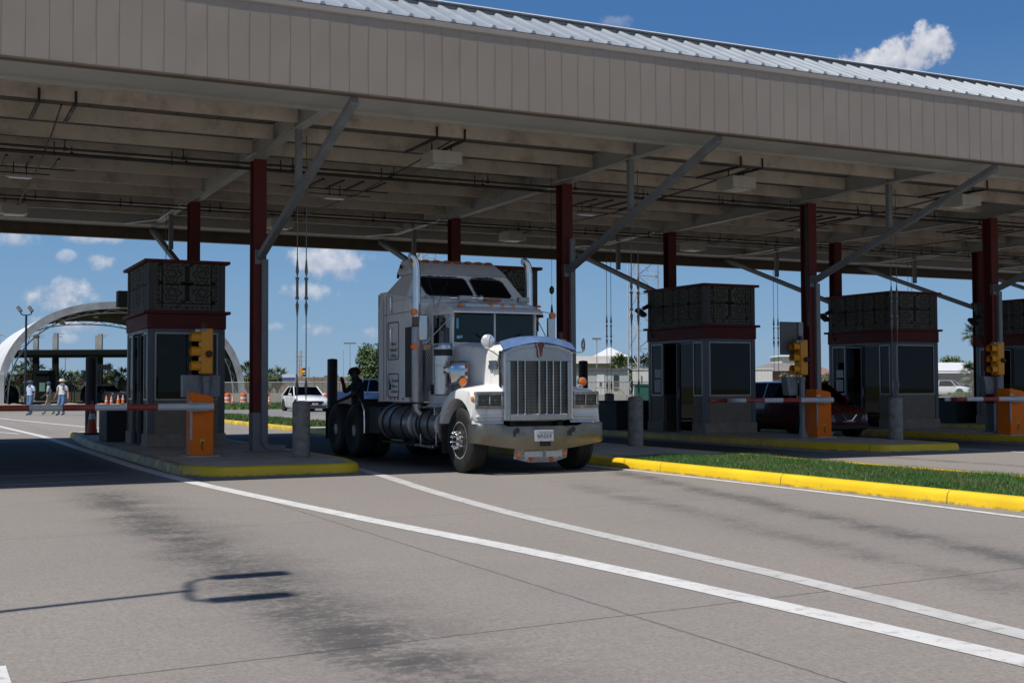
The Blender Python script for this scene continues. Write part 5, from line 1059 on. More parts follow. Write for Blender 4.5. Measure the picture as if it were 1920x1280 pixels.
# tanks, steps
for s in (-1, 1):
    for (ya, yb, r) in ((18.98, 20.1, .30), (20.2, 21.75, .31)):
        x = U+s*.86; tk = TB(MB().lathe([(0, ya), (r*.7, ya), (r*.95, ya+.03), (r, ya+.07), (r, yb-.07), (r*.95, yb-.03), (r*.7, yb), (0, yb)], (x, 0, .73), axis='y', n=36), 'fuel_tank', MTANK)
        for yy in (ya+.3, (ya+yb)/2+.1, yb-.3): TB(MB().lathe([(r+.002, yy-.03), (r+.01, yy-.03), (r+.01, yy+.03), (r+.002, yy+.03)], (x, 0, .73), axis='y', n=36), 'tank_strap', MCHAS, tk)
        TB(MB().lathe([(r+.011, yb-.2), (r+.02, yb-.2), (r+.02, yb-.12), (r+.011, yb-.12)], (x, 0, .73), axis='y', n=36), 'tank_rim', MTANK, tk)
    a, b = sorted((U+s*.8, U+s*1.16)); TB(MB().box(a, b, 19.0, 19.85, 1.02, 1.05).box(a+.05, b-.05, 19.1, 19.14, .9, 1.02), 'cab_step', MALU, bevel=.006)
    a, b = sorted((U+s*.95, U+s*1.2)); TB(MB().box(a, b, 18.95, 19.8, .36, .4).box(a+.08, a+.12, 19.0, 19.04, .4, .62).box(a+.08, a+.12, 19.7, 19.74, .4, .62), 'lower_step', MALU, bevel=.006); TB(MB().box(a, b-.04, 19.85, 21.4, .37, .4).box(a+.08, a+.12, 20.0, 20.04, .4, .5), 'lower_rail', MCHAS)
    # quarter fender ahead of the drive wheels
    secs = [[(U+s*.55, 22.45+yo, z), (U+s*1.17, 22.45+yo, z), (U+s*1.17, 22.48+yo, z), (U+s*.55, 22.48+yo, z)] for yo, z in ((0, .5), (.0, .75), (.03, .95), (.12, 1.08), (.3, 1.15))]
    TB(MB().loft(secs), 'quarter_fender', MCHAS); TB(MB().tube([(U+s*1.175, 22.44, .5), (U+s*1.175, 22.44, .75), (U+s*1.175, 22.47, .95), (U+s*1.175, 22.56, 1.08), (U+s*1.175, 22.74, 1.15)], .02, 8), 'fender_edge', MCHR)
    a, b = sorted((U+s*.5, U+s*1.1)); TB(MB().box(a, b, 21.85, 22.42, .5, 1.0), 'battery_box', mk_once('grey_box', (.06, .065, .07), .5, metal=.4), bevel=.02)
    TB(MB().box(a, b, 25.12, 25.14, .3, .95), 'mud_flap', MRUB); TB(MB().box(U+s*1.12-.28, U+s*1.12-.25+.0, 18.62, 18.64, .3, .8) if s > 0 else MB().box(U-1.12, U-.82, 18.74, 18.76, .28, .75), 'mud_flap', MRUB)
# beacon equipment seen above the right of the hood
TB(MB().box(U+.98, U+1.16, 18.6, 18.75, 2.02, 2.2), 'orange_beacon_base', mk_once('orange_beacon', (.5, .2, .03), .5), bevel=.02); TB(MB().cyl((U+1.08, 18.67, 2.2), (U+1.08, 18.67, 2.32), .04, n=12), 'beacon_cap', mk_once('dark_brown_cap', (.05, .02, .015)))
# ------------------------------------------------------------------ vehicles
def paint(name, col, rough=.25, **k): return mk(name, col, rough, var=.05, Coat_Weight=.8, Coat_Roughness=.05, **k)
def car(name, label, cat, col, loc, rz, kind='sedan', L=4.7, Wd=1.84, H=1.46, group=None, front_style='bar', plate=True, chrome=False):
    """local frame: front looks to -Y"""
    c = thing(name, label, cat, (0, 0, 0), group, world=False); hw = Wd / 2; pm = paint('car_paint_' + name, col)
    if kind == 'sedan': gh = dict(ws=-.21, rf=-.03, rr=.20, rw=.38, belt=.93, hood=.84, trunk=.99)
    elif kind == 'hatch': gh = dict(ws=-.27, rf=-.09, rr=.33, rw=.47, belt=.98, hood=.88, trunk=1.0)
    elif kind == 'suv': gh = dict(ws=-.24, rf=-.1, rr=.4, rw=.47, belt=1.1, hood=1.05, trunk=1.1)
    else: gh = dict(ws=-.2, rf=-.07, rr=.1, rw=.13, belt=1.15, hood=1.1, trunk=1.1)
    def sec(y, w, zt, zb, r=.1, nose=0):
        return [(-w*.9, y, zb), (-w*.99, y, zb+.12), (-w, y, zb+(zt-zb)*.55), (-w*.96, y, zt-.07), (-w*.86, y, zt), (0, y, zt+.02), (w*.86, y, zt), (w*.96, y, zt-.07), (w, y, zb+(zt-zb)*.55), (w*.99, y, zb+.12), (w*.9, y, zb)]
    h, b, t_ = gh['hood'], gh['belt'], gh['trunk']
    st = [(-.5, .72, h-.32, .3), (-.49, .82, h-.2, .24), (-.465, .93, h-.12, .2), (-.40, .985, h-.03, .18), (gh['ws'], 1, b, .18), (.0, 1, b+.02, .18), (.3, 1, b+.03, .18), (.43, .97, t_, .22), (.49, .88, t_-.06, .28), (.5, .8, t_-.25, .34)]
    body = MB().loft([sec(y*L, hw*w, zt, zb) for y, w, zt, zb in st]).build('body', pm, c, ang=40, bevel=.01)
    # glass house
    def gsec(y, w, z): return [(-w, y, z), (-w*.5, y, z+.005), (w*.5, y, z+.005), (w, y, z)]
    wb = hw*.93; wr = hw*.74; yw, yr, y2, y3 = gh['ws']*L, gh['rf']*L, gh['rr']*L, gh['rw']*L
    g = MB(); B4 = [(-wb, yw), (wb, yw), (wb, y3), (-wb, y3)]; T4 = [(-wr, yr), (wr, yr), (wr, y2), (-wr, y2)]
    g.add([(x, y, b-.02) for x, y in B4] + [(x, y, H-.03) for x, y in T4], [(0, 1, 5, 4), (1, 2, 6, 5), (2, 3, 7, 6), (3, 0, 4, 7)]); g.build('glass', MGLC, c)
    rf = MB().loft([[(-wr-.02, y, H-.045), (-wr*.9, y, H-.01), (0, y, H+.01), (wr*.9, y, H-.01), (wr+.02, y, H-.045)] for y in (yr-.02, yr+.15, y2-.15, y2+.03)]); rf.build('roof', pm, c)
    for s in (-1, 1):
        MB().bar((s*wb, yw, b-.01), (s*wr, yr, H-.03), .06, .05).build('pillar', pm, c); MB().bar((s*wb, y3, b-.01), (s*wr, y2, H-.03), .12, .06).build('pillar', pm, c)
        ym = (yr+y2)/2 + .05; MB().bar((s*wb, ym+.05, b-.01), (s*wr, ym, H-.03), .07, .03).build('pillar', pm, c)
    if kind == 'pickup': MB().box(-hw*.85, hw*.85, y3+.1, .47*L, t_+.0, t_+.03).build('bed_floor', MDARK, c)
    for s in (-1, 1):
        for y in (-.31*L, .29*L):
            R = .32 if kind in ('sedan', 'hatch') else .38
            MB().cyl((s*(hw-.16), y, R+.03), (s*(hw+.006), y, R+.03), R+.06, n=24).build('wheel_arch', MCHAS, c)
            w = MB().lathe([(R*.6, hw-.2), (R*.95, hw-.2), (R, hw-.17), (R, hw-.0), (R*.95, hw+.015), (R*.66, hw+.02), (R*.64, hw)], (0, y, R), axis='x', n=28, M_=None if s > 0 else Matrix.Scale(-1, 3, Vector((1, 0, 0)))).build('tyre', MTYRE, c)
            rim = MB().lathe([(R*.66, hw+.005), (R*.6, hw-.02), (R*.2, hw-.01), (0, hw)], (0, y, R), axis='x', n=20, M_=None if s > 0 else Matrix.Scale(-1, 3, Vector((1, 0, 0)))).build('rim', MALU, w)
        MB().ball((s*(hw+.09), yw+.28, b+.05), .1, sc=(1, .5, .75)).build('door_mirror', pm, c)
        MB().add([(s*hw*.62, -.498*L, h-.27), (s*hw*.88, -.455*L, h-.24), (s*hw*.93, -.40*L, h-.12), (s*hw*.88, -.43*L, h-.12), (s*hw*.62, -.478*L, h-.17)], [(0, 1, 2, 3, 4)]).build('headlight', mk_once('car_lamp_lens', (.35, .37, .4), .1, Coat_Weight=1), c)
        MB().box(s*hw*.7-.08, s*hw*.7+.08, -.503*L, -.49*L, .3, .36).build('fog_lamp', MDARK, c)
        MB().tube([(s*(hw+.002), -.1*L, b-.05), (s*(hw+.004), -.1*L, .35)], .004, 4).tube([(s*(hw+.002), .1*L, b-.05), (s*(hw+.004), .1*L, .35)], .004, 4).build('door_seam', MCHAS, c)
        MB().box(s*hw-.01, s*hw+.012, .03*L, .06*L, b-.14, b-.11).build('door_handle', pm, c)
    yf = -.503*L
    MB().prism([(-.5, h-.24), (.5, h-.24), (.4, h-.46), (-.4, h-.46)], yf-.004, yf+.05, 'xz').build('grille', MCHAS, c, bevel=.01)
    MB().box(-.66, .66, yf-.002, yf+.06, .24, .35).build('lower_intake', MCHAS, c, bevel=.01)
    if chrome: MB().bar((-.24, yf-.012, h-.26), (-.08, yf-.016, h-.42), .03).bar((.24, yf-.012, h-.26), (.08, yf-.016, h-.42), .03).bar((-.09, yf-.016, h-.42), (.09, yf-.016, h-.42), .03).build('grille_chevron', mk_once('bright_chrome', (.85, .85, .85)), c)
    else: MB().tube([(-.5, yf-.01, h-.24), (0, yf-.012, h-.23), (.5, yf-.01, h-.24)], .012, 6).lathe([(.04, -.016), (0, -.02)], (0, yf, h-.36), axis='y', n=12).build('grille_trim', mk_once('bright_chrome', (.85, .85, .85)), c)
    if plate: MB().box(-.17, .17, yf-.012, yf-.002, .4, .5).build('licence_plate', MPAPER, c)
    else: MB().box(-.2, .2, yf-.012, yf-.002, .42, .46).build('lower_trim', MGS, c)
    MB().box(-hw*.8, hw*.8, yw+.4, yr+.6, b-.3, b+.1).build('interior', MDARK, c)
    c.location = loc; c.rotation_euler = (0, 0, rz); return c
car('red_hatchback', 'dark red hatchback waiting behind the middle gate arm', 'car', (.10, .008, .01), (22.2, 27.1, 0), 0, 'hatch', L=4.0, Wd=1.7, H=1.5, chrome=True, plate=False)
p = at(571, 72); ws = car('white_sedan', 'white sedan turning on the road behind the leftmost bollard', 'car', (.72, .73, .74), (p.x, p.y, 0), -YAW + radians(24), 'sedan', L=4.75, Wd=1.86, H=1.47)
p = at(706, 78); car('blue_pickup', 'dark blue pickup truck behind the man at the sleeper cab', 'pickup truck', (.012, .03, .09), (p.x, p.y, 0), -YAW + radians(70), 'pickup', L=5.6, Wd=1.95, H=1.9)
p = at(196, 112); car('black_suv', 'dark parked car beyond the orange cones by the overhead sign', 'car', (.015, .017, .022), (p.x, p.y, 0), -YAW + radians(60), 'suv', L=4.6, Wd=1.85, H=1.65)
p = at(1777, 135); car('white_suv', 'white sport utility car parked beyond the chain-link fence on the right', 'car', (.68, .69, .7), (p.x, p.y, .2), -YAW + radians(55), 'suv', L=4.7, Wd=1.9, H=1.75)
p = at(1815, 140); car('grey_sedan', 'pale grey car beside the white sport utility car', 'car', (.4, .42, .45), (p.x, p.y, .1), -YAW + radians(60), 'sedan')
# ------------------------------------------------------------------ people (one continuous skinned body each)
def person(label, loc, rz, pose, mats, hat=None, scale=1.0, pack=False):
    """pose: dict of joint positions (m) for a 1.75 m adult facing -Y; mats: skin, shirt, trousers, shoes, hair"""
    J = dict(pel=(0, 0, .93), wai=(0, 0, 1.08), che=(0, -.01, 1.3), nek=(0, 0, 1.45), nk2=(0, -.01, 1.51), hd=(0, -.02, 1.6), hdt=(0, -.02, 1.68),
             shl=(-.18, 0, 1.4), shr=(.18, 0, 1.4), ell=(-.24, .03, 1.13), elr=(.24, .03, 1.13), wrl=(-.25, -.08, .9), wrr=(.25, -.08, .9),
             hil=(-.095, 0, .88), hir=(.095, 0, .88), knl=(-.1, -.04, .49), knr=(.1, -.04, .49), anl=(-.1, .02, .09), anr=(.1, .02, .09), tol=(-.11, -.16, .04), tor=(.11, -.16, .04))
    J.update(pose)
    for s in 'lr':
        w = Vector(J['wr'+s]); e = Vector(J['el'+s]); d = (w - e).normalized(); sx = -1 if s == 'l' else 1; side = d.orthogonal().normalized()
        J['pa'+s] = tuple(w + d*.07)
        for i, (o, ln) in enumerate(((-.03, .07), (-.01, .085), (.01, .08), (.03, .065))): J['f%d%s' % (i, s)] = tuple(w + d*(.07 + ln) + side*o + Vector((0, -.02, -.01)))
        J['th'+s] = tuple(w + d*.08 + Vector((0, -.05, 0)))
    R = dict(pel=.155, wai=.145, che=.155, nek=.07, nk2=.06, hd=.095, hdt=.075, shl=.075, shr=.075, ell=.045, elr=.045, wrl=.03, wrr=.03, hil=.1, hir=.1, knl=.065, knr=.065, anl=.05, anr=.05, tol=.04, tor=.04, pal=.033, par=.033)
    E_ = [('pel', 'wai'), ('wai', 'che'), ('che', 'nek'), ('nek', 'nk2'), ('nk2', 'hd'), ('hd', 'hdt'), ('nek', 'shl'), ('nek', 'shr'), ('shl', 'ell'), ('shr', 'elr'), ('ell', 'wrl'), ('elr', 'wrr'), ('wrl', 'pal'), ('wrr', 'par'),
          ('pel', 'hil'), ('pel', 'hir'), ('hil', 'knl'), ('hir', 'knr'), ('knl', 'anl'), ('knr', 'anr'), ('anl', 'tol'), ('anr', 'tor')] + [('pa'+s, 'f%d%s' % (i, s)) for s in 'lr' for i in range(4)] + [('wr'+s, 'th'+s) for s in 'lr']
    keys = list(J); me = bpy.data.meshes.new('sk'); me.from_pydata([J[k] for k in keys], [(keys.index(a), keys.index(b)) for a, b in E_], []); o = bpy.data.objects.new('sk', me); COL.objects.link(o)
    m_ = o.modifiers.new('Skin', 'SKIN'); m2 = o.modifiers.new('Sub', 'SUBSURF'); m2.levels = 2; m2.render_levels = 2
    sv = me.skin_vertices[0].data
    for i, k in enumerate(keys):
        r = R.get(k, .011); sv[i].radius = (r * (1.15 if k in ('pel', 'wai', 'che') else 1), r * (.8 if k in ('pel', 'wai', 'che') else 1)); sv[i].use_root = (k == 'pel')
    dg = bpy.context.evaluated_depsgraph_get(); em = bpy.data.meshes.new_from_object(o.evaluated_get(dg)); bpy.data.objects.remove(o)
    em.materials.clear()
    for q in mats[:4]: em.materials.append(q)
    V = {k: Vector(v) for k, v in J.items()}
    def dist(p, a, b):
        ab = b - a; t = max(0, min(1, (p-a).dot(ab)/ab.length_squared)); return (p - a - ab*t).length, t
    for f in em.polygons:
        p = f.center; best = min(((dist(p, V[a], V[b])[0] - R.get(a, .01)*.6, a, b, dist(p, V[a], V[b])[1]) for a, b in E_)); a, b, t = best[1:]
        if a in ('anl', 'anr') or (a in ('knl', 'knr') and t > .95): mi = 3
        elif (a[:2] in ('hi', 'kn')) or (a == 'pel' and b[:2] == 'hi') or (a == 'pel' and p.z < V['pel'].z + .06): mi = 2
        elif b in ('hd', 'hdt') or a in ('hd', 'nk2') or b == 'nk2' or b[0] in 'fp' and b != 'pel' or b[:2] == 'th': mi = 0
        elif a in ('ell', 'elr') or (a in ('shl', 'shr') and t > .72): mi = 0 if 'long' not in mats else 1
        else: mi = 1
        f.material_index = mi; f.use_smooth = True
    em.name = 'body'; root = thing('person', label, 'person', (0, 0, 0), world=False)
    ob = bpy.data.objects.new('body', em); COL.objects.link(ob); ob.parent = root
    h = V['hd']
    MB().ball((h.x, h.y+.012, h.z+.05), .108, n=16, m_=10, sc=(.92, 1.03, .95)).build('hair', mats[4], ob) if not hat else None
    MB().ball((h.x, h.y-.1, h.z-.0), .016).build('nose', mats[0], ob)
    for s in (-1, 1): MB().ball((h.x+s*.035, h.y-.088, h.z+.035), .011).build('eye', MDARK, ob); MB().ball((h.x+s*.092, h.y, h.z+.01), .022, sc=(.5, 1, 1.3)).build('ear', mats[0], ob)
    MB().box(h.x-.025, h.x+.025, h.y-.092, h.y-.085, h.z-.045, h.z-.037).build('mouth', mk_once('lip', (.2, .07, .06)), ob)
    MB().ball((0+V['wai'].x, V['wai'].y, V['pel'].z+.07), .16, sc=(1.12, .82, .12)).build('belt', MDARK, ob)
    if hat == 'cap': MB().ball((h.x, h.y+.01, h.z+.05), .11, n=16, m_=10, sc=(.95, 1.05, .85)).box(h.x-.07, h.x+.07, h.y-.2, h.y-.08, h.z+.05, h.z+.062).build('cap', mats[5], ob, bevel=.004)
    if hat == 'brim': MB().lathe([(.19, .05), (.15, .055), (.108, .06), (.105, .13), (.08, .165), (0, .16)], (h.x, h.y, h.z), n=20).build('hat', mats[5], ob)
    if pack:
        MB().box(-.14, .14, .1, .24, 1.02, 1.42).build('backpack', mk_once('navy_backpack', (.02, .025, .06)), ob, bevel=.04); MB().tube([(-.11, .1, 1.4), (-.11, -.06, 1.44), (-.12, -.15, 1.3), (-.12, .08, 1.1)], .018, 6).tube([(.11, .1, 1.4), (.11, -.06, 1.44), (.12, -.15, 1.3), (.12, .08, 1.1)], .018, 6).build('strap', mk_once('navy_backpack', (.02, .025, .06)), ob)
    root.location = loc; root.rotation_euler = (0, 0, rz); root.scale = scale if isinstance(scale, tuple) else (scale,)*3; return root
SK = mk('tan_skin', (.32, .17, .11), .6); SKD = mk('dark_skin', (.09, .05, .035), .6); JE = mk('blue_denim', (.09, .17, .32), .85, var=.15); LB = mk('light_blue_shirt', (.42, .52, .68), .8); WS = mk('white_shirt', (.62, .63, .66), .8)
KH = mk('khaki_trousers', (.26, .21, .15), .85); SH = mk('dark_shoes', (.03, .025, .02), .6); HR = mk('dark_hair', (.015, .012, .01), .7); GS = mk('grey_shirt', (.3, .32, .36), .8); NV = mk('navy_uniform', (.012, .018, .04), .8); HATB = mk('blue_grey_cap', (.06, .08, .13), .8); HATW = mk('pale_hat', (.55, .53, .48), .8)
walk = dict(hil=(-.09, 0, .87), hir=(.09, 0, .87), knl=(-.1, -.16, .48), anl=(-.1, -.2, .09), tol=(-.1, -.36, .05), knr=(.1, .06, .47), anr=(.1, .3, .12), tor=(.1, .16, .04), ell=(-.24, .12, 1.14), wrl=(-.25, .12, .9), elr=(.24, -.04, 1.13), wrr=(.22, -.24, .97))
walk2 = dict(knl=(-.1, -.04, .48), anl=(-.08, .02, .09), tol=(-.1, -.15, .04), knr=(.09, -.1, .49), anr=(.08, .0, .1), tor=(.1, -.17, .05), ell=(-.26, .02, 1.14), wrl=(-.34, .0, .92), elr=(.26, .02, 1.14), wrr=(.34, -.06, .93))
person('man in a light blue shirt and dark cap walking, leftmost of the three pedestrians', (5.55, 67.3, 0), -YAW - radians(35), walk2, (SKD, LB, JE, SH, HR, HATB), hat='cap', scale=(1.3, 1.25, 1.03))
person('man in a white shirt and pale hat with a backpack walking in front', (6.95, 66.0, 0), -YAW - radians(20), dict(walk2, knl=(-.11, -.1, .48), anl=(-.12, -.06, .09), tol=(-.13, -.24, .04)), (SK, WS, JE, SH, HR, HATW), hat='brim', pack=True, scale=(1.25, 1.2, 1.06))
person('man in khaki trousers striding half hidden behind the man with the backpack', (6.55, 68.6, 0), -YAW - radians(75), walk, (SKD, GS, KH, SH, HR, HATB), hat='cap')
person('man in dark clothes standing behind the truck with a hand raised to his mouth', (9.15, 26.6, 0), -YAW - radians(75), dict(ell=(-.2, -.2, 1.2), wrl=(-.1, -.24, 1.42), elr=(.22, -.12, 1.15), wrr=(.08, -.28, 1.05), hd=(0, -.07, 1.6), hdt=(0, -.07, 1.68), nk2=(0, -.04, 1.51)), (SKD, NV, NV, SH, HR), scale=(1.45, 1.3, 1.05))
# ------------------------------------------------------------------ drums and cones far off
dr = thing('traffic_drum', 'x', 'traffic drum', (0, 0, 0), 'orange and white drums along the far road', world=False)
for i, (z0, z1) in enumerate(((.06, .24), (.24, .40), (.40, .56), (.56, .72), (.72, .95))): MB().lathe([(.29-.06*z0, z0), (.29-.06*z1, z1)], (0, 0, 0), n=20).build('band', MCO if i % 2 == 0 else MREF, dr)
MB().lathe([(.36, 0), (.36, .05), (.29, .06)], (0, 0, 0), n=20).build('base', MRUB, dr); MB().lathe([(.233, .95), (.2, .99), (0, 1.0)], n=20).box(-.1, .1, -.02, .02, 1.0, 1.08).build('lid', MCO, dr)
lst = [(427, 'leftmost orange and white drum, just right of the leftmost booth'), (457, 'orange and white drum standing alone right of a lone cone'), (500, 'orange and white drum beside the red column with a cone in front'), (611, 'orange and white drum behind the right side of the white sedan')]
for i, (px, lab) in enumerate(lst):
    q = at(px, 98 if px != 611 else 88)
    if i == 0: dr.location = (q.x, q.y, -.06); dr['label'] = lab
    else: dup(dr, (q.x, q.y, -.06 if px != 611 else -.06), label=lab)
cn = cone('traffic_cone', .9); tag(cn, None, 'traffic cone', 'orange cones along the far road')
lst = [(437, 96, 'orange cone between the two leftmost drums'), (505, 92, 'orange cone in front of the drum by the red column'), (200, 95, 'orange cone with two white bands left of the booth, in front of the dark car'), (209.5, 96, 'orange cone immediately right of the banded cone by the dark car'), (222, 110, 'distant small orange cone behind the utility box, left one'), (231, 110, 'distant small orange cone behind the utility box, next to the booth')]
for i, (px, d, lab) in enumerate(lst):
    q = at(px, d)
    if i == 0: cn.location = (q.x, q.y, -.05); cn['label'] = lab
    else: dup(cn, (q.x, q.y, -.05), label=lab)
# ------------------------------------------------------------------ the lamp whose shadow falls across the lane
lp_ = thing('street_lamp', 'tall twin-headed lamp pole beside the lane, whose forked shadow crosses the road', 'street lamp', (-3.0, 7.48, 0))
MB().cyl((-3, 7.48, 0), (-3, 7.48, 8.2), .055, .04, n=14).box(-3.18, -2.82, 7.3, 7.66, 0, .03).lathe([(.1, .03), (.1, .25), (.06, .3)], (-3, 7.48, 0), n=14).build('pole', MGS, lp_)
for s in (-1, 1):
    a = MB().tube([(-3, 7.48, 8.2), (-3.02+s*.04, 7.48+s*.2, 8.21), (-3.0+s*.07, 7.48+s*.36, 8.21), (-2.95+s*.1, 7.48+s*.45, 8.22), (-2.85+s*.12, 7.48+s*.48, 8.22), (-2.75+s*.12, 7.48+s*.48, 8.23)], .028, 8).build('arm', MGS, lp_)
    MB().box(-2.88+s*.12, -2.33+s*.12, 7.48+s*.47-.11, 7.48+s*.47+.11, 8.19, 8.29).build('lamp_head', MGS, a, bevel=.03)
# ------------------------------------------------------------------ far plaza, shed, houses
def placed(name, label, cat, px, d, rz=0, group=None):
    q = at(px, d); return thing(name, label, cat, (q.x, q.y, -.05), group, rz=-YAW + rz, world=False)
def span(pa, pb, d): return (pb - pa) / FPX * d
def zz(py, d, px=500): return CH + (725 - (px-960)*.0034 - py) * d / FPX + .05
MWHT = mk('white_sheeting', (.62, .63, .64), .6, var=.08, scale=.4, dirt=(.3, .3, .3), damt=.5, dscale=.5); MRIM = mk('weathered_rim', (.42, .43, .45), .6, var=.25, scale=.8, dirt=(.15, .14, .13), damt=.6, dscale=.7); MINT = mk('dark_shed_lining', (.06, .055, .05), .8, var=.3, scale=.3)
MDKG = mk('dark_green_steel', (.007, .01, .0095), .9, Specular_IOR_Level=.1); MPOST = mk('weathered_post', (.3, .3, .29), .8, var=.3, scale=.5)
sh = thing('arched_shed', 'large white arched shed behind the leftmost booth, open at both ends', 'shed', (17.9, 115, -.05))
def arch(a, b, y, cx=17.55, n=2.4, N=40): 
    r_ = []
    for i in range(N + 1):
        t = pi * i / N; c, s = cos(t), sin(t); r_.append((cx - a * (abs(c)**(2/n)) * (1 if c > 0 else -1), y, -.05 + b * abs(s)**(2/n)))
    return r_
A0, A1 = arch(10.85, 9.25, 115), arch(10.85, 9.25, 143)
MB().loft([A0, A1], closed=False).build('outer_skin', MWHT, sh, ang=60)
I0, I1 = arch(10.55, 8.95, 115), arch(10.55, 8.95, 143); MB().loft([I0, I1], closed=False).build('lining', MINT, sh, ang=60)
mb = MB(); B0 = arch(10.25, 8.62, 114.98); Bo = arch(10.86, 9.26, 114.98)
mb.loft([B0, Bo, [(p[0], 115.0, p[2]) for p in Bo], [(p[0], 115.0, p[2]) for p in B0]], closed=False)
mb.build('front_rim', MRIM, sh)
mb = MB(); T0, T1 = arch(10.5, 8.9, 142.5), arch(10.2, 8.5, 142.5)
mb.tube(T0, .06, 6); mb.tube(T1, .06, 6)
for i in range(40): mb.bar(T0[i], T1[i+1], .05) if i % 2 else mb.bar(T1[i], T0[i+1], .05)
mb.build('rear_truss', MRIM, sh)
mb = MB(); T0, T1 = arch(10.2, 8.6, 115.6), arch(9.9, 8.3, 115.6); mb.tube(T1, .06, 6)
for i in range(40): mb.bar(T0[i], T1[i+1], .05) if i % 2 else mb.bar(T1[i], T0[i+1], .05)
mb.build('front_truss', MRIM, sh)
for i in (10, 14, 18, 22, 26, 30):
    p = arch(9.6, 8.2, 120)[i]; MB().ball(p, .3, sc=(1, 1, .4)).build('lamp', mk_once('lamp_white', (.6, .6, .6), .4), sh)
MB().box(16.6, 19.4, 113.6, 114.9, 8.7, 10.1).build('sign_box', MDKG, sh)
MB().box(6.65, 7.3, 114.6, 116.4, 0, 2.6).build('foot', MWHT, sh)
fc = placed('far_canopy', 'dark flat canopy with tall posts far off between the arched shed legs', 'canopy', 110, 150)
MB().box(span(110, -60, 150), span(110, 262, 150), 0, 9, zz(667, 150, 110), zz(655, 150, 110)).build('roof', MDKG, fc, bevel=.15)
for px, tp in ((53, 627), (64, 624), (90, 626), (101, 622), (171, 626), (184.5, 624), (-10, 624)):
    x = span(110, px, 150); yb = 2 if px in (53, 90, 171) else 0.4; MB().box(x-.28, x+.28, yb, yb+.5, 0, zz(668, 150)).build('post', MDKG, fc); MB().box(x-.24, x+.24, yb, yb+.45, zz(655, 150)+.01, zz(tp, 150)).build('mast', MPOST, fc)
    MB().cyl((x+.2, yb, zz(tp, 150)), (x+1.0, yb, zz(tp+3, 150)), .05, n=6).build('bracket', MPOST, fc)
for px in (66, 96, 177): x = span(110, px, 150); MB().cyl((x, .5, 0), (x, .5, zz(668, 150)), .03, n=5).build('cable', MGALV, fc)
fb = placed('far_booth', 'small dark booth with a greenish window under the far flat canopy', 'booth', 80, 140)
MB().box(-.8, .75, 0, 2, 0, 3.1).build('wall', MDKG, fb); MB().box(-1.7, .6, -.1, 2.2, 3.11, 3.5).build('roof', MDKG, fb); MB().box(-.35, .3, -.03, -.01, 1.1, 2.1).build('window', mk_once('greenish_reflection', (.12, .25, .22), .1), fb)  # window colour is a painted greenish reflection
fb = placed('barrier_block', 'low dark olive block beside the far booth', 'block', 116, 140); MB().prism([(-2.3, 0), (2.3, 0), (2.1, 1.0), (-2.1, 1.0)], 0, 1.5, 'xz').build('block', mk_once('olive_block', (.05, .05, .03), .8), fb)
fb = placed('machine', 'black rounded machine at the foot of the arched shed', 'machine', 16, 118); MB().ball((0, 0, .8), 1, sc=(1, 1, 1)).box(-.8, .8, -.6, .6, 0, 1).build('hood', MCHAS, fb); MB().bar((-1, -1, 0), (1, -1, 1.6), .08).build('frame', MGALV, fb)
# dirt strip with kerb
mb = MB(); random.seed(11); n = 60
P_ = [(at(-60 + i*5.2, 88 + .6*sin(i*.3)), at(-60 + i*5.2, 97 + 4*sin(i*.2))) for i in range(n)]
vs = [(a.x, a.y, .01) for a, b in P_] + [((a.x+b.x)/2, (a.y+b.y)/2, .22 + random.uniform(-.05, .06)) for a, b in P_] + [(b.x, b.y, .01) for a, b in P_]; mb.add(vs, [(r*n+i, r*n+i+1, (r+1)*n+i+1, (r+1)*n+i) for r in range(2) for i in range(n-1)])
tag(mb.build('dirt_bank', MDIRT), None, None, kind='structure')
a, b = at(-80, 85), at(240, 85); 
mb = MB(); mb.bar((a.x, a.y, .0), (b.x, b.y, .0), .3, .25); struct(mb, 'kerb', mk_once('pale_kerb', (.33, .31, .27), .9))
q = at(500, 84); t = NT('far_asphalt'); t.set(t.mix(t.ramp(t.noise(.3, 5), .3, .7), (.16, .15, .145), (.2, .19, .18)), .9)
a0, a1, a2, a3 = at(380, 62), at(1300, 62), at(1300, 88), at(380, 93); struct(MB().quad((a0.x, a0.y, .004), (a1.x, a1.y, .004), (a2.x, a2.y, .004), (a3.x, a3.y, .004)), 'road', t.m)
# ------------------------------------------------------------------ fences and walls
MCL = NT('chain_link'); MCL.t.nodes.remove(MCL.b); tr = MCL.n('ShaderNodeBsdfTransparent'); df = MCL.n('ShaderNodeBsdfDiffuse'); df.inputs[0].default_value = (.35, .35, .34, 1); g_ = MCL.coord(); sp = MCL.n('ShaderNodeSeparateXYZ'); MCL.l(g_, sp.inputs[0])
u = MCL.math('FRACT', MCL.math('MULTIPLY', MCL.math('ADD', sp.outputs[0], sp.outputs[2]), 9)); v = MCL.math('FRACT', MCL.math('MULTIPLY', MCL.math('SUBTRACT', sp.outputs[0], sp.outputs[2]), 9))
f_ = MCL.math('MAXIMUM', MCL.math('LESS_THAN', u, .13), MCL.math('LESS_THAN', v, .13)); mxs = MCL.n('ShaderNodeMixShader'); MCL.l(f_, mxs.inputs[0]); MCL.l(tr.outputs[0], mxs.inputs[1]); MCL.l(df.outputs[0], mxs.inputs[2]); MCL.l(mxs.outputs[0], MCL.o.inputs[0]); MCL = MCL.m
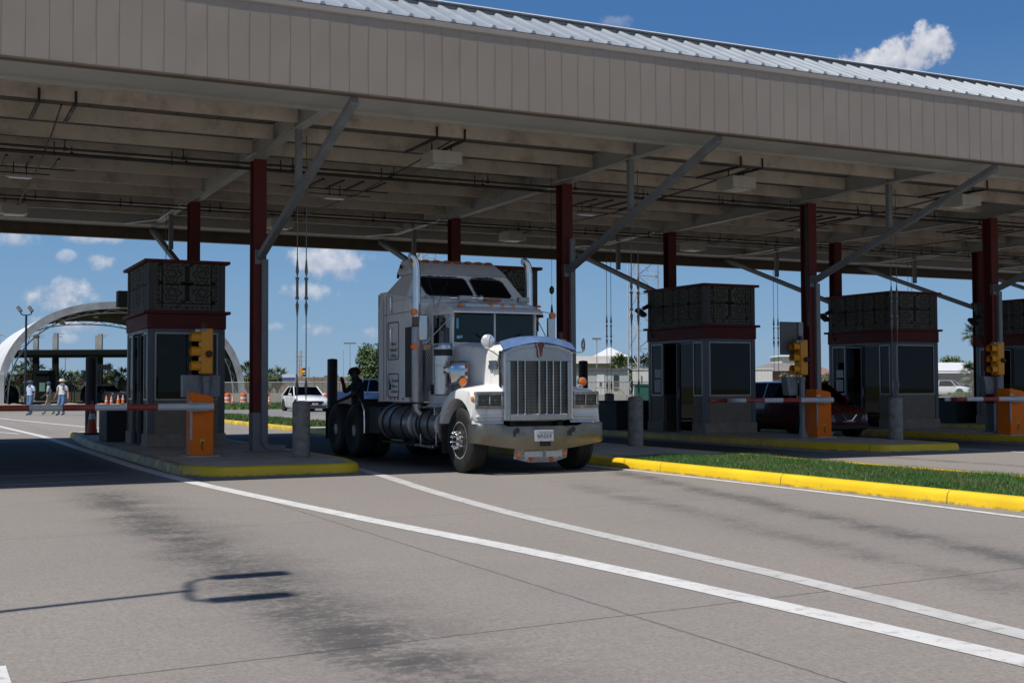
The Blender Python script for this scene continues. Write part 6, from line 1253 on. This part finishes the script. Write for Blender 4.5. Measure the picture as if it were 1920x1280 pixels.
def fence(label, pa, pb, d, h, step=3.0, group=None):
    f = placed('chain_link_fence', label, 'fence', pa, d); L = span(pa, pb, d); x = 0; mb = MB().quad((0, 0, .05), (L, 0, .05), (L, 0, h), (0, 0, h)); mb.build('mesh', MCL, f); MB().cyl((0, 0, h), (L, 0, h), .03, n=6).build('top_rail', MGALV, f)
    while x <= L: MB().cyl((x, 0, 0), (x, 0, h+.15), .045, n=6).build('post', MGALV, f); x += step
    return f
fence('chain-link fence between the arched shed and the white sedan', 418, 690, 106, 1.9)
fence('chain-link fence in front of the trailer office', 1060, 1240, 84, 1.75)
fence('chain-link fence in front of the dry grass on the right', 1735, 1850, 75, 2.3, 4)
def wallx(name, label, pa, pb, d, h, mat_, th=.3, cat='wall'):
    f = placed(name, label, cat, pa, d); L = span(pa, pb, d); MB().box(0, L, 0, th, 0, h).build('panel', mat_, f)
    mb = MB(); x = 0
    while x < L: mb.box(x-.06, x+.06, -.05, -.001, 0, h*.98); x += max(1.2, L/22)
    mb.build('rib', mat_, f); return f
wallx('concrete_barrier', 'low pale concrete barrier behind the white sedan', 430, 705, 112, .95, mk('pale_concrete', (.3, .28, .25), .9, var=.15, scale=.5, dirt=(.15, .14, .12)))
wallx('tan_wall', 'tall tan slatted wall in the distance behind the concrete barrier', 415, 660, 175, 2.9, mk('tan_slats', (.24, .19, .15), .9, var=.3, scale=.4))
wallx('grey_wall', 'grey rendered wall beside the blue pickup', 640, 720, 118, 2.1, mk('grey_render', (.25, .245, .23), .9, var=.15, scale=.5))
wallx('concrete_barrier', 'low concrete barrier under the trailer office fence', 1050, 1240, 90, .85, mk_once('pale_kerb', (.33, .31, .27), .9))
wallx('white_fence', 'white boarded fence between the signal and the middle booth', 1520, 1570, 95, 1.6, mk('cream_boards', (.6, .58, .5), .8), cat='fence')
# ------------------------------------------------------------------ buildings
def siding(name, col, n=3.3):
    t = NT(name); sp = t.n('ShaderNodeSeparateXYZ'); t.l(t.coord(), sp.inputs[0]); s_ = t.ramp(t.math('ABSOLUTE', t.math('SUBTRACT', t.math('FRACT', t.math('MULTIPLY', t.math('ADD', sp.outputs[0], sp.outputs[1]), n)), .5)), 0, .08, 1, 0)
    t.set(t.mix(t.math('MULTIPLY', s_, .55), t.mix(t.ramp(t.noise(.5, 4), .3, .7), tuple(x*.92 for x in col), col), tuple(x*.4 for x in col)), .7); return t.m
MSID = siding('pale_trailer_siding', (.44, .46, .44)); MSIDW = siding('white_container_siding', (.66, .65, .6), 4); MROOFG = siding('ribbed_grey_roof', (.42, .39, .36), 1.6); MROOFW = siding('white_metal_roof', (.6, .61, .62), 1.5); MWOOD = mk('tan_timber', (.35, .27, .16), .85, var=.2)
tr_ = placed('office_trailer', 'long pale office trailer with timber steps, behind the right side of the truck', 'trailer', 1040, 95)
L = span(1040, 1177, 95); MB().box(0, L, 0, 3, .5, zz(696, 95)).build('wall', MSID, tr_); MB().box(-.1, L+.1, -.15, 3.1, zz(696, 95)+.001, zz(692, 95)).build('roof', mk_once('dark_roof_edge', (.1, .1, .11)), tr_)
x = span(1040, 1126, 95); d_ = MB().box(x-.28, x+.28, -.04, -.001, .55, zz(704, 95)).build('door', mk_once('white_door', (.62, .64, .66)), tr_); MB().box(x-.1, x+.1, -.05, -.041, 1.45, 1.75).build('pane', MDARK, d_)
x = span(1040, 1155, 95); w_ = MB().box(x-.2, x+.2, -.04, -.001, 1.15, zz(705, 95)).build('window', mk_once('dark_window', (.04, .045, .05), .1), tr_)
mb = MB(); x0 = span(1040, 1113, 95)
for i in range(5): mb.box(x0+i*.45, x0+.05+i*.45, -1.2, -1.15, 0, 1.35)
mb.box(x0, x0+1.85, -1.2, -1.15, 1.3, 1.38).box(x0, x0+1.85, -1.2, -.05, .4, .5).bar((x0+1.85, -1.18, 1.3), (x0+2.8, -1.18, .3), .08); mb.build('timber_steps', MWOOD, tr_)
for (pa, pb, d, yt, lab) in ((1191, 1300, 98, 693, 'white container just left of the booth with papers, near the tower foot'), (1380, 1448, 92, 693, 'white container end between the booth and the hanging cables')):
    c = placed('container', lab, 'container', pa, d); L = span(pa, pb, d); MB().box(0, L, 0, 2.6, .1, zz(yt, d, 1200)).build('wall', MSIDW, c); MB().box(-.05, L+.05, -.05, 2.65, zz(yt, d, 1200)+.001, zz(yt, d, 1200)+.1).build('roof', MSIDW, c); MB().box(L*.1, L*.1+.06, -.04, -.001, .3, 2.3).build('door_bar', MDARK, c)
gb = placed('green_bin', 'dark green bin beside the white container', 'bin', 1212, 80); MB().box(-.7, .8, 0, 1.2, 0, 1.5).build('body', mk_once('bin_green', (.015, .09, .06)), gb); MB().box(-.75, .85, -.05, 1.25, 1.501, 1.6).build('lid', mk_once('bin_green', (.015, .09, .06)), gb)
def house(label, pa, pb, d, ye, yr, wallm, roofm, depth=9, hip=0, cat='house'):
    h = placed('house', label, cat, pa, d); L = span(pa, pb, d); ze, zr = zz(ye, d, (pa+pb)/2), zz(yr, d, (pa+pb)/2)
    MB().box(.3, L-.3, .4, depth-.4, 0, ze-.02).build('wall', wallm, h)
    MB().add([(0, 0, ze), (L, 0, ze), (L, depth, ze), (0, depth, ze), (hip, depth/2, zr), (L-hip, depth/2, zr)], [(0, 1, 5, 4), (1, 2, 5), (2, 3, 4, 5), (3, 0, 4), (3, 2, 1, 0)]).build('roof', roofm, h)
    MB().box(L*.3, L*.3+1.2, .35, .399, 1, 2.1).build('window', mk_once('dark_window', (.04, .045, .05)), h); MB().box(L*.6, L*.6+1.0, .35, .399, 0, 2.1).build('door', MDARK, h); return h
MTAN = mk('tan_stucco', (.3, .26, .18), .9, var=.1)
house('low building with a ribbed grey metal roof behind the office trailer', 1068, 1172, 128, 681, 665, MTAN, MROOFG, hip=.5)
house('pyramid-roofed white pavilion above the grey metal roof', 1112, 1180, 165, 668, 650, MTAN, MROOFW, depth=5, hip=2.3, cat='pavilion')
house('low house with a brown-grey roof behind the middle signal', 1418, 1530, 150, 695, 679, mk('red_brick_house', (.2, .1, .075), .9), mk('brown_shingle', (.2, .18, .17), .9, var=.2), hip=2.5)
house('white flat-topped building peeking over the brown-grey roof', 1463, 1520, 185, 668, 665, MSIDW, MSIDW, hip=.1, cat='building')
house('house with a red-brown roof between the signal post and the booth', 1530, 1575, 150, 702, 685, MTAN, mk('red_shingle', (.26, .13, .1), .9, var=.2), hip=1.5)
house('house with a pale roof and dark gable beyond the parked white car', 1745, 1850, 160, 699, 678, mk('grey_gable', (.12, .125, .14), .9), MROOFW, hip=1.5)
# ------------------------------------------------------------------ lattice towers, poles, wires
def lattice(label, px, d, w, H, z0=0):
    t = placed('lattice_tower', label, 'tower', px, d); mb = MB(); T_ = [Vector((-w*.28, -w*.1, 0)), Vector((w*.72, .0, 0)), Vector((-w*.05, w*.8, 0))]
    T_ = [Vector((-w*.27, .55*w, 0)), Vector((w*.0, -.25*w, 0)), Vector((w*.75, .3*w, 0))]
    mats = mk_once('tower_white', (.5, .5, .5), .5, metal=.3)
    for i, p in enumerate(T_): MB().cyl(p, p + Vector((0, 0, H)), .06 if i != 1 else .11, n=8).build('leg', mats, t)
    mb = MB(); z = 0; k = 0; st = w * .62
    while z < H - st:
        for i in range(3):
            a, b = T_[i], T_[(i+1) % 3]; mb.bar(a + Vector((0, 0, z)), b + Vector((0, 0, z)), .05); (mb.bar(a + Vector((0, 0, z)), b + Vector((0, 0, z+st)), .06) if k % 2 else mb.bar(b + Vector((0, 0, z)), a + Vector((0, 0, z+st)), .045))
        z += st; k += 1
    mb.build('bracing', mats, t)
    mb = MB(); z = .5
    for q in range(int(H / .8)): mb.box(.3*w, .55*w, 0, .02, q*.8, q*.8+.03)
    mb.build('ladder', mats, t); return t
lattice('tall grey lattice mast beside the booth with papers in its window', 1196, 102, 2.45, 25)
tw2 = lattice('lattice mast top with small antennas above the sleeper roof', 792, 170, 2.4, 38)
for (x, z) in ((-.6, 20.0), (2.1, 20.5)): MB().ball((x, -.2, z), .5, sc=(.5, .5, 1)).build('antenna', mk_once('antenna_white', (.5, .5, .48)), tw2)
def pole(name, label, px, d, ytop, cat, bar=0, r=.06, mat_=None, arms=0, m2=None):
    p = placed(name, label, cat, px, d); z = zz(ytop, d, px); MB().cyl((0, 0, 0), (0, 0, z), r, r*.6, n=8).build('pole', mat_ or MPOST, p)
    if bar: MB().box(-bar/2, bar/2, -.08, .08, z-.02, z+.14).build('lamp_bar', mk_once('lamp_grey', (.16, .17, .18)), p)
    for i in range(arms): MB().box(-.9, .9, -.05, .05, z-.5-i*.9, z-.4-i*.9).build('cross_arm', MPOST, p)
    return p
pole('light_pole', 'T-shaped floodlight pole between the tall bollard and the sleeper cab', 656, 150, 644, 'light pole', bar=1.5)
pole('antenna_pole', 'thin pole just left of the T-shaped floodlight pole', 644, 150, 655, 'pole', r=.04)
pole('light_pole', 'slim pale pole above the office trailer roof', 1119, 110, 636, 'light pole', bar=.8)
pole('utility_pole', 'tall utility pole with cross arms between the two tie-down cables', 564, 260, 656, 'utility pole', arms=3, r=.2)
pole('utility_pole', 'shorter utility pole just left of the tallest one between the cables', 560.5, 280, 665, 'utility pole', arms=2, r=.18)
pole('utility_pole', 'utility pole above the trees under the far flat canopy', 122, 260, 669, 'utility pole', arms=1, r=.16)
pole('utility_pole', 'short utility pole right of the cables above the bushes', 579, 260, 687, 'utility pole', r=.14)
fl2 = placed('street_lamp', 'twin-headed street lamp in front of the left leg of the arched shed', 'street lamp', 48, 104); z = zz(590, 104, 48)
MB().cyl((0, 0, 0), (0, 0, z), .11, .09, n=10).build('pole', mk_once('blue_black_steel', (.012, .022, .04)), fl2)
for s in (-1, 1):
    a = MB().tube([(0, 0, z), (s*.25, 0, z), (s*.42, 0, z+.08), (s*.48, 0, z+.25), (s*.48, 0, z+.4)], .05, 8).build('arm', mk_once('blue_black_steel', (0, 0, 0)), fl2); MB().obox((s*.48 - .12, 0, z+.5), (.26, .3, .55), Matrix.Rotation(radians(-35), 3, 'Y')).build('lamp_head', mk_once('lamp_grey', (.1, .1, .1)), a, bevel=.03)
# ------------------------------------------------------------------ signs and signals far off
MSB = mk('sign_back_grey', (.33, .35, .36), .5, metal=.3); MSW = mk('sign_white', (.62, .65, .68), .5); MSR = mk('sign_red', (.42, .1, .08), .5)
def sign(label, px, py, d, r, kind='diamond', mat_=MSB, two=False, cat='sign', w=None, h=None):
    s = placed('road_sign', label, cat, px, d); z = zz(py, d, px)
    if kind == 'diamond': MB().prism([(0, z-r), (r, z), (0, z+r), (-r, z)], 0, .03, 'xz').build('plate', mat_, s)
    elif kind == 'oct': MB().prism([(r*cos(a), z+r*sin(a)) for a in [pi/8+k*pi/4 for k in range(8)]], 0, .03, 'xz').build('plate', mat_, s)
    else: MB().box(-w/2, w/2, 0, .03, z-h/2, z+h/2).build('plate', mat_, s)
    for x in ((-r*.4, r*.4) if two else (0,)): MB().box(x-.04, x+.04, .031, .08, 0, z).build('post', MGALV, s)
    return s
sign('grey diamond sign back above the head of the man with the pale hat', 111, 711, 125, .4)
q = sign('large white diamond sign with dark symbols left of the tall black bollard', 137, 710.5, 120, .36, mat_=MSW, two=True)
z = zz(710.5, 120, 137); MB().box(-.16, -.11, -.012, -.001, z-.14, z+.14).box(.11, .16, -.012, -.001, z-.14, z+.14).box(-.04, .04, -.012, -.001, z-.05, z+.1).build('symbol', mk_once('sign_ink', (.1, .1, .12)), q)
q = sign('faded red eight-sided sign left of the tall black bollard', 152, 717, 118, .27, 'oct', MSR); z = zz(717, 118, 152); MB().box(-.16, .16, -.012, -.001, z-.05, z+.05).build('lettering', MSW, q)
sign('grey diamond sign back partly hidden behind the tall black bollard', 158, 706, 122, .37)
q = sign('small white diamond sign between the overhead panel and the booth', 219, 711, 120, .24, mat_=MSW); z = zz(711, 120, 219); MB().box(-.05, .05, -.012, -.001, z-.08, z+.08).build('symbol', mk_once('sign_ink', (.1, .1, .12)), q)
sign('wide grey rectangular panel on two posts right of the tall black bollard', 195, 688, 125, .9, 'rect', MSB, True, w=1.45, h=.5)
sign('small grey rectangular sign below the small white diamond sign', 217, 719, 120, .2, 'rect', MSB, w=.45, h=.25)
q = sign('white and orange square sign right of the left shed leg', 41.5, 706, 120, .3, 'rect', MSW, w=.5, h=.55); z = zz(706, 120, 41); MB().box(-.22, .1, -.012, -.001, z-.2, z+.15).build('symbol', mk_once('orange_ink', (.5, .13, .05)), q)
sign('narrow white upright panel left of the orange and white sign', 29, 712, 120, .1, 'rect', MSW, w=.15, h=1.0)
q = sign('rectangular road sign, white above and blue below, behind the white sedan roof', 541, 706.5, 120, .3, 'rect', MSW, w=1.25, h=.55); z = zz(709.5, 120, 541); MB().box(-.62, .62, -.012, -.001, z-.16, z+.12).build('blue_field', mk_once('sign_blue', (.03, .09, .32)), q)
for px, d, lab in ((566, 112, 'small yellow traffic signal above the white sedan roof'), (677, 112, 'small yellow traffic signal beside the tree left of the sleeper')):
    s = placed('far_signal', lab, 'traffic light', px, d); z = zz(697, d, px); MB().box(-.16, .1, -.1, .1, z-.42, z+.42).build('housing', MYL, s, bevel=.03)
    for k in range(3): MB().cyl((.1, -.05, z-.28+k*.28), (.3, -.1, z-.3+k*.28), .12, n=12).build('visor', MCHAS if k % 2 == 0 else MYL, s)
    MB().cyl((-.02, 0, 0), (-.02, 0, z-.42), .06, n=8).build('post', MGALV, s)
gbx = placed('control_cabinet', 'grey control cabinet standing behind the white sedan roof', 'cabinet', 566, 111); MB().box(-.28, .3, .1, .5, 0, 2.0).build('body', MSB, gbx, bevel=.02)
# ------------------------------------------------------------------ vegetation
t = NT('leaf_green'); gi = t.n('ShaderNodeNewGeometry'); t.set(t.mix(gi.outputs['Random Per Island'], (.025, .055, .015), (.10, .155, .045)), .6); MLEAF = t.m
t = NT('olive_leaf'); gi = t.n('ShaderNodeNewGeometry'); t.set(t.mix(gi.outputs['Random Per Island'], (.06, .07, .035), (.19, .19, .11)), .7); MOLV = t.m
t = NT('palm_green'); gi = t.n('ShaderNodeNewGeometry'); t.set(t.mix(gi.outputs['Random Per Island'], (.03, .05, .018), (.13, .17, .06)), .6); MPALM = t.m
MBARK = mk('bark', (.12, .095, .07), .9, var=.3); MTHATCH = mk('dead_fronds', (.1, .075, .045), .95, var=.3)
def leaves(mb, c, R, n, size, rng):
    for _ in range(n):
        v = Vector((rng.gauss(0, 1), rng.gauss(0, 1), rng.gauss(0, .8))); v = v.normalized() * (rng.random() ** .45); p = c + Vector((v.x*R[0], v.y*R[1], v.z*R[2]))
        a = Vector((rng.gauss(0, 1), rng.gauss(0, 1), rng.gauss(0, 1))).normalized(); b = a.orthogonal().normalized(); s = size * rng.uniform(.6, 1.4)
        mb.add([p - a*s, p + b*s*.5, p + a*s, p - b*s*.5], [(0, 1, 2, 3)])
def tree(label, px, d, ytop, wpx, mat_=None, group=None, seed=1, cat='tree', clumps=16, n=130, trunk=True, name='tree', leaf=.16, low=.3):
    rng = random.Random(seed); t = placed(name, label, cat, px, d, group=group); H = max(.8, zz(ytop, d, px)); w = span(0, wpx, d) / 2; mb = MB()
    for k in range(clumps):
        a = rng.uniform(0, 2*pi); rr = w * .75 * sqrt(rng.random()); zc = H * rng.uniform(low, .86); rr *= (1 - .45 * max(0, (zc/H - .5)) * 2)
        c = Vector((rr*cos(a), rr*sin(a)*.8, zc)); leaves(mb, c, (w*.38, w*.38, H*.15), n, leaf, rng)
    mb.build('crown', mat_ or MLEAF, t)
    if trunk:
        m2 = MB().tube([(0, 0, 0), (.05, 0, H*.25), (0, .1, H*.55)], [.16, .12, .07], 8)
        for k in range(5): a = k*1.3; m2.tube([(0, 0, H*.3), (w*.3*cos(a), w*.3*sin(a), H*.5), (w*.55*cos(a), w*.55*sin(a), H*.68)], [.08, .05, .02], 6)
        m2.build('trunk', MBARK, t)
    return t
def palm_proto(name, seed, R=1.5, nf=34, nl=12):
    rng = random.Random(seed); t = thing(name, 'x', 'palm tree', (0, 0, 0), world=False); mb = MB()
    for k in range(nf):     # fan fronds: stalk then radiating leaflets
        az = rng.uniform(0, 2*pi); el = rng.uniform(-.7, 1.35); d = Vector((cos(az)*cos(el), sin(az)*cos(el), sin(el))); st = R * rng.uniform(.35, .6); c = Vector((0, 0, 0)) + d*st; s = Vector((0, 0, 1)).cross(d)
        if s.length < .05: s = Vector((1, 0, 0))
        s.normalize(); mb.bar((0, 0, 0), c, .03)
        for j in range(nl):
            a = (j/(nl-1) - .5) * 3.0; u = (d*cos(a) + s*sin(a)).normalized(); L = R*.55*(1 - .25*abs(a)/1.5)*rng.uniform(.85, 1.1); e = c + u*L + Vector((0, 0, -.22*R*rng.uniform(.3, 1))); wv = u.cross(Vector((0, 0, 1))); 
            if wv.length < .05: wv = s
            wv = wv.normalized()*.035*R; mid = c + u*L*.5
            mb.add([c, mid + wv, e, mid - wv], [(0, 1, 2, 3)])
    return t, mb
ppr = []
def palm(label, px, d, ytop, seed, R=1.5, group='fan palms along the far tree line', thatch=True):
    t, mb = palm_proto('palm_tree', seed, R); H = zz(ytop, d, px) - R*.9; q = at(px, d)
    for i in range(len(mb.v)): v = mb.v[i]; mb.v[i] = (v[0], v[1], v[2] + H)
    mb.build('crown', MPALM, t); MB().cyl((0, 0, 0), (0, 0, H), .2, .16, n=8).build('trunk', MBARK, t)
    if thatch: MB().lathe([(.22, H-R*.9), (R*.33, H-R*.6), (R*.38, H-R*.25), (.1, H+.05)], n=9).build('dead_frond_skirt', MTHATCH, t)
    t.location = (q.x, q.y, -.05); t.rotation_euler = (0, 0, seed*1.7); tag(t, label, 'palm tree', group); return t
for i, (px, d, yt, R, lab) in enumerate([(37, 170, 679, 1.7, 'small round palm left of the street lamp pole'), (57, 165, 667, 2.0, 'palm behind the street lamp pole under the far canopy'), (70, 168, 671, 1.9, 'palm behind the far booth roof'), (107, 160, 686, 2.4, 'broad palm right of the far booth'), (136, 165, 690, 2.1, 'palm behind the large white diamond sign'),
    (193, 165, 675, 1.9, 'tallest palm above the wide grey panel'), (206, 168, 679, 1.4, 'thin palm at the right end of the wide grey panel'), (217, 165, 690, 1.5, 'palm above the small white diamond sign'), (229, 160, 684, 1.9, 'palm close to the left side of the leftmost booth'), (164, 170, 688, 1.8, 'palm behind the top of the tall black bollard on the left'),
    (466, 160, 671, 2.4, 'tall palm between the shed leg and the red column'), (488, 170, 684, 1.9, 'palm behind the red column'), (506, 165, 686, 1.8, 'palm just right of the red column downspout'), (520, 160, 684, 1.8, 'palm with a pointed crown left of the white sedan')]): palm(lab, px, d, yt, i+1, R)
palm('big shaggy fan palm behind the office trailer', 1160, 105, 658, 40, 1.9, None); palm('fan palm partly behind the booth with the papers', 1205, 108, 662, 41, 1.8, None); palm('second shaggy fan palm against the tower foot', 1182, 112, 664, 42, 1.8, None)
palm('tall palm peeking out left of the double red column', 1832, 88, 598, 43, 1.2, None); palm('low palm beside the pale-roofed house', 1826, 95, 672, 44, 1.4, None, False)
tree('leafy green tree beside the sleeper cab, behind the small signal', 700, 112, 640, 75, seed=3, clumps=30, n=170, leaf=.12)
tree('low leafy bush at the foot of the tree left of the sleeper', 664, 118, 697, 40, seed=4, clumps=10, n=120, trunk=False, name='bush', cat='bush', leaf=.12)
for i, (px, d, yt, w, lab) in enumerate([(20, 185, 695, 55, 'dark tree beside the left shed leg'), (85, 190, 700, 60, 'round tree behind the far booth'), (128, 190, 702, 60, 'dark tree behind the diamond signs'), (178, 190, 702, 60, 'dark tree behind the tall black bollard'), (225, 190, 703, 60, 'dark tree left of the leftmost booth'), (-30, 185, 698, 60, 'dark tree at the left edge')]):
    tree(lab, px, d, yt, w, seed=20+i, group='trees of the far tree line', clumps=14, n=120, leaf=.3, low=.15)
for i, (px, d, yt, w, lab) in enumerate([(490, 230, 706, 60, 'olive bush mound right of the shed'), (560, 230, 704, 70, 'olive bush mound behind the small signal'), (598, 200, 703, 55, 'brownish bush mound right of the cables')]):
    tree(lab, px, d, yt, w, MOLV, seed=30+i, group='bushes beyond the tan wall', clumps=12, n=110, trunk=False, name='bush', cat='bush', leaf=.35, low=.1)
for i, (px, d, yt, w, lab) in enumerate([(1432, 140, 688, 22, 'green bush just right of the white container'), (1475, 105, 694, 45, 'grey-green shrub left of the middle signal'), (1500, 104, 698, 45, 'grey-green shrub behind the middle signal post'), (1548, 104, 692, 42, 'grey-green shrub right of the middle red column')]):
    tree(lab, px, d, yt, w, MOLV, seed=40+i, clumps=12, n=110, trunk=False, name='bush', cat='bush', leaf=.12, low=.2)
tree('rounded green tree above the pale-roofed house', 1790, 190, 663, 65, seed=50, clumps=16, n=120, leaf=.28)
tree('dark hedge in front of the parked white car', 1800, 128, 732, 60, MLEAF, seed=51, clumps=14, n=100, trunk=False, name='hedge', cat='hedge', leaf=.12, low=.2)
t = NT('distant_scrub'); gi = t.n('ShaderNodeNewGeometry'); t.set(t.mix(gi.outputs['Random Per Island'], (.05, .07, .035), (.13, .15, .08)), .9)
mb = MB(); rng = random.Random(9)
for k in range(420):
    px = rng.uniform(-200, 2200); d = rng.uniform(330, 480); q = at(px, d); leaves(mb, Vector((q.x, q.y, rng.uniform(.5, 3.4))), (7, 7, 1.9), 34, 1.0, rng)
o = mb.build('tree_line', t.m); tag(o, 'low hazy green tree line all along the horizon', 'trees', kind='stuff')
